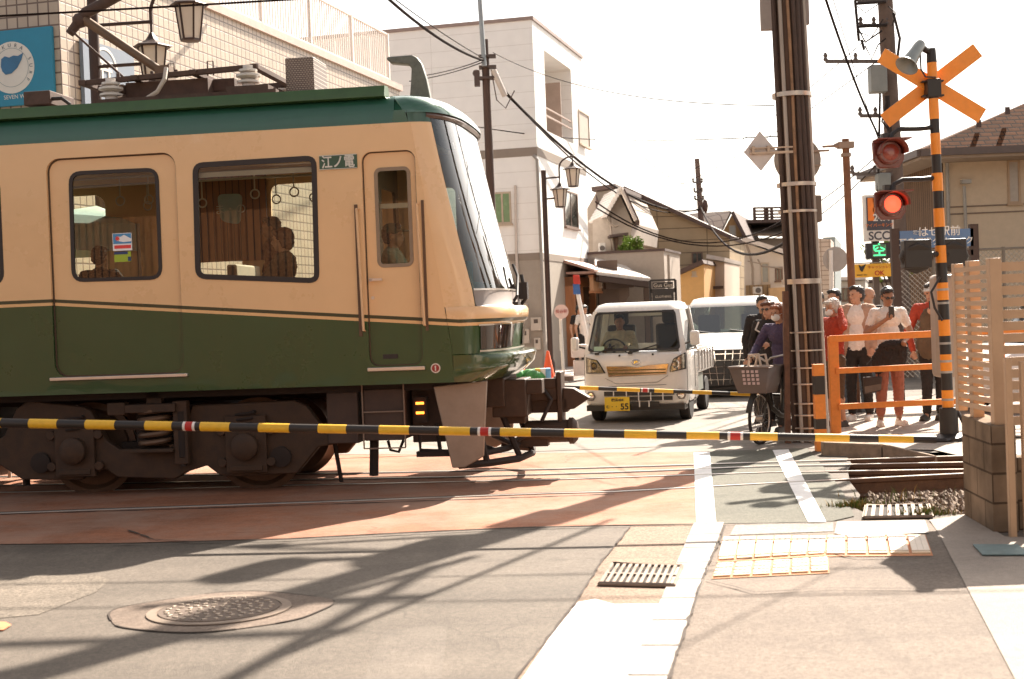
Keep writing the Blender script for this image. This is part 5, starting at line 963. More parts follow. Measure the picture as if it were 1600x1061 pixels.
b = B(); b.tube([FR.P(*FR.uv(1503, 292), .15), FR.P(*FR.uv(1505, 340), .15), FR.P(*FR.uv(1506, 420), .15)], .035, 6); b.box(FR.P(*FR.uv(1498, 283)).x, FR.P(*FR.uv(1512, 283)).x, HY-.25, HY-.1, FR.uv(1505, 288)[1], FR.uv(1505, 282)[1]); b.tube([FR.P(*FR.uv(1479, 255), .04), FR.P(*FR.uv(1483, 420), .04)], .04, 6); b.out('wall_conduit', M('conduit_grey', (.33, .30, .26), .5), rh)
b = B(); 
for y in (324, 335): a, c = FR.P(*FR.uv(1480, y), .01), FR.P(*FR.uv(1620, y-6), .01); b.bar(a, c, .02, .03)
b.out('wall_seam', M('seam_brown', (.20, .14, .10), .8), rh)
# buildings behind the camera (they only show as reflections and bounce light)
bk = thing('timber_shop', 'brown timber shop behind the camera, seen only in reflections', 'building', (-4, -9, 0)); B().box(-34, 3, -15, -9, 0, 5.5).out('wall', tiles('timber_slats', (.20, .085, .035), (.16, .07, .03), (.03, .015, .01), .22, 9, .025, .6), bk, smooth=False)
B().add([(-34.6, -8.2, 5.4), (3.6, -8.2, 5.4), (3.6, -12, 7.4), (-34.6, -12, 7.4)], [(0,1,2,3)]).out('roof', m_rf_dark, bk)
bk2 = thing('rendered_shop', 'pale shop behind the camera, seen only in reflections', 'building', (9, -9, 0)); B().box(5, 18, -16, -10, 0, 7).out('wall', M('pale_shop', (.5, .42, .34), .8), bk2, smooth=False)
B().box(6, 9, -9.97, -9.95, .2, 2.6).out('window', m_dkg, bk2)

# pale blue tent shape added to fill the train door window
q = at(138, 345, 16.2); t = thing('blue_tent', 'pale blue pointed tent shape set behind the train door window', 'tent', (q.x, 16.2, 0)); hz_, az_ = at(138, 374, 16.2).z, at(138, 322, 16.2).z; b = B(); c_ = (q.x+.1, 16.2, az_)
P_ = [(q.x-.9, 15.7, hz_+.2), (q.x+.65, 15.7, hz_+.12), (q.x+.65, 16.7, hz_+.12), (q.x-.9, 16.7, hz_+.12)]
b.add(P_+[c_]+[(x, y, z-.3) for x, y, z in P_], [(0,1,4), (1,2,4), (2,3,4), (3,0,4), (0,5,6,1), (1,6,7,2), (2,7,8,3), (3,8,5,0)]); b.out('tent_roof', M('tent_blue', (.50, .66, .68), .7), t, smooth=False)
for x, y, z in P_: B().tube([(x*.99, y, 0), (x*.99, y, z)], .02, 6).out('leg', m_gal, t)

# wall clutter on the houses
def unit(x0, y0, x1, y1, Y, par, name='air_conditioner'):
    a, c = at(x0, y1, Y), at(x1, y0, Y); b = B(); b.box(a.x, c.x, Y-.32, Y, a.z, c.z); o = b.out(name, M('unit_pale', (.55, .50, .45), .5), par, bevel=.02); b = B(); cx, cz = (a.x+c.x)/2, (a.z+c.z)/2; b.lathe([(min(c.x-a.x, c.z-a.z)*.38, 0), (min(c.x-a.x, c.z-a.z)*.38, .01)], Matrix.Translation((cx, Y-.325, cz)) @ Matrix.Rotation(R_(90), 4, 'X'), 20); b.out('fan_grille', M('grille_dark', (.10, .08, .07), .6), o)
byl = {}
for o in list(COL.objects):
    if o.get('category') in ('house', 'building'): byl[o.name] = o
unit(935, 380, 945, 397, 43.8, byl['tiled_gable_house']); unit(1176, 448, 1188, 460, 45.2, byl['white_low_house'])
def pipe(pts, Y, par, r=.04, c=(.30, .24, .19)): b = B(); b.tube([at(x, y, Y) for x, y in pts], r, 6); b.out('drain_pipe', M('pipe_tone', c, .6), par)
pipe([(1166, 382), (1172, 398), (1176, 420), (1177, 475)], 45.8, byl['white_low_house'], .045); pipe([(1168, 408), (1188, 412)], 45.7, byl['white_low_house'], .02); pipe([(1184, 405), (1190, 416), (1222, 419)], 45.7, byl['white_low_house'], .03)
pipe([(952, 330), (957, 380), (960, 400)], 43.8, byl['tiled_gable_house'], .04, (.12, .09, .07)); pipe([(947, 338), (953, 350), (962, 354), (966, 352)], 43.6, byl['tiled_gable_house'], .04, (.08, .06, .05))
b = B(); a, c = at(951, 370, 43.5), at(980, 366, 43.5); b.bar(a+Vector((0, .0, 0)), c, .9, .07); b.out('porch_roof', m_rf_dark, byl['tiled_gable_house']); b = B(); a, c = at(955, 392, 43.9), at(966, 371, 43.9); b.box(a.x, c.x, 43.85, 43.95, a.z, c.z); b.out('window', m_fr, byl['tiled_gable_house'])
pipe([(1103, 408), (1105, 470)], 49.8, byl['pale_block'], .05); b = B(); a, c = at(1111, 452, 49.9), at(1127, 447, 49.9); b.box(a.x, c.x, 49.4, 49.95, a.z, c.z); b.out('canopy', m_rf_dark, byl['pale_block'])
unit(1024, 462, 1034, 474, 40.6, byl['low_grey_block']); pipe([(1044, 398), (1046, 470)], 40.2, byl['low_grey_block'], .04)
# ================================================================== CROSSING EQUIPMENT
m_or = M('signal_orange', (.92, .29, .018), .45, var=.08, vs=10, coat=.2); m_bk = M('signal_black', (.025, .018, .014), .45, var=.2); m_ye = M('arm_yellow', (.78, .44, .02), .45, var=.1, vs=20, coat=.2); m_rd = M('arm_red', (.45, .02, .012), .5); m_wh = M('arm_white', (.75, .68, .62), .5)
def arm(label, p0, p1, r0, r1, segs):      # segs: list of (px_start, px_end, mat) measured at photo columns along the arm
    t = thing('crossing_barrier', label, 'crossing barrier', (p0.x, p0.y, p0.z), 0, 'striped crossing arms'); L_ = (p1-p0).length
    b = B(); P = lambda f: p0.lerp(p1, f); Rr = lambda f: r0+(r1-r0)*f
    b.tube([P(0), P(1)], [Rr(0), Rr(1)], 12); b.out('arm_core', m_bk, t)
    for f0, f1, m, nm in segs: b = B(); b.tube([P(f0), P(f1)], [Rr(f0)+.0015, Rr(f1)+.0015], 12); b.out(nm, m, t)
    return t
def cols(cs, p0, p1):      # columns -> fractions on the arm
    out = []
    for x in cs:
        lo, hi = -.2, 1.2
        for _ in range(40):
            mid = (lo+hi)/2; p = p0.lerp(p1, mid); d = p-Vector((0, 0, CH)); px = 800+FPX*d.dot(_r)/d.dot(_f)
            if px < x: lo = mid
            else: hi = mid
        out.append(lo)
    return out
pL, pR = at(-330, 655, 11.4), at(1463, 687, 10.0)
ys = [(-45, 3), (47, 91), (135, 181), (228, 270), (314, 360), (405, 453), (498, 542), (593, 640), (687, 735), (782, 830), (882, 928), (976, 1026), (1073, 1124), (1172, 1215), (1273.5, 1327), (1372.5, 1427)]
rs = [(287, 306), (747, 768), (1137, 1161)]; sg = []
for a, c in ys: f = cols((a, c), pL, pR); sg.append((*f, m_ye, 'yellow_band'))
for a, c in rs: f = cols((a, a+4, c-4, c), pL, pR); sg += [(f[0], f[1], m_wh, 'white_band'), (f[1], f[2], m_rd, 'red_reflector'), (f[2], f[3], m_wh, 'white_band')]
arm('long near crossing arm striped black and yellow passing in front of the train', pL, pR, .040, .026, sg)
pL, pR = at(-300, 560, 17.9), at(1237, 618.5, 16.9)
ys = [(906, 935), (964, 1000), (1022.5, 1052), (1082, 1112), (1141, 1172)]+[(906-59*k, 935-59*k) for k in range(1, 16)]; sg = []
for a, c in ys: f = cols((a, c), pL, pR); sg.append((*f, m_ye, 'yellow_band'))
f = cols((1002, 1004, 1012, 1014), pL, pR); sg += [(f[0], f[1], m_wh, 'white_band'), (f[1], f[2], m_rd, 'red_reflector'), (f[2], f[3], m_wh, 'white_band')]
arm('far crossing arm striped black and yellow in front of the white mini truck', pL, pR, .030, .022, sg)
pL, pR = at(-250, 622, 20.5), at(600, 605, 19.5); sg = []
for k in range(14): f = cols((-200+k*55, -172+k*55), pL, pR); sg.append((*f, m_ye, 'yellow_band'))
f = cols((135, 147), pL, pR); sg.append((*f, m_rd, 'red_reflector'))
arm('crossing arm behind the train, glimpsed under its floor', pL, pR, .03, .025, sg)
# ---- crossing signal post
SY = 15.8
def pz(y, x=1470): return at(x, y, SY).z
base = at(1484, 690, SY); topp = at(1455.5, 92, SY); sgp = thing('crossing_signal', 'orange and black striped crossing signal post with a crossed orange sign and red lamps', 'crossing signal', (base.x, SY, 0))
def ax(y): f = (y-690)/(92-690); return base.lerp(topp, f)
def seg(y0, y1, r, m, nm): b = B(); b.tube([ax(y0), ax(y1)], r, 16); b.out(nm, m, sgp)
seg(690, 92, .052, m_bk, 'post')
B().tube([ax(98), ax(76)], [.058, .05], 14).out('post_cap', m_bk, sgp)
for a, c in ((98, 124), (154, 186), (208, 241), (270, 298), (325, 354), (383, 410), (441, 468), (499, 524), (553, 580), (609, 636)): seg(a, c, .0555+(.008 if a > 430 else .004 if a > 260 else 0), m_or, 'orange_band')
for a, c in ((410, 441), (468, 499), (524, 553), (580, 609)): seg(a, c, .0615, m_bk, 'black_band')
for y in (473, 536, 452, 564, 581, 624): seg(y-2, y+1.5, .066, m_gal, 'clamp_band')
b = B(); b.tube([ax(692), ax(637)], [.105, .10], 18); b.lathe([(.20, .0), (.20, .05), (.12, .09)], Matrix.Translation(Vector((base.x, SY, 0))), 18); b.out('post_base', m_bk, sgp)
b = B(); b.tube([ax(640)+Vector((.09, -.02, 0)), ax(660)+Vector((.14, -.05, 0)), ax(688)+Vector((.22, -.1, .0))], .018, 6); b.tube([ax(432)+Vector((-.04, -.07, 0)), ax(455)+Vector((-.15, -.08, 0)), ax(480)+Vector((-.12, -.08, 0)), ax(500)+Vector((-.04, -.07, 0))], .014, 6)
for k in range(5): a = base+Vector((.05*k, -.12, .03)); b.tube([a, a+Vector((.15, -.05-.03*k, -.02)), a+Vector((.45, -.02*k, .02)), a+Vector((.7, .1, -.01))], .014, 5)
b.tube([base+Vector((-.35, -.1, .02)), base+Vector((-.1, -.2, .03)), base+Vector((.1, -.1, .05))], .03, 6); b.out('post_cables', m_rub, sgp)
# crossed boards
def board(p, q, wd, o):
    a, c = at(*p, SY+o), at(*q, SY+o); b = B(); b.bar(a, c, .012, wd, (0, -1, 0)) if False else None
    d = (c-a).normalized(); n_ = Vector((-d.z, 0, d.x))*wd/2; y = Vector((0, .014, 0)); b.add([a-n_, c-n_, c+n_, a+n_, a-n_+y, c-n_+y, c+n_+y, a+n_+y], [(0,3,2,1),(4,5,6,7),(0,1,5,4),(1,2,6,5),(2,3,7,6),(3,0,4,7)]); b.out('crossed_board', m_or, sgp, bevel=.002)
board((1377, 86), (1535, 181), .175, .07); board((1383, 189), (1528, 78), .175, .09)
b = B(); c_ = ax(138); b.box(c_.x-.075, c_.x+.075, SY-.065, SY+.1, c_.z-.10, c_.z+.10); b.box(c_.x-.12, c_.x+.12, SY-.02, SY+.065, c_.z+.07, c_.z+.09); b.box(c_.x-.12, c_.x+.12, SY-.02, SY+.065, c_.z-.09, c_.z-.07); b.out('board_bracket', m_bk, sgp, bevel=.006)
# horn
p0, p1 = at(1436, 72, SY-.1), at(1418, 101, SY-.22); d = (p1-p0).normalized(); q_ = d.to_track_quat('Z', 'Y').to_matrix().to_4x4(); Lh = (p1-p0).length
b = B(Matrix.Translation(p0) @ q_); b.lathe([(.05, -.05), (.062, 0), (.066, .10), (.085, Lh-.03), (.125, Lh+.01), (.13, Lh+.02), (.12, Lh+.02), (.08, Lh-.02), (.03, Lh-.10)], n=24); b.out('horn', M('horn_grey', (.28, .29, .27), .4, .4, var=.15), sgp)
b = B(); b.tube([p0+Vector((.02, 0, 0)), at(1446, 78, SY-.04), ax(82)], .035, 8); b.tube([at(1438, 84, SY-.1), at(1439, 108, SY-.1), at(1446, 120, SY-.08), at(1462, 121, SY-.07)], .01, 6); b.out('horn_bracket', m_bk, sgp)
# lamps
def redlamp(cx, cy, lit, armp, label):
    c = at(cx, cy, SY-.16); b = B(); prof = []
    for k in range(19):
        a = R_(180+180*k/18); prof.append((.14*math.cos(a)*(1.06 if k in (0, 18) else 1), .135*math.sin(a)*1.0))
    R1 = [(x*1.0, z-.005) for x, z in prof]; n = len(R1)
    vs = []; 
    for y, s_ in ((-.17, 1.0), (.02, .97)): vs += [(x*s_, y, z*s_+.0) for x, z in R1]
    Tm = Matrix.Translation(c); hcol = M('lamp_housing', (.16, .03, .018), .35, var=.25, vs=15, coat=.3)
    b = B(Tm); b.lathe([(.115, -.02), (.13, .0), (.13, .05), (.10, .09), (.03, .10)], Matrix.Rotation(R_(-90), 4, 'X'), 28); hb = b.out('lamp_housing', hcol, sgp, label=label)
    b = B(Tm); N_ = 24
    vs = []; fs = []
    for y, rr_, t_ in ((.02, .135, 0), (-.20, .145, 0)):
        for k in range(N_+1): a = R_(-10+200*k/N_); vs.append((rr_*math.cos(a)*1.05, y, rr_*math.sin(a)*.95))
    for k in range(N_): fs.append((k, k+1, N_+1+k+1, N_+1+k))
    b.add(vs, fs); b.box(-.185, .185, -.21, .04, .125, .138); v_ = b.out('lamp_visor', M('visor_red', (.22, .045, .025), .4, var=.2, vs=15), hb)
    mo = v_.modifiers.new('t', 'SOLIDIFY'); mo.thickness = .008
    b = B(Tm); b.lathe([(.112, .0), (.108, .012), (.07, .03), (.02, .035)], Matrix.Rotation(R_(90), 4, 'X'), 32)
    b.out('lamp_lens', M('lens_lit', (.9, .06, .02), .3, emit=(1, .045, .02), estr=1.5) if lit else M('lens_dark', (.30, .055, .035), .25, coat=.5, var=.2, vs=20), hb)
    if not lit or lit:
        b = B(Tm); b.prism([(-.175, .13), (.175, .13), (.165, -.08), (.11, -.165), (-.11, -.165), (-.165, -.08)], .05, .12, XZ) ; b.out('back_board', hcol, hb, bevel=.01)
    b = B(); b.tube(armp, .028, 8); b.ball(armp[0], .05, 8); b.box(c.x-.06, c.x+.06, SY-.1, SY-.0, c.z+.13, c.z+.22); b.out('lamp_arm', m_bk, sgp)
redlamp(1391, 238, False, [ax(198), at(1436, 201, SY-.05), at(1404, 202, SY-.08), at(1394, 210, SY-.1), at(1391, 220, SY-.12)], 'unlit upper red lamp')
redlamp(1394, 319, True, [ax(277), at(1440, 280, SY-.05), at(1410, 281, SY-.08), at(1397, 288, SY-.1), at(1394, 300, SY-.12)], 'lit lower red lamp')
b = B(); a0 = at(1432, 402, SY-.12); a1 = at(1487, 400, SY+.12)
for c_, s_ in ((a0, 1), (a1, 1)):
    b.lathe([(.17, -.05), (.185, -.03), (.185, .06), (.12, .10), (.10, .20)], Matrix.Translation(c_) @ Matrix.Rotation(R_(-70 if s_ else 70), 4, 'X'), 8)
    b.box(c_.x-.15, c_.x+.15, c_.y-.08, c_.y+.1, c_.z-.12, c_.z+.19)
b.tube([a0, ax(395), a1], .035, 8); b.out('rear_lamps', m_bk, sgp, bevel=.02)
# relay cabinet behind the post
c0, c1 = at(1463, 590, SY+.35), at(1497, 428, SY+.35); b = B(); b.box(c0.x, c1.x, SY+.28, SY+.55, c0.z, c1.z); cb_ = b.out('relay_cabinet', M('cabinet_beige', (.42, .33, .26), .5, var=.08), bevel=.05); tag(cb_, 'beige relay cabinet mounted behind the striped crossing signal post', 'cabinet')
b = B(); b.tube([(c0.x+.16, SY+.42, c0.z+.02), (c0.x+.16, SY+.42, 0)], .03, 8); b.tube([(c1.x-.12, SY+.42, c0.z+.02), (c1.x-.12, SY+.42, 0)], .03, 8); o = b.out('cabinet_legs', m_gal, None, keep0=True); o.parent = cb_; o.matrix_parent_inverse = Matrix.Translation(-cb_.location)
# ---- orange railing
FY = 17.2; f0 = at(1302, 600, FY); t = thing('orange_railing', 'orange painted steel railing in front of the waiting crowd', 'railing', (f0.x, FY, 0))
m_or2 = M('railing_orange', (.78, .235, .03), .5, var=.15, vs=14)
def P17(x, y, d=0): return at(x, y, FY+d)
for px in ((1301, 530), (1560, 516)): p = P17(*px); B().box(p.x-.06, p.x+.06, FY-.04, FY+.04, -.1, p.z+.03).out('railing_post', m_or2, t, bevel=.006)
for (a, c, h_) in (((1296, 530), (1640, 513), .075), ((1306, 580), (1640, 564), .065), ((1310, 636), (1640, 620), .065)):
    b = B(); b.bar(P17(*a, -.05), P17(*c, -.05), .03, h_); b.bar(P17(*a, -.035)+Vector((0, 0, h_/2)), P17(*c, -.035)+Vector((0, 0, h_/2)), .07, .008); b.out('railing_bar', m_or2, t)
# striped guard post
g0 = at(1283, 705, 15.3); g0.z = 0; gt = at(1281, 569, 15.3).z; t = thing('guard_post', 'short orange and black striped square post at the foot of the big pole', 'post', g0)
zz = [at(1282, y, 15.3).z for y in (569, 587, 616, 654, 670)]+[-.05]
for k in range(5): b = B(); b.box(g0.x-.056, g0.x+.056, 15.25, 15.36, zz[k+1]+(.0), zz[k]); b.out('orange_band' if k % 2 == 0 else 'black_band', m_or2 if k % 2 == 0 else m_bk, t)
# ---- big pole with conduits
PY = 16.4
def pp_(y, dx=0, dy=0): 
    f = y/690; return at(1228+36*f+dx*(.85+.3*f), y, PY+dy)
t = thing('utility_pole', 'big dark utility pole wrapped in conduits and metal bands in front of the crowd', 'utility pole', (pp_(690).x, PY, 0))
pb_, pt_ = pp_(692), pp_(-60); dv = (pt_-pb_)/(pt_.z-pb_.z); top = pb_+dv*9.6; pb_ = pb_-dv*(pb_.z+.1)
B().tube([pb_, top], [.172, .138], 20).out('pole_shaft', M('pole_big', (.12, .072, .048), .8, var=.4, vs=4, streak=True, bump=.2, bs=30), t)
def cond(dx, dy, r, m, y0=692, y1=None, wob=0, nm='conduit'):
    dx *= 1.12; dy *= 1.12
    a = pb_+Vector((dx, dy, 0)); c = top+Vector((dx*.85, dy*.85, -.2)); pts = [a.lerp(c, k/14)+Vector((wob*math.sin(k*1.3+dx*30), 0, 0)) for k in range(15)]
    if y1 is not None: zz_ = at(1250, y1, PY).z; pts = [p for p in pts if p.z < zz_]
    b = B(); b.tube(pts, r, 8); b.out(nm, m, t)
m_cg = M('conduit_grey2', (.40, .345, .29), .5, var=.2, vs=8, streak=True); m_cb = M('conduit_brown', (.07, .042, .03), .7, var=.3)
cond(-.10, -.15, .022, m_cg); cond(.165, -.10, .030, m_cg, wob=.004); cond(-.02, -.175, .018, M('conduit_rust', (.30, .17, .09), .6, var=.4), wob=.006); cond(.04, -.17, .028, m_cb); cond(.09, -.155, .03, m_cb, wob=.006); cond(.135, -.13, .024, m_cb); cond(-.16, -.09, .03, m_cb); cond(.195, -.05, .012, m_cg, y1=300); cond(.19, -.08, .012, m_cg, y1=400)
b = B()
for y in (150, 153, 290, 292, 333, 440, 444, 520, 548, 575, 600, 630, 648, 668):
    c_ = pp_(y); c_ = pb_+dv*(c_.z-pb_.z); b.lathe([(.222, 0), (.222, .016 if y > 500 else .028)], Matrix.Translation(c_+Vector((0.01, -.005, 0))) @ Matrix.Scale(1.02, 4), 24); b.out('pole_band', M('band_steel', (.55, .47, .40), .35, .7), t); b = B()
for (x0, x1, y0, y1) in ((1190, 1207, -60, 47), (1251, 1262, -60, 38)):
    a, c = at(x0, y1, PY-.1), at(x1, y0, PY-.1); B().box(a.x, c.x, PY-.1, PY-.02, a.z, c.z).out('side_panel', M('panel_grey', (.30, .25, .22), .6), t, bevel=.006)
rbx(1268, 304, 1284, 347, PY-.1, .2, 'junction_box', M('box_brown', (.17, .13, .10), .6), t)
b = B(); b.bar(at(1227, 455, PY-.2), at(1231, 692, PY-.2), .07, .06); b.out('rust_panel', M('rust_panel', (.12, .055, .03), .8, var=.4, vs=10), t)
# crossarms and transformer high on the big pole (above the frame, they cast the road shadows)
for z, l in ((8.7, 1.0), (7.9, .8)): b = B(); c_ = pb_+dv*z; b.box(c_.x-l, c_.x+l, c_.y-.2, c_.y-.12, c_.z, c_.z+.09); b.out('crossarm', MC['arm_dark'], t)
c_ = pb_+dv*6.6; b = B(Matrix.Translation(c_+Vector((.1, .42, 0)))); b.lathe([(.24, 0), (.26, .05), (.26, .7), (.2, .78)], n=20); b.lathe([(.2, 0), (.22, .05), (.22, .5), (.15, .55)], Matrix.Translation((-.9, -.3, .3)), 16); b.box(-1.0, .1, -.35, -.28, .2, .3); b.out('transformer', MC['box_grey'], t)
c_ = pb_+dv*5.9; b = B(); b.tube([c_, c_+Vector((-1.3, .3, .5))], .035, 8); b.tube([c_+Vector((-1.3, .3, .5)), c_+Vector((-1.6, .3, .45))], [.1, .05], 8); b.out('lamp_bracket', m_gal, t)
# diamond sign seen from the back
c_ = at(1188, 237, 16.0); t2 = thing('diamond_sign', 'pale diamond shaped sign seen from behind, bracketed to the big pole', 'sign', c_); r_ = .185
B(Matrix.Translation(c_)).prism([(-r_, 0), (0, -r_*1.18), (r_, 0), (0, r_*1.25)], -.006, .006, XZ).out('sign_plate', M('plate_pale', (.62, .56, .52), .5), t2)
b = B(Matrix.Translation(c_)); b.box(-.12, .36, -.04, -.008, -.03, -.005); b.box(-.12, .36, -.04, -.008, .03, .045); b.box(-.10, -.07, -.05, -.0, -.03, .06); b.box(.07, .10, -.05, 0, -.03, .06); b.out('sign_bracket', M('bracket_tan', (.50, .38, .28), .5, .4), t2)
# rusty pole with round sign
RY = 20.5; p0 = at(1336, 560, RY); p0.z = 0; p1 = at(1321, 217, RY); t = thing('sign_pole', 'rusty brown pole carrying a round sign on a side arm, right of the big pole', 'sign pole', p0)
B().tube([p0, p1], [.06, .052], 12).out('pole_shaft', M('pole_rusty', (.20, .085, .04), .7, var=.3, vs=6), t)
b = B(); q = at(1285, 229, RY); b.tube([q, at(1302, 228, RY)], .02, 8); b.tube([at(1302, 228, RY), at(1309, 227, RY), at(1320, 227, RY)], [.02, .05, .06], 8); b.box(at(1318, 230, RY).x-.08, at(1318, 230, RY).x+.14, RY-.07, RY+.07, at(1318, 232, RY).z, at(1318, 222, RY).z); b.lathe([(.075, 0), (.075, .05)], Matrix.Translation(at(1322, 245, RY)), 12); b.out('sign_arm', M('arm_steel', (.30, .22, .17), .5, .5), t)
q = at(1246, 250, RY); b = B(Matrix.Translation(q) @ Matrix.Rotation(R_(90), 4, 'X')); b.lathe([(.335, -.01), (.34, 0), (.335, .01)], n=40); sp = b.out('sign_disc', M('disc_grey', (.26, .225, .19), .5, .3, var=.15), t)
b = B(Matrix.Translation(q)); b.box(-.3, .45, -.06, -.02, .10, .13); b.box(-.3, .34, -.05, -.02, -.10, -.08); b.out('disc_rib', M('arm_steel', (.3, .22, .17), .5), sp)
# second round sign (back) on a white post
RY2 = 24; p0 = at(1305, 560, RY2); p0.z = 0; q = at(1305, 405, RY2); t = thing('round_sign', 'smaller grey round sign back on a white post behind the crowd', 'sign', p0)
B().tube([p0+Vector((-.08, -.05, 0)), q+Vector((-.08, -.05, .15))], .035, 8).out('sign_post', MC['pole_white'], t)
b = B(Matrix.Translation(q) @ Matrix.Rotation(R_(90), 4, 'X')); b.lathe([(.21, -.006), (.21, .006)], n=32); b.out('sign_disc', M('disc_pale', (.40, .35, .31), .5, .2, var=.1), t)
# ---- parking sign
KY = 25.0; t = thing('parking_sign', 'tall parking sign with orange P panel, green display and yellow board below', 'sign', (at(1372, 500, KY).x, KY, 0))
def pan(x0, y0, x1, y1, o, name, mat, par=None, th=.02):
    a, c = at(x0, y1, KY), at(x1, y0, KY); return B().box(a.x, c.x, KY-o-th, KY-o, a.z, c.z).out(name, mat, par or t, bevel=.004)
B().box(at(1372, 500, KY).x-.05, at(1372, 500, KY).x+.05, KY+.01, KY+.1, 0, at(1372, 320, KY).z).out('sign_post', M('post_dark', (.10, .07, .055), .6), t)
m_pw = M('sign_white', (.68, .62, .56), .5, var=.03); m_pn = M('sign_charcoal', (.06, .055, .065), .5); m_po = M('sign_orange', (.80, .20, .02), .5)
p1 = pan(1349, 304, 1392, 378, 0, 'sign_panel', m_pw, th=.12); p2 = pan(1352, 308, 1389, 361, .121, 'dark_panel', m_pn, p1, .01)
pan(1353.5, 310, 1362, 346, .132, 'letter_p', m_po, p2, .006); 
b = B(); a_ = at(1361, 332, KY); c_ = at(1385, 310, KY); zc2 = (a_.z+c_.z)/2; hw_ = (c_.z-a_.z)/2; prof = [(a_.x, zc2+hw_), (c_.x-.1, zc2+hw_)]+[(c_.x-.1+.1*math.cos(R_(90-18*k)), zc2+hw_*math.sin(R_(90-18*k))) for k in range(1, 10)]+[(c_.x-.1, zc2-hw_), (a_.x, zc2-hw_), (a_.x, zc2-hw_*.42), (c_.x-.11, zc2-hw_*.42), (c_.x-.09, zc2), (c_.x-.11, zc2+hw_*.42), (a_.x, zc2+hw_*.42)]
b.prism(prof, KY-.138, KY-.131, XZ); b.out('letter_p', m_po, p2)
def ptext(s, x, y, size, mat, par, o=.14, sx=1, nm='lettering', bold=0): q = at(x, y, KY); return text(nm, s, size, face_T((q.x, KY-o, q.z), (1, 0, 0)), mat, par, .002, sx=sx, bold=bold)
ptext('24H', 1374, 341, .17, m_pw, p2, bold=.004); ptext('マイパーキング', 1370.5, 353, .072, m_po, p2); ptext('SCC', 1371, 369.5, .20, m_pn, p1, .126, bold=.004)
p3 = pan(1352, 379, 1392, 405, 0, 'display_panel', m_bk, th=.1); p4_ = pan(1361, 382, 1382, 402, .1, 'display_screen', M('screen_grey', (.12, .14, .10), .5), p3, .008)
ptext('空', 1371.5, 392.5, .24, M('led_green', (.05, .6, .2), .5, emit=(.08, .9, .3), estr=.55), p3, .112, bold=.003)
a_ = pan(1335, 411, 1391, 434, 0, 'yellow_panel', M('board_yellow', (.82, .42, .03), .5), th=.04); ptext('キャッシュレス', 1374, 417.5, .062, m_rd, a_, .045); ptext('OK', 1373, 427, .115, m_rd, a_, .045, bold=.002)
b = B(); q = at(1347, 419, KY-.045); b.prism([(q.x-.06, q.z+.06), (q.x-.01, q.z+.03), (q.x+.07, q.z+.07), (q.x+.04, q.z-.0), (q.x-.0, q.z-.07), (q.x-.04, q.z-.03)], KY-.05, KY-.044, XZ); b.out('board_mark', m_bk, a_); ptext('SMART PAY', 1346, 430, .035, m_bk, a_, .045)
b = B(); b.tube([at(1332, 412, KY-.02), at(1395, 409, KY-.02)], .012, 6); b.out('hanger_bar', m_gal, a_)
# ---- blue clinic sign
CY = 22; t = thing('clinic_sign', 'blue sign board with white Japanese lettering on dark brown posts', 'sign', (at(1462, 500, CY).x, CY, 0))
def cpan(x0, y0, x1, y1, o, name, mat, par=None, th=.05): a, c = at(x0, y1, CY), at(x1, y0, CY); return B().box(a.x, c.x, CY-o-th, CY-o, a.z, c.z).out(name, mat, par or t)
m_bp = M('post_dark_brown', (.055, .028, .018), .6)
for x0, x1, y0 in ((1396, 1404, 357), (1519, 1527, 350)): a, c = at(x0, 500, CY), at(x1, y0, CY); B().box(a.x, c.x, CY-.05, CY+.05, 0, c.z).out('sign_post', m_bp, t)
bp_ = cpan(1404, 357, 1519, 389, 0, 'blue_board', M('board_blue', (.10, .17, .30), .5, var=.05)); cpan(1404, 390, 1519, 403, 0, 'brown_panel', m_bp)
def ctext(s, x, y, size, sx=1): q = at(x, y, CY); return text('lettering', s, size, face_T((q.x, CY-.055, q.z), (1, 0, 0)), M('sign_letter', (.72, .68, .62), .5), bp_, .002, sx=sx, bold=.001)
ctext('はせ駅前', 1466, 362.5, .165); ctext('鎌倉', 1432, 364, .07); ctext('耳鼻咽喉クリニック', 1461, 378, .128)
# chain-link fence
NY = 23.5; t = thing('chain_link_fence', 'chain link fence behind the waiting people and the lattice screen', 'fence', (at(1480, 500, NY).x, NY, 0))
xa, xb_ = at(1404, 450, NY).x, at(1680, 450, NY).x; zt_ = at(1500, 391, NY).z
b = B()
for k in range(6): x = xa+(xb_-xa)*k/5; b.tube([(x, NY, 0), (x, NY, zt_+.03)], .03, 8)
b.tube([(xa, NY, zt_), (xb_, NY, zt_)], .022, 6); b.out('fence_posts', M('fence_post', (.16, .13, .10), .6), t)
b = B(); hgt = zt_-.3; n = int((xb_-xa)/.085)
for k in range(-int(hgt/.085)-1, n):
    for s_ in (1, -1):
        x0 = xa+k*.085; x1 = x0+hgt; z0, z1 = (.3, zt_) if s_ == 1 else (zt_, .3)
        if x0 < xa: f_ = (xa-x0)/hgt; z0 = z0+(z1-z0)*f_; x0 = xa
        if x1 > xb_: f_ = (xb_-x0)/(x1-x0); z1 = z0+(z1-z0)*f_; x1 = xb_
        b.tube([(x0, NY+.01*s_, z0), (x1, NY+.01*s_, z1)], .0045, 3, cap=False)
b.out('wire_mesh', M('wire_grey', (.25, .21, .17), .5, .5), t)
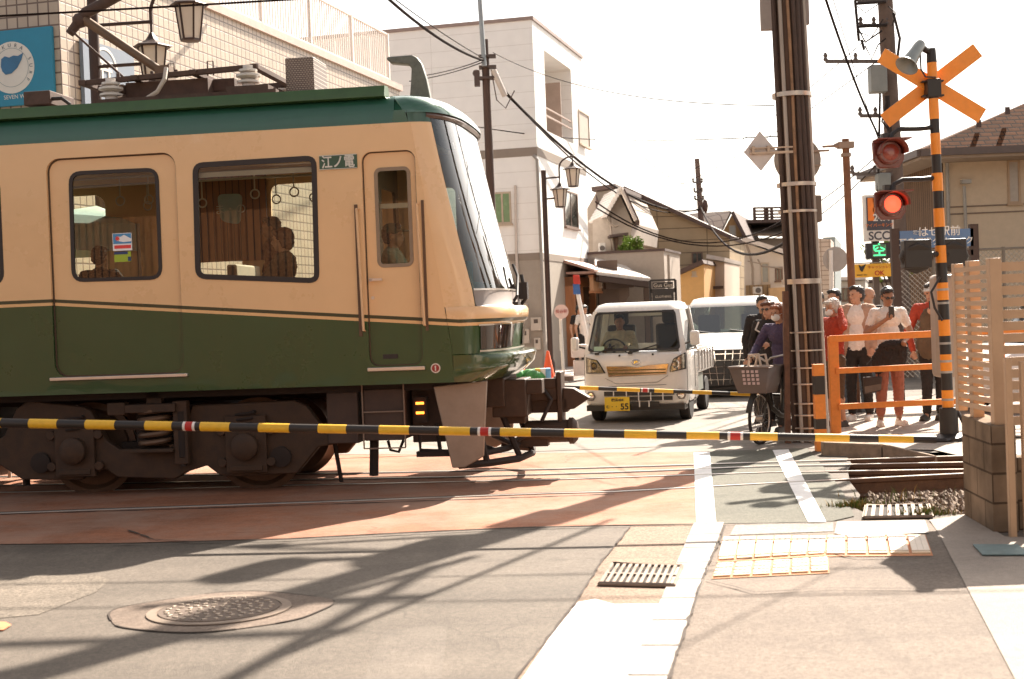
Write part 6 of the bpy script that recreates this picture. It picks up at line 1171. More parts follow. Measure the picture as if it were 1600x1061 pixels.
# ---- block wall and lattice screen on the right
W0 = G(1553, 833); W1 = G(1507, 806); m_blk2 = tiles('block_wall', (.235, .165, .11), (.19, .13, .085), (.09, .06, .04), .40, .20, .008, .9, offset=.5, var=.5, axis='XZ', bumps=.8); m_blk3 = tiles('block_wall_side', (.235, .165, .11), (.19, .13, .085), (.09, .06, .04), .40, .20, .008, .9, offset=.5, var=.5, axis='YZ', bumps=.8)
wz = at(1508, 647, W1.y).z; wt = thing('block_wall', 'weathered grey brown concrete block wall below the lattice screen', 'wall', W0)
d_ = (W1-W0).normalized()
b = B(); dx = Vector((.17, 0, 0)); b.add([W0, W0+dx, W1+dx, W1, W0+Vector((0,0,wz-.02)), W0+dx+Vector((0,0,wz-.02)), W1+dx+Vector((0,0,wz)), W1+Vector((0,0,wz))], [(0,3,2,1),(4,5,6,7),(0,1,5,4),(1,2,6,5),(2,3,7,6),(3,0,4,7)])
for v in b.v[:4]: v.z = -.1
o = b.out('side_wall', [m_blk2, m_blk3], wt, bevel=.008); 
for p in o.data.polygons:
    if abs(p.normal.x) > .5: p.material_index = 1
b = B(); b.box(W0.x+.17, W0.x+3, W0.y+.08, W0.y+.24, -.05, wz-.25); b.out('front_wall', m_blk2, wt, bevel=.008)
m_lat = M('lattice_beige', (.47, .30, .18), .45, .15, var=.1); sz0 = at(1550, 625, W0.y).z; zt2 = at(1541, 408, W0.y).z; zt1 = at(1495, 414, W1.y).z
t = thing('lattice_screen', 'beige slatted aluminium screen fixed on top of the block wall', 'screen', (W0.x, W0.y, wz))
XA = at(1549, 500, W0.y+.10).x; XB = at(1499, 520, W1.y+.10).x
for (p, z1_) in ((Vector((XA+.02, W0.y+.08, 0)), zt2), (Vector((at(1523, 520, W1.y-.2).x, W1.y-.2, 0)), zt1-.0)):
    B().box(p.x-.04, p.x+.04, p.y-.04, p.y+.04, wz-.02, z1_+.02).out('screen_post', m_lat, t, bevel=.004)
e0 = Vector((XA+.01, W0.y+.10, 0)); e1 = Vector((XB, W1.y+.10, 0)); B().box(e1.x-.035, e1.x+.035, e1.y-.035, e1.y+.035, wz+.02, zt1+.01).out('screen_post', m_lat, t, bevel=.004)
ns = 17
for k in range(ns):
    z = wz+.08+(zt2-.04-wz-.08)*k/(ns-1); b = B(); b.bar(e0+Vector((-.02, 0, z)), e1+Vector((-.02, 0, z)), .02, .035); b.out('slat', m_lat, t)
for k in range(14):
    z = wz+.0+(zt2-.04-wz)*k/13; b = B(); b.bar((XA+.06, W0.y+.10, z), (XA+2.6, W0.y+.10, z), .02, .06); b.out('slat', m_lat, t)
for px, y0, y1 in ((1574, 560, 832), (1598, 565, 838)): a, c = at(px, y0, 9.35), at(px, y1, 9.35); tag(B().box(a.x-.022, a.x+.022, 9.33, 9.375, 0, a.z).out('gate_bar', m_lat, bevel=.004), 'slim beige metal upright %s' % ('nearest the corner of the block wall' if px < 1590 else 'at the right edge of the picture in front of the wall'), 'post')
# ---- things behind the lattice: white parked car
def G0(x, Y, y=600): p = at(x, y, Y); p.z = 0; return p
# ---- traffic mirror whose shadow falls on the pavement (off the right edge)
mp_ = Vector((4.75, 12.2, 0)); t = thing('warning_board', 'square warning board on a post just outside the right edge of the picture', 'sign', mp_); 
B().tube([mp_, mp_+Vector((0, 0, 3.9))], .03, 8).out('sign_post', m_gal, t)
B(Matrix.Translation(mp_+Vector((-.0, 0, 3.3)))).prism([(-.34, -.1), (.0, -.42), (.34, .0), (.05, .38)], -.01, .01, Matrix.Rotation(R_(25), 4, 'Z') @ XZ).out('sign_plate', m_pw, t)
# ================================================================== WIRES
m_wire = M('wire_black', (.022, .014, .012), .9, spec=.1)
def wire(p, q, sag, r=.012, label=None, n=14, nm='overhead_cable'):
    pts = [p.lerp(q, k/n)-Vector((0, 0, sag*4*(k/n)*(1-k/n))) for k in range(n+1)]; return tag(B().tube(pts, r, 6).out(nm, m_wire), label, 'cable', 'overhead cables')
wire(at(600, -8, 24), at(757, 95, 33), .15, .028, 'thick cable running down from the top edge to the slim pole by the train windscreen')
wire(at(608, -8, 24), at(757, 92, 33), .05, .010, 'thin cable just above the thick one at the top of the white building')
wire(at(785, 140, 33), at(1092, 328, 58), .9, .036, 'thick bundled cable sagging from the slim pole across the white building to the far pole')
wire(at(790, 143, 33), at(1092, 326, 58), 1.1, .02, 'thin cable running alongside the thick bundled one')
wire(at(1094, 322, 58), at(1225, 380, 30), .9, .035, 'cable sagging from the far pole to the big pole over the house roofs')
wire(at(650, 120, 28), at(757, 92, 33), .05, .012, 'thin cable from the roof fin to the slim pole, upper one of two')
wire(at(640, 127, 28), at(757, 96, 33), .05, .012, 'thin cable from the roof fin to the slim pole, lower one of two')
wire(at(745, 198, 33), at(930, 218, 42), .05, .014, 'hair thin line across the white facade below the balcony')
wire(at(770, 82, 33), at(1210, 165, 17), .3, .007, 'thin line from the slim pole top across the sky to the big pole')
wire(at(932, 325, 42), at(1250, 350, 45), .9, .022, 'cable sagging in front of the beige house, lower of two')
wire(at(930, 315, 42), at(1230, 340, 45), 1.0, .022, 'cable sagging in front of the beige house, upper of two')
wire(at(1288, -8, 22), at(1385, 235, 29), .2, .022, 'dark cable crossing the sky steeply right of the big pole')
wire(at(1300, -8, 24), at(1375, 225, 29), .1, .008, 'very thin cable beside the steep dark one')
wire(at(1355, 60, 28), at(1060, 275, 58), .3, .010, 'long thin line from the right pole past the big pole towards the far pole')
wire(at(1370, 96, 28), at(1000, 310, 60), .4, .010, 'second long thin line crossing behind the big pole')
wire(at(1380, 235, 28), at(1140, 372, 45), .4, .012, 'cable from the right pole dropping towards the white low house')
wire(at(1372, 255, 28), at(1180, 375, 45), .4, .012, 'cable just below it, dropping towards the white low house')
wire(at(930, 217, 42), at(1215, 213, 17), .05, .008, 'near level thin line between the white building and the big pole')
wire(at(1085, 292, 58), at(1000, 240, 44), .2, .012, 'short thin line rising left from the far pole top')
for k, (X, Yo, z, r, lab) in enumerate(((0, 13.95, 5.05, .011, 'contact wire strung over the track above the picture'), (0, 13.95, 5.75, .012, 'messenger wire above the contact wire'), (0, 10.9, 6.6, .018, 'service cable along the near side of the track'), (0, 8.6, 5.6, .03, 'low service cable crossing above the near road'), (0, 6.3, 5.2, .03, 'bundled service cable high over the foreground road'), (0, 7.6, 6.5, .05, 'thick service cable high over the foreground road'))):
    wire(Vector((-18, Yo+18*.1, z)), Vector((16, Yo-16*.1, z)), .25, r, lab, 20)
wire(Vector((1.5, 4, 6.4)), Vector((-3.5, 22, 7.2)), .3, .035, 'service drop cable passing over the road from the near right')
wire(top-Vector((0, 0, .3)), Vector((-14, 3, 8.5)), .5, .035, 'cable leaving the big pole towards the near left above the picture')
wire(top-Vector((0, 0, .7)), Vector((-9, 1, 7.2)), .5, .045, 'lower cable leaving the big pole towards the near left above the picture')

def lifted(px, h): g = G(*px); k = h/math.tan(SUN_EL); return Vector((g.x+.496*k, g.y+.868*k, h))
for p, q, h0, h1, r, lab in (((928, 824), (360, 1057), 5.8, 5.2, .028, 'cable from the big pole whose straight shadow crosses the near road'), ((650, 900), (356, 1061), 7.2, 6.6, .06, 'thick unseen cable added above the near road to cast a broad shadow'), ((694, 883), (75, 1057), 7.6, 7.0, .05, 'second unseen cable added above the near road to cast a broad shadow'), ((640, 862), (380, 858), 8.3, 8.2, .035, 'unseen level cable added high over the near road for its shadow'), ((1290, 900), (1010, 1040), 5.6, 5.6, .009, 'thin unseen cable added above the right hand pavement for its shadow')):  # unseen cables added along the sun direction to lay shadow lines on the road
    a, c = lifted(p, h0), lifted(q, h1); d = (c-a).normalized(); wire(a-d*.4, c+d*6, .08, r, lab, 8)
# ================================================================== VEHICLES (local: x right in the picture, y away, z up)
m_carw = M('car_white', (.70, .66, .61), .25, coat=.6, var=.02); m_tyre = M('tyre', (.025, .02, .018), .85, var=.2); m_rim = M('rim_silver', (.45, .40, .36), .35, .7); m_cg_ = glass('car_glass', (.66, .68, .63), 1.1); m_blkp = M('black_plastic', (.03, .024, .02), .5); m_chr = M('chrome', (.80, .74, .68), .08, 1, var=.02); m_head = glass('lamp_glass', (.85, .85, .8), 1.2)
def rrow(yf, yb, hw, z, r=.12, n=5, rb=.05):
    pts = []
    for cx, cy, a, q in ((hw-r, yf+r, -90, r), (hw-rb, yb-rb, 0, rb), (-hw+rb, yb-rb, 90, rb), (-hw+r, yf+r, 180, r)):
        for i in range(n+1): t = R_(a+90*i/n); pts.append((cx+q*math.cos(t), cy+q*math.sin(t), z))
    return pts
def loft(rows, name, mat, par, M_, cap=True, ang=40, bevel=0):
    b = B(M_); n = len(rows[0]); vs = [p for r in rows for p in r]; fs = [(r*n+k, r*n+(k+1) % n, (r+1)*n+(k+1) % n, (r+1)*n+k) for r in range(len(rows)-1) for k in range(n)]
    if cap: fs += [tuple(range(n-1, -1, -1)), tuple((len(rows)-1)*n+k for k in range(n))]
    b.add(vs, fs); return b.out(name, mat, par, ang=ang, bevel=bevel)
def cwheel(par, W, x, y, r, wd, side):
    T = W @ Matrix.Translation((x, y, r)) @ Matrix.Rotation(R_(90*side), 4, 'Y')
    b = B(T); b.lathe([(r*.6, -wd/2), (r*.93, -wd/2), (r, -wd*.35), (r, wd*.35), (r*.93, wd/2), (r*.6, wd/2)], n=32); w_ = b.out('wheel', m_tyre, par)
    b = B(T); b.lathe([(r*.62, -wd*.3), (r*.62, wd*.42), (r*.54, wd*.40), (r*.40, wd*.2), (r*.12, wd*.28), (r*.05, wd*.3)], n=24); b.out('rim', m_rim, w_)
def mirror(par, W, x, y, z, w_, h_, s_, mat):
    b = B(W); b.box(x-w_/2, x+w_/2, y-.05, y+.06, z-h_/2, z+h_/2); m_ = b.out('mirror', mat, par, bevel=.03); b = B(W); b.tube([(x-s_*w_*.3, y+.03, z-h_*.2), (x-s_*(w_*.5+.12), y+.12, z-h_*.45)], .015, 6); b.out('mirror_arm', m_blkp, m_)
# ---- mini truck
C0 = at(993, 655, 20.0); tr = thing('mini_truck', 'white mini truck facing the camera with yellow number plate, stopped behind the far arm', 'truck', (C0.x, 20.0, 0), SANG); W = WM[tr.name]
FT = Fac((C0.x, 20.0), SE_)
def tu(x): return FT.uv(x, 560)[0]
def tz(y): return FT.uv(990, y)[1]
zs = tz(549); zt_ = tz(486); zr = tz(472)
low_ = [rrow(.06, 1.35, .70, .24, .16), rrow(.01, 1.35, .73, .30, .18), rrow(-.01, 1.35, .735, .45, .18), rrow(-.01, 1.35, .735, .80, .18), rrow(.0, 1.35, .735, .95, .18), rrow(.05, 1.35, .73, zs-.02, .16)]
loft(low_, 'cab_body', m_carw, tr, W, ang=50)
def yw(z): return .06+(z-zs)*.42
loft([rrow(yw(zt_)+.0, 1.33, .625, zt_, .14), rrow(yw(zt_)+.03, 1.33, .62, zt_+.03, .14), rrow(yw(zt_)+.10, 1.30, .58, zr-.03, .14), rrow(yw(zt_)+.22, 1.24, .50, zr, .14)], 'cab_roof', m_carw, tr, W, ang=60)
b = B(W); hb_, ht_ = .70, .605
for s_ in (-1, 1):
    b.add([(s_*(hb_+.03), yw(zs)+.06, zs-.03), (s_*(hb_-.06), yw(zs)-.0, zs-.03), (s_*(ht_-.05), yw(zt_)-.0, zt_+.01), (s_*(ht_+.02), yw(zt_)+.06, zt_+.01), (s_*(hb_+.0), yw(zs)+.16, zs-.03), (s_*(hb_-.08), yw(zs)+.10, zs-.03), (s_*(ht_-.06), yw(zt_)+.10, zt_+.01), (s_*(ht_+.0), yw(zt_)+.14, zt_+.01)], [(0,1,2,3),(7,6,5,4),(0,3,7,4),(1,5,6,2)])
    b.bar((s_*.70, 1.28, zs-.03), (s_*.60, 1.28, zt_+.02), .06, .09); b.out('pillar', m_carw, tr); b = B(W)
b = B(W); ws = rquad([(-hb_+.035, 0), (hb_-.035, 0), (ht_-.03, 1), (-ht_+.03, 1)], .09); pts = [(x, yw(zs+(zt_-zs)*k)-.012, zs+.005+(zt_-zs-.01)*k) for x, k in ws]; b.face(pts); b.out('windscreen', m_cg_, tr, smooth=False)
ws2 = ring(ws, -.02); b = B(W); n = len(ws); pts2 = [(x*.955, yw(zs+(zt_-zs)*(.5+(k-.5)*.90))-.014, zs+.005+(zt_-zs-.01)*(.5+(k-.5)*.90)) for x, k in ws]; b.add([(p[0], p[1]-.004, p[2]) for p in pts]+[(p[0], p[1]-.002, p[2]) for p in pts2], [(k, (k+1) % n, n+(k+1) % n, n+k) for k in range(n)]); b.out('screen_seal', m_blkp, tr, smooth=False)
b = B(W)
for s_ in (-1, 1): b.face([(s_*.72, .2, zs), (s_*.72, 1.25, zs), (s_*.615, 1.25, zt_), (s_*.615, yw(zt_)+.08, zt_)])
b.out('side_window', m_cg_, tr, smooth=False)
plate('cab_back', [(-.68, .9), (.68, .9), (.60, zt_+.05), (-.60, zt_+.05)], [rr(-.5, .5, zs+.08, zt_-.08, .05)], W @ Matrix.Translation((0, 1.32, 0)) @ XZ, .03, m_carw, tr, world=True)
b = B(W); b.box(-.68, .68, .12, .45, zs-.12, zs-.02); dsh = b.out('dashboard', m_blkp, tr, bevel=.03)
for x in (-.36, .36):
    b = B(W); b.box(x-.22, x+.22, .75, 1.2, .75, .9); b.box(x-.21, x+.21, 1.1, 1.2, .85, 1.38); b.box(x-.11, x+.11, 1.1, 1.18, 1.38, 1.60); b.out('seat', M('seat_grey', (.05, .042, .036), .8), tr, bevel=.04)
b = B(W); c_ = Vector((-.36, .50, zs+.02)); b.tube([c_+Vector((.17*math.cos(a), -.06*math.sin(a)*.9, .15*math.sin(a))) for a in [6.283*k/20 for k in range(21)]], .012, 6); b.tube([c_, c_+Vector((0, -.15, -.15))], .02, 6); b.bar(c_+Vector((-.16, 0, 0)), c_+Vector((.16, 0, 0)), .02, .03); b.out('steering_wheel', m_blkp, tr)
b = B(W); b.box(tu(928), tu(944), .02, .03, tz(547), tz(540)); b.out('dash_note', M('note_green', (.35, .50, .38), .6), tr)
for x0, x1 in ((933, 960), (985, 1030)): b = B(W); b.tube([(tu(x0), -.0, tz(551)), (tu(x1), yw(zs+.04)-.035, zs+.07+.02)], .010, 5); b.box(tu(x0)-.03, tu(x0)+.03, -.02, .02, tz(553), tz(549)); b.out('wiper', m_blkp, tr)
# headlamps
for (a, lab) in (([(914, 556), (934, 561), (946, 582), (914, 582)], None), ([(1046, 577), (1052, 562), (1088, 553), (1090, 579), (1046, 583)], None)):
    P2 = [(tu(x), tz(y)) for x, y in a]; 
    def yo(u): e = max(0, abs(u)-.555); return -.018+(.18-math.sqrt(max(0, .18**2-min(e, .179)**2)))
    pts = [(max(-.728, min(.728, u)), z) for u, z in P2]; c0 = sum(u for u, z in pts)/len(pts)
    # fine strip surface following the rounded corner
    us_ = [min(u for u, z in pts)+(max(u for u, z in pts)-min(u for u, z in pts))*k/10 for k in range(11)]
    def zrange(u):
        zz_ = []
        for i in range(len(pts)):
            (u0, z0), (u1, z1) = pts[i], pts[(i+1) % len(pts)]
            if (u0-u)*(u1-u) <= 0 and u0 != u1: zz_.append(z0+(z1-z0)*(u-u0)/(u1-u0))
        return (min(zz_), max(zz_)) if zz_ else (pts[0][1], pts[0][1])
    for nm, off, sh_, mt in (('headlamp', .0, 1.0, m_blkp), ('lamp_reflector', -.003, .86, M('reflector', (.75, .70, .64), .18, .8, var=.5, vs=25)), ('lamp_lens', -.02, .97, m_head)):
        b = B(W); vs = []
        for u in us_:
            z0, z1 = zrange(u); zc2 = (z0+z1)/2; h2 = (z1-z0)/2*sh_; uu = c0+(u-c0)*sh_; vs += [(uu, yo(uu)+off, zc2-h2), (uu, yo(uu)+off, zc2+h2)]
        b.add(vs, [(2*k, 2*k+2, 2*k+3, 2*k+1) for k in range(10)])
        if nm == 'headlamp': hl = b.out(nm, mt, tr)
        else: b.out(nm, mt, hl)
    b = B(W); b.lathe([(.055, 0), (.05, .01), (.02, -.01)], Matrix.Translation((c0*.98, yo(c0*.98)-.006, sum(z for u, z in pts)/len(pts))) @ Matrix.Rotation(R_(90), 4, 'X'), 20); b.out('lamp_bulb', m_chr, hl)
b = B(W); P2 = [(tu(947), tz(571)), (tu(980), tz(571.5)), (tu(996), tz(574)), (tu(1012), tz(571)), (tu(1045), tz(569)), (tu(1041), tz(586)), (tu(950), tz(588))]; b.prism(P2, -.03, -.005, Matrix.Identity(4) @ XZ); gr = b.out('grille_bar', M('chrome_warm', (.70, .52, .36), .12, 1, var=.1), tr, bevel=.006)
b = B(W); b.box(tu(952), tu(1040), -.036, -.03, tz(579), tz(577)); b.box(tu(951), tu(1040), -.036, -.03, tz(584.5), tz(582)); b.out('grille_slot', M('slot_dark', (.14, .09, .02), .4), gr)
b = B(W); cc = (tu(993.5), tz(566)); 
b.tube([(cc[0]+.062*math.cos(a), -.02, cc[1]+.036*math.sin(a)) for a in [6.2832*k/24 for k in range(25)]], .006, 6); b.prism([(cc[0]-.03, cc[1]-.018), (cc[0]-.018, cc[1]+.02), (cc[0]+.022, cc[1]+.02), (cc[0]+.034, cc[1]+.008), (cc[0]+.024, cc[1]-.004), (cc[0]-.004, cc[1]-.004), (cc[0]-.010, cc[1]-.018)], -.03, -.016, XZ); b.out('emblem', m_chr, tr)
b = B(W); b.box(tu(940), tu(1052), -.018, -.006, tz(613.5), tz(608)) if False else None
b = B(W)
for y0, y1, x0, x1 in ((611, 618, 942, 1052), (620, 626, 945, 1049), (628, 635, 983, 1028)): b.box(tu(x0), tu(x1), -.017, -.008, tz(y1), tz(y0))
gl_ = b.out('lower_grille', m_blkp, tr)
b = B(W)
for x in (957, 977, 996, 1015, 1034): b.box(tu(x)-.008, tu(x)+.008, -.024, -.008, tz(627), tz(610))
for x in (997, 1012): b.box(tu(x)-.008, tu(x)+.008, -.024, -.008, tz(636), tz(626))
b.out('grille_ribs', m_carw, gl_)
b = B(W); b.box(tu(955), tu(1040), -.018, -.01, tz(597), tz(590)) if False else None
for x in (921, 1071):
    b = B(W); u_ = max(-.66, min(.66, tu(x))); T_ = Matrix.Translation((u_, .0 if abs(u_) > .6 else -.02, tz(618))) @ Matrix.Rotation(R_(90), 4, 'X'); b.lathe([(.075, -.03), (.07, .02)], T_, 6); fg = b.out('fog_lamp', M('fog_surround', (.18, .15, .13), .5), tr); b = B(W); b.lathe([(.045, .0), (.045, .025), (.02, .03)], T_, 16); b.out('fog_lens', m_chr, fg)
b = B(W); b.box(tu(943), tu(982), -.045, -.03, tz(641.5), tz(619.5)); npl = b.out('number_plate', M('plate_yellow', (.80, .52, .03), .4, var=.03), tr, bevel=.004)
def trtext(s, x, y, size, bold=0, sx=1): q = W @ Vector((tu(x), -.047, tz(y))); return text('plate_lettering', s, size, face_T(q, SE_), m_bk, npl, .001, sx=sx, bold=bold)
trtext('横浜484', 963, 624.5, .05, .001); trtext('55', 974, 635, .12, .003); trtext('む', 948, 635, .05, .001); trtext('・・', 958, 635, .06)
b = B(W); b.box(-.55, .55, .03, .06, tz(606.5), tz(604)); b.box(-.7, .7, .02, 1.3, .18, .26); b.out('under_panel', m_blkp, tr)
for x0, y0 in ((968, 554.5), (1020, 554)): b = B(W); b.box(tu(x0)-.012, tu(x0)+.012, -.01, .02, tz(y0+2), tz(y0-1)); b.out('washer_jet', m_blkp, tr)
for x, y, s_ in ((-.64, .62, -1), (.64, .62, 1), (-.63, 2.5, -1), (.63, 2.5, 1)): cwheel(tr, W, x, y, .265, .15, s_)
b = B(W); b.tube([(.715, .62+.31*math.cos(a), .27+.31*math.sin(a)) for a in [math.pi*k/12 for k in range(13)]], .02, 6); b.out('wheel_arch', m_blkp, tr)
mirror(tr, W, -.86, .12, tz(535), .11, .19, -1, m_carw); mirror(tr, W, .86, .12, tz(531), .13, .20, 1, m_carw)
b = B(W); b.box(-.72, .72, 1.42, 3.35, .62, .68); b.box(-.72, -.68, 1.42, 3.35, .66, .98); b.box(.68, .72, 1.42, 3.35, .66, .98); b.box(-.72, .72, 1.42, 1.46, .66, 1.02); b.box(-.72, .72, 3.31, 3.35, .66, .98); bd = b.out('cargo_bed', m_carw, tr, bevel=.008)
b = B(W)
for k in range(6): b.box(.72, .735, 1.5+k*.35, 1.53+k*.35, .66, .98)
b.box(.70, .745, 1.42, 3.35, .95, 1.0); b.out('bed_ribs', M('rib_grey', (.45, .42, .39), .4, .2), bd)
b = B(W); b.box(-.5, .5, .9, 3.2, .30, .62); b.out('chassis', m_dark, tr)
b = B(W); b.box(.62, .70, 1.4, 2.1, .35, .6); b.out('side_guard', M('guard_silver', (.4, .42, .38), .4, .4), tr)
b = B(W)
for pts in ([(945, 590), (962, 599), (1026, 598), (1043, 588)], [(950, 603), (1040, 602)]): b.tube([(tu(x), -.016, tz(y)) for x, y in pts], .004, 5)
for s_ in (-1, 1): b.tube([(s_*.735, .12, .30), (s_*.737, .14, .62), (s_*.735, .16, 1.0)], .004, 5); b.tube([(s_*.738, .95, .45), (s_*.738, .95, 1.05)], .004, 5)
b.out('panel_gap', M('gap_grey', (.25, .23, .21), .6), tr)
b = B(W); b.box(.735, .75, 1.05, 1.18, .93, .955); b.out('door_handle', m_blkp, tr)
b = B(W)
for x, w_ in ((-.2, .35), (.28, .3)): b.box(x-w_, x+w_, 1.6, 2.3, .68, .90+.06*(x > 0)); 
b.box(-.4, .5, 2.4, 3.1, .68, 1.05); lo_ = b.out('cargo_load', M('load_tarp', (.24, .25, .20), .8, var=.3, vs=6), tr, bevel=.06)
# ---- white van behind
C1 = at(1128, 632, 24.6); vn = thing('parked_van', 'large white people carrier with slanted chrome grille behind the mini truck', 'van', (C1.x, 24.6, 0), SANG); W = WM[vn.name]; FV = Fac((C1.x, 24.6), SE_)
def vu(x): return FV.uv(x, 560)[0]
def vz(y): return FV.uv(1130, y)[1]
zs2, zt3, zr2 = vz(521), vz(479), vz(463); yh = .55
loft([rrow(.10, 4.7, .86, .20, .25), rrow(.02, 4.75, .90, .35, .28), rrow(0, 4.75, .915, .60, .28), rrow(.02, 4.75, .915, .85, .28), rrow(.10, 4.75, .91, vz(545), .26), rrow(.30, 4.75, .90, vz(530), .28), rrow(.62, 4.75, .88, zs2, .25)], 'van_body', m_carw, vn, W, ang=60)
def yv(z): return .66+(z-zs2)*1.35
loft([rrow(yv(zt3), 4.6, .72, zt3, .2), rrow(yv(zt3)+.04, 4.6, .71, zt3+.04, .2), rrow(yv(zt3)+.25, 4.55, .66, zr2-.03, .2), rrow(yv(zt3)+.5, 4.4, .55, zr2, .2)], 'van_roof', m_carw, vn, W, ang=60)
b = B(W)
for s_ in (-1, 1): b.bar((s_*.85, .72, zs2-.02), (s_*.70, yv(zt3)+.06, zt3+.02), .07, .08); b.bar((s_*.87, 2.2, zs2-.02), (s_*.72, 2.2, zt3+.02), .1, .06); b.bar((s_*.87, 4.5, zs2-.02), (s_*.72, 4.5, zt3+.02), .2, .06); b.out('van_pillar', m_carw, vn); b = B(W)
b = B(W); b.face([(-.83, .66, zs2), (.83, .66, zs2), (.69, yv(zt3), zt3), (-.69, yv(zt3), zt3)]); b.out('windscreen', glass('van_glass', (.42, .50, .44), 2.2), vn, smooth=False)
b = B(W)
for s_ in (-1, 1): b.face([(s_*.875, .8, zs2), (s_*.875, 4.6, zs2), (s_*.715, 4.6, zt3), (s_*.715, yv(zt3)+.1, zt3)])
b.face([(-.85, 4.66, zs2), (.85, 4.66, zs2), (.7, 4.6, zt3), (-.7, 4.6, zt3)]); b.out('side_window', glass('van_glass2', (.2, .22, .2), 1.2), vn, smooth=False)
b = B(W); b.box(-.85, .85, .7, 1.2, zs2-.1, zs2-.01); b.box(-.6, -.2, 1.8, 2.0, .9, zs2+.32); b.box(.2, .6, 1.8, 2.0, .9, zs2+.32); b.out('van_interior', m_blkp, vn, bevel=.04)
b = B(W); b.prism([(-.66, vz(546)), (.66, vz(546)), (.60, vz(602)), (-.52, vz(606))], -.02, .06, XZ); gv = b.out('van_grille', m_blkp, vn, bevel=.02)
b = B(W)
for s_ in (-1, 1):
    for k in range(5): b.bar((s_*(.10+k*.13), -.035, vz(548)), (s_*(.04+k*.12), -.035, vz(602-k*2)), .02, .016, (1, 0, 0))
for k in range(5): b.bar((-.62, -.028, vz(553+k*10)), (.62, -.028, vz(553+k*10)), .01, .012)
b.out('chrome_slats', m_chr, gv)
for s_ in (-1, 1):
    b = B(W); b.prism([(s_*.55, vz(549)), (s_*.82, vz(543)), (s_*.84, vz(552)), (s_*.56, vz(558))][::s_], .0 if True else 0, .10, XZ); hv = b.out('headlamp', M('reflector', (.75, .7, .64), .18, .8), vn, bevel=.01)
for x, y, s_ in ((-.80, .95, -1), (.80, .95, 1), (-.80, 3.8, -1), (.80, 3.8, 1)): cwheel(vn, W, x, y, .33, .2, s_)
mirror(vn, W, -1.02, .85, zs2+.02, .2, .22, -1, m_carw); mirror(vn, W, 1.02, .85, zs2+.02, .2, .22, 1, m_carw)
b = B(W); b.box(-.8, .8, .05, 4.6, .15, .22); b.out('under_panel', m_blkp, vn)
b = B(W); b.tube([(-.1, .62, zs2-.02), (-.6, .72, zs2+.06)], .012, 5); b.tube([(.6, .62, zs2-.02), (.1, .70, zs2+.05)], .012, 5); b.out('wiper', m_blkp, vn)
# ---- small white car parked behind the lattice
def simple_car(name, label, loc, rot, col, Lc=4.0, hc=1.5, wc=.85):
    t = thing(name, label, 'car', loc, rot); W = WM[t.name]
    loft([rrow(.1, Lc-.1, wc-.06, .2, .2, rb=.2), rrow(.0, Lc, wc, .4, .25, rb=.25), rrow(.02, Lc, wc, .7, .25, rb=.25), rrow(.5, Lc-.2, wc-.03, .92, .25, rb=.25)], 'car_body', col, t, W, ang=60)
    loft([rrow(1.0, Lc-.35, wc-.06, .92, .2, rb=.2), rrow(1.35, Lc-.6, wc-.18, hc-.1, .2, rb=.2)], 'car_windows', m_dkg, t, W, ang=60)
    loft([rrow(1.3, Lc-.55, wc-.17, hc-.11, .2, rb=.2), rrow(1.45, Lc-.7, wc-.25, hc, .2, rb=.2)], 'car_roof', col, t, W, ang=60)
    for x, y, s_ in ((-wc+.1, .75, -1), (wc-.1, .75, 1), (-wc+.1, Lc-.8, -1), (wc-.1, Lc-.8, 1)): cwheel(t, W, x, y, .29, .18, s_)
    return t
simple_car('parked_car', 'white car parked behind the beige lattice screen', (at(1500, 520, 19.6).x, 19.6, 0), R_(-75), m_carw, 4.2, 1.55)
simple_car('parked_car', 'small pale car at the back behind the heads of the waiting people', (at(1285, 520, 40).x, 40, 0), R_(-12), M('car_pale', (.60, .60, .58), .3, coat=.5), 3.6, 1.5, .78)
# ---- bicycle with basket
bw = at(1189, 694, 16.25); bw.z = 0
bk_ = thing('bicycle', 'dark electric bicycle with a big grey front basket beside the big pole', 'bicycle', bw, R_(-34)); W = WM[bk_.name]      # local y = away (rear)
m_bf = M('bike_frame', (.05, .045, .035), .35, .3)
def bwheel(y):
    T = W @ Matrix.Translation((0, y, .30)) @ Matrix.Rotation(R_(90), 4, 'Y'); b = B(T); N_ = 36
    b.tube([(.285*math.cos(6.2832*k/N_), .285*math.sin(6.2832*k/N_), 0) for k in range(N_+1)], .020, 8, cap=False); w_ = b.out('wheel', m_tyre, bk_)
    b = B(T); b.tube([(.262*math.cos(6.2832*k/N_), .262*math.sin(6.2832*k/N_), 0) for k in range(N_+1)], .009, 6, cap=False)
    for k in range(18): a = 6.2832*k/18; b.tube([(.03*math.cos(a+.5), .03*math.sin(a+.5), .02*(-1)**k), (.26*math.cos(a), .26*math.sin(a), 0)], .0018, 3, cap=False)
    b.lathe([(.035, -.04), (.035, .04)], n=12); b.out('rim', m_rim, w_)
bwheel(0); bwheel(1.12)
b = B(W); b.tube([(0, .24, .93), (0, .17, .72), (0, .14, .62)], .022, 8); b.tube([(0, .16, .66), (0, .30, .42), (0, .56, .30), (0, .66, .28)], .03, 8); b.tube([(0, .72, .82), (0, .62, .28)], .02, 8); b.tube([(0, .64, .28), (.05, 1.12, .30)], .012, 6); b.tube([(0, .64, .28), (-.05, 1.12, .30)], .012, 6); b.tube([(0, .69, .6), (.06, 1.12, .30)], .01, 6); b.tube([(0, .69, .6), (-.06, 1.12, .30)], .01, 6)
for s_ in (-1, 1): b.tube([(s_*.045, .0, .30), (s_*.05, .11, .56), (0, .15, .63)], .013, 6)
b.out('frame', m_bf, bk_)
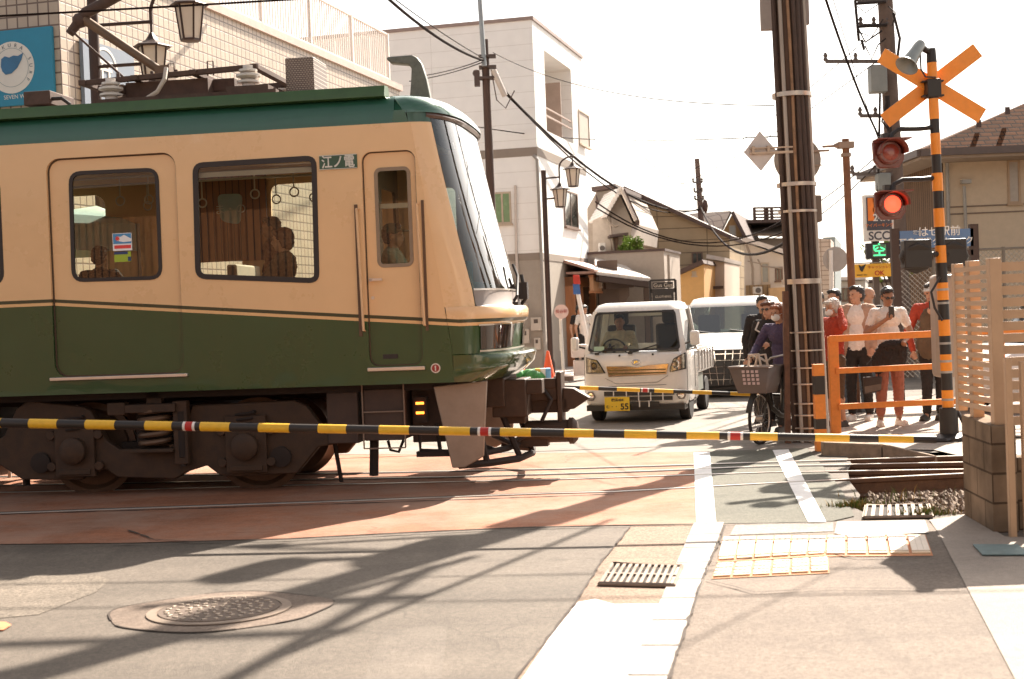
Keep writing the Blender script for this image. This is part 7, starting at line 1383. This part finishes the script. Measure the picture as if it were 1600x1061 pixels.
b = B(W); b.tube([(-.27, .42, 1.0), (-.24, .28, 1.02), (-.06, .22, .98), (0, .24, .93), (.06, .22, .98), (.24, .28, 1.02), (.27, .42, 1.0)], .013, 8); hbr = b.out('handlebar', m_rim, bk_)
for s_ in (-1, 1): b = B(W); b.tube([(s_*.255, .34, 1.01), (s_*.272, .45, .995)], .019, 8); b.tube([(s_*.2, .26, .99), (s_*.27, .26, .96)], .008, 5); b.out('grip', m_blkp, hbr)
b = B(W); Bk = [(-.17, -.20, .60), (.17, -.20, .60), (.17, .12, .60), (-.17, .12, .60), (-.245, -.27, .90), (.245, -.27, .90), (.245, .17, .90), (-.245, .17, .90)]
b.add(Bk, [(0,3,2,1), (0,1,5,4), (1,2,6,5), (2,3,7,6), (3,0,4,7)]); bs_ = b.out('basket', M('basket_grey', (.13, .10, .085), .6, var=.1), bk_); mo = bs_.modifiers.new('s', 'SOLIDIFY'); mo.thickness = .012
b = B(W); b.tube([Bk[4], Bk[5], Bk[6], Bk[7], Bk[4]], .012, 6); b.out('basket_rim', M('basket_edge', (.18, .14, .12), .6), bs_)
b = B(W)
for i in range(4):
    for j in range(4):
        u = -.085+i*.055; v = .70+j*.045; fz = (v-.6)/.3; y = -.20-.07*fz-.008
        b.box(u, u+.035, y-.002, y+.002, v, v+.03)
b.out('basket_holes', M('hole_pale', (.5, .38, .36), .7), bs_)
b = B(W); b.tube([(-.10, -.05, .88), (-.08, -.05, 1.03), (.03, -.05, 1.04), (.06, -.05, .88)], .016, 6); b.tube([(-.06, .05, .88), (-.03, .05, 1.02), (.07, .05, 1.03), (.1, .05, .88)], .016, 6); b.box(-.15, .15, -.15, .1, .62, .9); o = tag(b.out('shopping_bag', M('bag_cream', (.50, .40, .32), .8, var=.15), bevel=.03), 'cream handled bag sitting in the bicycle basket', 'bag')
b = B(W); b.box(-.035, .035, .66, .80, .34, .60); b.out('battery', M('battery_silver', (.42, .37, .33), .35, .3), bk_, bevel=.02)
b = B(W); b.tube([(-.07, .72, .85), (.07, .72, .85)], .03, 8); b.box(-.10, .10, .62, .86, .80, .88); b.box(-.08, .08, .95, 1.3, .62, .65); b.out('saddle', m_blkp, bk_, bevel=.03)
b = B(W); N_ = 14; b.add([(x, .0+.325*math.cos(R_(15+150*k/N_)), .30+.325*math.sin(R_(15+150*k/N_))) for k in range(N_+1) for x in (-.03, .03)], [(2*k, 2*k+1, 2*k+3, 2*k+2) for k in range(N_)]); b.tube([(-.1, .65, .28), (.1, .65, .28)], .01, 6); b.box(-.16, -.08, .6, .7, .2, .225); b.box(.08, .16, .6, .7, .33, .355); b.out('mudguard', m_bf, bk_)
b = B(W); b.lathe([(.04, 0), (.04, .05), (.02, .06)], Matrix.Translation((0, -.05, .585)) @ Matrix.Rotation(R_(90), 4, 'X'), 16); b.out('bike_lamp', m_chr, bk_)
# ================================================================== PEOPLE (local: facing -y, x to the right in the picture, figure 1.72 m)
def cap(b, p, q, r0, r1, n=10):
    p, q = Vector(p), Vector(q); b.tube([p, q], [r0, r1], n); b.ball(p, r0, n); b.ball(q, r1, n)
def remesh(b, name, mat, par, vox, sm=3, label=None, disp=0):
    o = b.out(name, mat, par, world=True, ang=180, label=label); mo = o.modifiers.new('r', 'REMESH'); mo.mode = 'VOXEL'; mo.voxel_size = vox; mo.use_smooth_shade = True
    if sm: m2 = o.modifiers.new('s', 'SMOOTH'); m2.factor = .5; m2.iterations = sm
    bpy.context.view_layer.update(); me = mesh_from(o)
    o.modifiers.clear(); old = o.data; o.data = me; bpy.data.meshes.remove(old)
    if disp:
        nn = [v.normal.copy() for v in me.vertices]
        for v, q in zip(me.vertices, nn): v.co += q*disp*mnoise.noise(v.co*55)
    return o
m_skin = M('skin', (.46, .25, .155), .55, var=.06); m_skin2 = M('skin_tan', (.30, .155, .09), .55, var=.06); m_lip = M('lips', (.30, .10, .08), .5); m_eye = M('eye_dark', (.02, .015, .012), .3); m_hair = M('hair_black', (.02, .014, .011), .45, var=.3, vs=40); m_hairb = M('hair_brown', (.10, .035, .015), .45, var=.3, vs=40); m_hairg = M('hair_grey', (.50, .45, .40), .6, var=.2, vs=40)
def cloth(name, c, v=.12): return M('cloth_'+name, c, .85, var=v+.12, vs=7, bump=.5, bs=22)
def rotm(yaw, pitch=0): return Matrix.Rotation(R_(yaw), 4, 'Z') @ Matrix.Rotation(R_(pitch), 4, 'X')
def hand(b, wr, el, palm=(0, -1, 0), curl=.5, side=1):
    wr = Vector(wr); d = (wr-Vector(el)).normalized(); pn = Vector(palm); pn = (pn-d*pn.dot(d)).normalized(); s_ = d.cross(pn)*side
    pc = wr+d*.05; cap(b, wr+d*.015, wr+d*.075, .026, .030, 8); b.ball(pc+s_*.012, (.028, .024, .028), 8); b.ball(pc-s_*.014, (.026, .022, .026), 8)
    for i, (o_, l) in enumerate(((-.027, .060), (-.009, .072), (.009, .068), (.026, .052))):
        a = wr+d*.085+s_*o_; c1 = a+(d*math.cos(curl*.7)+pn*math.sin(curl*.7))*l*.5; c2 = c1+(d*math.cos(curl*1.9)+pn*math.sin(curl*1.9))*l*.5
        cap(b, a, c1, .0095, .0088, 6); cap(b, c1, c2, .0088, .0075, 6)
    a = wr+d*.035-s_*.028; c1 = a+(d*.7-s_*.6+pn*.3).normalized()*.035; c2 = c1+(d*.85-s_*.1+pn*.5).normalized()*.028; cap(b, a, c1, .012, .010, 6); cap(b, c1, c2, .010, .0085, 6)
DEF = dict(R=((-.25, .02, 1.13), (-.24, -.06, .88)), Lf=((.25, .02, 1.13), (.24, -.06, .88)), LR=((-.10, -.02, .49), (-.11, .03, .08), (-.13, -.15, .03)), LL=((.10, -.02, .49), (.11, .03, .08), (.13, -.15, .03)))
def figure(label, p, rot, H_, pose=None, skin=None, top=None, sleeve='long', hem=.86, pants=None, plen=1.0, shoe=None, hair=None, hstyle='short', yaw=0, pitch=0, vox=.0085, lean=(0, 0), seat=None, palmR=(0, -1, 0), palmL=(0, -1, 0), curl=.6, glasses=False, mask=False, capm=None, group=None, wide=1.0, open_top=None, parent_M=None):
    ps = dict(DEF); ps.update(pose or {}); skin = skin or m_skin
    t = thing('person', label, 'person', p, rot, group) if parent_M is None else thing('person', label, 'person', parent_M @ Vector(p), rot, group)
    s_ = H_/1.72; W = WM[t.name] @ Matrix.Scale(s_, 4); z0 = 0 if seat is None else seat-.90
    T = W @ Matrix.Translation((0, 0, z0)); lx, ly = lean
    def up(v, f=1): return Vector((v[0]+lx*f, v[1]+ly*f, v[2]))
    pel = Vector((0, 0, .93)); sp = up((0, .01, 1.15), .45); ch = up((0, .005, 1.34), .85); nk = up((0, .01, 1.47), 1); hd = up((0, -.012, 1.605), 1.12)
    sh = {-1: up((-.175*wide, .01, 1.415)), 1: up((.175*wide, .01, 1.415))}
    arms = {-1: [Vector(q) for q in ps['R']], 1: [Vector(q) for q in ps['Lf']]}; legs = {-1: [Vector(q) for q in ps['LR']], 1: [Vector(q) for q in ps['LL']]}
    HM = T @ Matrix.Translation(hd) @ rotm(yaw, pitch)
    b = B(T); cap(b, pel, sp, .125*wide, .115*wide); b.ball(ch, (.155*wide, .105, .15)); b.ball(sp, (.135*wide, .10, .13)); b.ball(pel-Vector((0, 0, .03)), (.155*wide, .115, .12)); cap(b, ch+Vector((0, 0, .08)), nk, .07, .052); cap(b, nk, hd+Vector((0, .01, -.05)), .053, .05)
    for k in (-1, 1):
        e, w_ = arms[k]; cap(b, sh[k], e, .052, .040); cap(b, e, w_, .038, .025); cap(b, ch+Vector((0, 0, .06)), sh[k], .07, .055)
        kn, an, to = legs[k]; cap(b, Vector((k*.085, 0, .90)), kn, .085, .055); cap(b, kn, an, .053, .035); b.ball(kn.lerp(an, .3)+Vector((0, .015, 0)), .052)
        cap(b, an-Vector((0, 0, .02)), to, .035, .028)
    hand(b, arms[-1][1], arms[-1][0], palmR, curl, -1); hand(b, arms[1][1], arms[1][0], palmL, curl, 1)
    M0 = b.M; b.M = HM
    b.ball((0, .012, .025), (.074, .095, .095), 16); b.ball((0, -.018, -.045), (.058, .070, .068), 14); b.ball((0, -.055, -.090), (.028, .024, .020), 10); b.ball((0, -.045, .02), (.060, .048, .055), 12)
    cap(b, (0, -.088, .012), (0, -.107, -.024), .009, .013, 8); b.ball((-.011, -.098, -.028), .009, 6); b.ball((.011, -.098, -.028), .009, 6)
    cap(b, (-.018, -.088, -.055), (.018, -.088, -.055), .009, .009, 6); cap(b, (-.045, -.078, .026), (-.012, -.090, .026), .008, .008, 6); cap(b, (.045, -.078, .026), (.012, -.090, .026), .008, .008, 6)
    for k in (-1, 1): b.ball((k*.076, .010, -.005), (.010, .020, .030), 8)
    b.M = M0; body = remesh(b, 'body', skin, t, vox*s_, 2)
    b = B(HM)
    for k in (-1, 1): b.ball((k*.028, -.0885, .006), (.012, .006, .006), 8)
    b.out('eyes', m_eye, t)
    b = B(HM); b.ball((0, -.0965, -.056), (.020, .004, .0055), 8); b.out('mouth', m_lip, t)
    if hair is not None:
        b = B(HM)
        if hstyle == 'short': b.ball((0, .028, .045), (.083, .098, .090), 14); b.ball((0, .05, .0), (.080, .075, .085), 12); b.ball((0, -.035, .098), (.060, .050, .030), 10); b.ball((-.03, -.055, .088), (.045, .035, .028), 10)
        elif hstyle == 'long': b.ball((0, .025, .045), (.088, .100, .092), 14); b.ball((0, .055, -.01), (.090, .075, .12), 12); cap(b, (-.075, .02, .02), (-.08, .03, -.14), .03, .03); cap(b, (.075, .02, .02), (.08, .03, -.14), .03, .03); b.ball((0, .06, -.12), (.09, .05, .06), 10); cap(b, (-.06, -.06, .07), (.05, -.07, .085), .025, .025)
        elif hstyle == 'bob': b.ball((0, .022, .04), (.092, .104, .098), 14); b.ball((0, .05, -.02), (.092, .075, .085), 12); cap(b, (-.07, .0, .03), (-.078, .01, -.06), .026, .022); cap(b, (.07, .0, .03), (.078, .01, -.06), .026, .022); cap(b, (-.05, -.07, .075), (.05, -.07, .075), .024, .024)
        elif hstyle == 'bald': b.ball((0, .04, .0), (.078, .072, .05), 12)
        remesh(b, 'hair', hair, t, .008*s_, 1, disp=.009)
    if glasses:
        b = B(HM)
        for k in (-1, 1): b.ball((k*.032, -.094, .006), (.027, .010, .018), 12); b.tube([(k*.056, -.085, .012), (k*.080, .01, .010)], .004, 5)
        b.tube([(-.012, -.103, .010), (.012, -.103, .010)], .004, 5); b.out('sunglasses', M('sunglass_black', (.012, .01, .01), .12, coat=.5), t)
    if mask:
        b = B(HM); b.ball((0, -.056, -.052), (.060, .056, .050), 14); 
        for k in (-1, 1): b.tube([(k*.05, -.075, -.03), (k*.078, .0, .0)], .003, 4)
        b.out('face_mask', M('mask_white', (.74, .72, .69), .7), t)
    if capm is not None:
        b = B(HM); b.ball((0, .015, .055), (.086, .105, .080), 16); b.add([(x_, y_, .052+z_) for x_, y_, z_ in [(-.075, -.05, 0), (-.06, -.13, -.012), (0, -.165, -.01), (.06, -.13, -.012), (.075, -.05, 0), (.075, -.05, .01), (.06, -.13, 0), (0, -.165, .004), (-.06, -.13, 0), (-.075, -.05, .01)]], [(0,1,2,3,4), (5,6,7,8,9), (0,1,8,9), (1,2,7,8), (2,3,6,7), (3,4,5,6)]); b.out('cap', capm, t)
    if top is not None:
        b = B(T); g = .014; b.ball(ch, (.172*wide, .122, .152)); cap(b, pel.lerp(sp, .1), sp, .137*wide, .130*wide); b.ball(sp, (.150*wide, .118, .14)); b.ball((pel.x, pel.y, max(hem+.07, .90)), (.158*wide, .125, .09)); cap(b, ch+Vector((0, .01, .09)), nk-Vector((0, -.01, .03)), .085, .064)
        if hem < .80: cap(b, Vector((0, 0, .92)), Vector((0, 0, hem+.08)), .16*wide, .19*wide)
        for k in (-1, 1):
            e, w_ = arms[k]; cap(b, ch+Vector((0, 0, .055)), sh[k], .080, .063)
            if sleeve == 'long': cap(b, sh[k], e, .063, .053); cap(b, e, e.lerp(w_, .96), .052, .037); b.ball(e, .054, 10)
            else: cap(b, sh[k], sh[k].lerp(e, .58), .060, .055)
        remesh(b, 'top', top, t, .011*s_, 3, disp=.012)
    if open_top is not None:      # open cardigan / vest over the top
        b = B(T)
        for k in (-1, 1):
            e, w_ = arms[k]; cap(b, sh[k]+Vector((-k*.06, .0, .0)), Vector((k*.13, .0, hem+.02)), .092, .085); cap(b, sh[k]+Vector((-k*.08, .04, -.04)), Vector((k*.09, .06, hem+.02)), .09, .10)
            if sleeve == 'long' or True: cap(b, sh[k], e, .077, .064); cap(b, e, e.lerp(w_, .93), .063, .046)
        remesh(b, 'open_jacket', open_top, t, .012*s_, 3, disp=.010)
    if pants is not None:
        b = B(T); b.ball(pel-Vector((0, 0, .03)), (.165*wide, .125, .125))
        for k in (-1, 1):
            kn, an, to = legs[k]; hp = Vector((k*.085, 0, .90)); q = an+Vector((0, -.0, .03)); cap(b, hp, kn, .098, .072)
            if plen > .5: cap(b, kn, kn.lerp(q, min(1, (plen-.5)*2)), .070, .056)
        remesh(b, 'trousers', pants, t, .011*s_, 3, disp=.012)
    if shoe is not None:
        for k in (-1, 1):
            kn, an, to = legs[k]; b = B(T); hl = Vector((an.x, an.y+.03, to.z+.012)); cap(b, hl, Vector((to.x, to.y, to.z+.008)), .044, .036); cap(b, an+Vector((0, 0, -.01)), hl+Vector((0, -.03, .01)), .043, .045); dd = Vector((to.x-hl.x, to.y-hl.y, 0)); b.bar(hl-Vector((0, 0, .034))-dd*.15, Vector((to.x, to.y, hl.z-.034))+dd*.12, .085, .022)
            remesh(b, 'shoe', shoe, t, .009*s_, 2)
    return t, T, HM
CW = 'people waiting behind the orange railing'
c_white = cloth('white', (.72, .66, .60), .05); c_blk = cloth('black', (.022, .017, .015), .2); c_red = cloth('red', (.40, .05, .022), .1); c_brn = cloth('brown', (.11, .07, .04), .15); c_rust = cloth('rust', (.33, .12, .075), .1); c_tan = cloth('tan', (.42, .27, .19), .08); c_jean = cloth('jean', (.09, .12, .15), .2); c_pur = cloth('purple', (.085, .062, .115), .12); sh_w = M('shoe_white', (.70, .64, .58), .6, var=.1); sh_b = M('shoe_black', (.03, .024, .02), .5, var=.1)
def gp(px, Y): q = at(px, 600, Y); return (q.x-.035*(Y/17)*0, Y, .012)
# man with sunglasses and phone
t, T, HM = figure('man in white polo and sunglasses looking down at his phone, reddish trousers', gp(1391, 17.9), R_(4), 1.74, dict(R=((-.29, -.02, 1.17), (-.10, -.22, 1.33)), Lf=((.29, .02, 1.15), (.14, -.18, 1.05)), LR=((-.11, -.02, .49), (-.13, .02, .08), (-.17, -.13, .03)), LL=((.10, -.01, .49), (.11, .03, .08), (.13, -.14, .03))), m_skin2, c_white, 'short', .90, c_rust, .93, sh_w, m_hair, 'short', 0, 14, glasses=True, palmR=(.6, .3, .5), curl=.9, group=CW)
b = B(T); b.box(-.085, -.015, -.285, -.274, 1.35, 1.49, Matrix.Rotation(R_(-20), 4, 'X') @ Matrix.Translation((0, .49, -.09)) if False else Matrix.Identity(4)); tag(b.out('phone', m_blkp, bevel=.004), 'black phone held up by the man in the white polo', 'phone')
b = B(T); b.ball((.0, -.17, 1.0), (.20, .06, .07)); b.ball((-.07, -.16, .88), (.17, .055, .18)); b.ball((.08, -.16, .90), (.10, .055, .16)); b.ball((-.19, -.15, .80), (.09, .05, .15))
root = thing('held_jacket', 'black jacket draped over the arms of the man in the white polo', 'jacket', T @ Vector((0, -.15, .8))); remesh(b, 'jacket_cloth', c_blk, root, .013, 3, disp=.02)
q = T @ Vector((-.27, -.14, .58)); t2 = thing('tote_bag', 'black and grey tote bag hanging between the two men in white tops', 'bag', (q.x, q.y, q.z)); b = B(Matrix.Translation(q)); b.prism([(-.11, -.17), (.10, -.13), (.12, .05), (-.12, .05)], -.03, .03, XZ); b.out('bag_body', cloth('bagdark', (.05, .04, .035), .2), t2, bevel=.02); b = B(Matrix.Translation(q)); b.prism([(-.105, -.155), (.095, -.115), (.10, -.04), (-.11, -.07)], -.034, -.031, XZ); b.out('bag_panel', cloth('baggrey', (.14, .12, .10), .2), t2); b = B(Matrix.Translation(q)); b.tube([(-.08, 0, .04), (-.06, 0, .2), (.02, 0, .28), (.06, 0, .2), (.08, 0, .04)], .008, 6); b.out('bag_handle', c_blk, t2)
# man in T shirt and cardigan
t, T, HM = figure('tall man in white T shirt, open tan cardigan and black trousers looking left', gp(1343, 18.9), R_(-28), 1.78, dict(R=((-.27, .03, 1.14), (-.20, -.08, .92)), Lf=((.27, .05, 1.15), (.20, -.06, .93))), m_skin, c_white, 'short', .84, c_blk, 1, sh_w, m_hair, 'short', -32, -4, group=CW, open_top=c_tan)
# grey haired woman in red jacket
t, T, HM = figure('older woman with grey hair, white mask and red jacket, hand raised to her head', gp(1305, 18.1), R_(-60), 1.62, dict(R=((-.27, .0, 1.16), (-.18, -.14, .98)), Lf=((.30, -.10, 1.34), (.10, .04, 1.58))), m_skin, c_red, 'long', .82, c_brn, .62, sh_b, m_hairg, 'bob', 0, 4, mask=True, palmL=(-1, 0, 0), curl=.7, group=CW)
# behind: two men heads, bald man
figure('man with short dark hair behind the grey haired woman, looking left', gp(1308, 20.6), R_(-40), 1.76, None, m_skin, cloth('grey', (.30, .28, .26)), 'long', .84, c_jean, 1, sh_w, m_hair, 'short', -10, 0, .012, group=CW)
figure('dark haired man half hidden beside the big pole at the back of the crowd', gp(1283, 21.6), R_(-20), 1.74, None, m_skin2, cloth('cream', (.6, .5, .42)), 'long', .84, c_blk, 1, sh_b, m_hair, 'short', -10, 0, .012, group=CW)
figure('balding man in a dark patterned jacket behind the man in the cardigan', gp(1362, 20.3), R_(-35), 1.77, None, m_skin, cloth('pattern', (.06, .045, .04), .6), 'long', .80, c_jean, 1, sh_b, M('hair_thin', (.16, .10, .07), .6), 'bald', -20, 0, .012, group=CW)
# man in red jacket and white cap behind the signal post
t, T, HM = figure('man in red jacket and white cap holding a phone behind the striped signal post', gp(1459, 18.5), R_(-12), 1.78, dict(R=((-.29, .03, 1.12), (-.24, -.05, .88)), Lf=((.26, -.02, 1.16), (.03, -.24, 1.32)), LR=((-.08, -.02, .49), (-.09, .03, .08), (-.16, -.14, .03)), LL=((.09, .02, .49), (.08, .07, .08), (.03, -.10, .03))), m_skin, c_red, 'long', .86, c_blk, 1, sh_b, m_hair, 'short', -15, 10, capm=cloth('capwhite', (.72, .66, .6)), palmL=(-.5, .2, .6), curl=.8, group=CW)
b = B(T); b.ball((-.05, -.12, 1.22), (.11, .07, .20)); b.ball((-.06, -.11, .98), (.15, .09, .22)); root = thing('shoulder_bag', 'brown cross body bag worn over the red jacket', 'bag', T @ Vector((0, -.1, .8))); remesh(b, 'bag_body', c_brn, root, .013, 3, disp=.012)
b = B(T); b.box(-.05, .02, -.30, -.288, 1.36, 1.50); tag(b.out('phone', m_blkp, bevel=.004), 'black phone held by the man in the red jacket', 'phone')
# woman in black coat with sunglasses, person behind her
t, T, HM = figure('woman in a long black coat and sunglasses standing left of the cyclist', gp(1205, 17.7), R_(-35), 1.63, dict(R=((-.26, .0, 1.13), (-.22, -.06, .88)), Lf=((.25, -.05, 1.13), (.10, -.22, 1.15))), m_skin, c_blk, 'long', .62, c_blk, 1, sh_b, m_hairb, 'long', -5, 0, glasses=True)
b = B(T); b.tube([(-.10, -.10, 1.45), (-.12, -.16, 1.35), (-.02, -.175, 1.30), (.08, -.14, 1.38)], .012, 6); tag(b.out('necklace_cord', M('cord_pale', (.6, .55, .5), .4)), 'pale cord hanging on the front of the black coat', 'cord')
figure('person in black with dark hair just behind the woman in the long coat', gp(1196, 19.2), R_(-10), 1.70, None, m_skin, c_blk, 'long', .8, c_blk, 1, sh_b, m_hair, 'short', 10, 0, .012)
# cyclist
sp_ = WM[bk_.name] @ Vector((0, .74, 0))
t, T, HM = figure('cyclist in purple sweater, white mask and reddish hair gripping the handlebar', (sp_.x, sp_.y, 0), R_(-34), 1.60, dict(R=((-.30, -.14, 1.18), (-.275, -.38, 1.08)), Lf=((.29, -.14, 1.18), (.275, -.38, 1.08)), LR=((-.13, -.30, .62), (-.13, -.14, .26), (-.13, -.32, .20)), LL=((.15, -.16, .50), (.24, -.05, .10), (.26, -.23, .05))), m_skin, c_pur, 'long', .86, c_blk, 1, sh_b, M('hair_red', (.24, .075, .03), .5, var=.3, vs=40), 'bob', -18, 0, mask=True, lean=(0, -.10), palmR=(0, 0, -1), palmL=(0, 0, -1), curl=1.1)
# truck driver (in the truck frame)
Wt = WM[tr.name]; q = Wt @ Vector((-.34, .88, .80))
sitp = dict(R=((-.26, -.14, 1.18), (-.17, -.36, 1.20)), Lf=((.26, -.14, 1.18), (.17, -.36, 1.22)), LR=((-.12, -.42, .86), (-.12, -.50, .46), (-.12, -.62, .42)), LL=((.12, -.42, .86), (.12, -.50, .46), (.12, -.62, .42)))
figure('truck driver in a cream sweater behind the wheel of the mini truck', (q.x, q.y, q.z-.93), SANG, 1.66, sitp, m_skin2, cloth('creamtop', (.50, .44, .32)), 'long', .88, c_jean, 1, sh_b, m_hair, 'short', 8, 0, .012, palmR=(0, -1, 0), palmL=(0, -1, 0), curl=1.1)
# train driver and passengers
Wr = WM[train.name]
def onboard(label, s, y, z, rot, kw, H2=1.68):
    q = Wr @ Vector((s, y, z)); return figure(label, (q.x, q.y, q.z), TA+R_(rot), H2, vox=.012, **kw)
onboard('train driver in peaked cap and pale shirt seen through the cab window', 3.66, -.30, .86, 90, dict(pose=sitp, skin=m_skin, top=cloth('uniform', (.38, .36, .26)), sleeve='long', hem=.86, pants=c_blk, shoe=sh_b, hair=m_hair, capm=cloth('capgreen', (.12, .13, .08))), 1.66)
onboard('seated passenger with brown hair by the wide train window', 2.60, -.45, .84, -90, dict(pose=sitp, skin=m_skin, top=c_brn, hem=.86, pants=c_jean, shoe=sh_b, hair=m_hairb, hstyle='bob', yaw=15))
onboard('standing passenger with dark hair further back in the wide train window', 2.33, .05, 1.12, -60, dict( skin=m_skin2, top=cloth('darkred', (.16, .06, .03)), hem=.86, pants=c_jean, shoe=sh_b, hair=m_hair, hstyle='short', yaw=-20), 1.55)
onboard('passenger in dark jacket seated behind the door window', 0.30, .45, .80, 180, dict(pose=sitp, skin=m_skin, top=c_blk, hem=.86, pants=c_blk, shoe=sh_b, hair=m_hair, hstyle='short'))
# people at the shop door
for px, Yp, lab, c in ((917, 35.2, 'person in white at the shop door left of the mini truck', c_white), (909, 36.2, 'person in dark clothes further inside the shop doorway', c_blk)):
    q = gp(px, Yp); figure(lab, (q[0], q[1], .13), R_(20), 1.62, None, m_skin, c, 'short', .84, c_blk, 1, sh_b, m_hair, 'bob', 0, 0, .014)
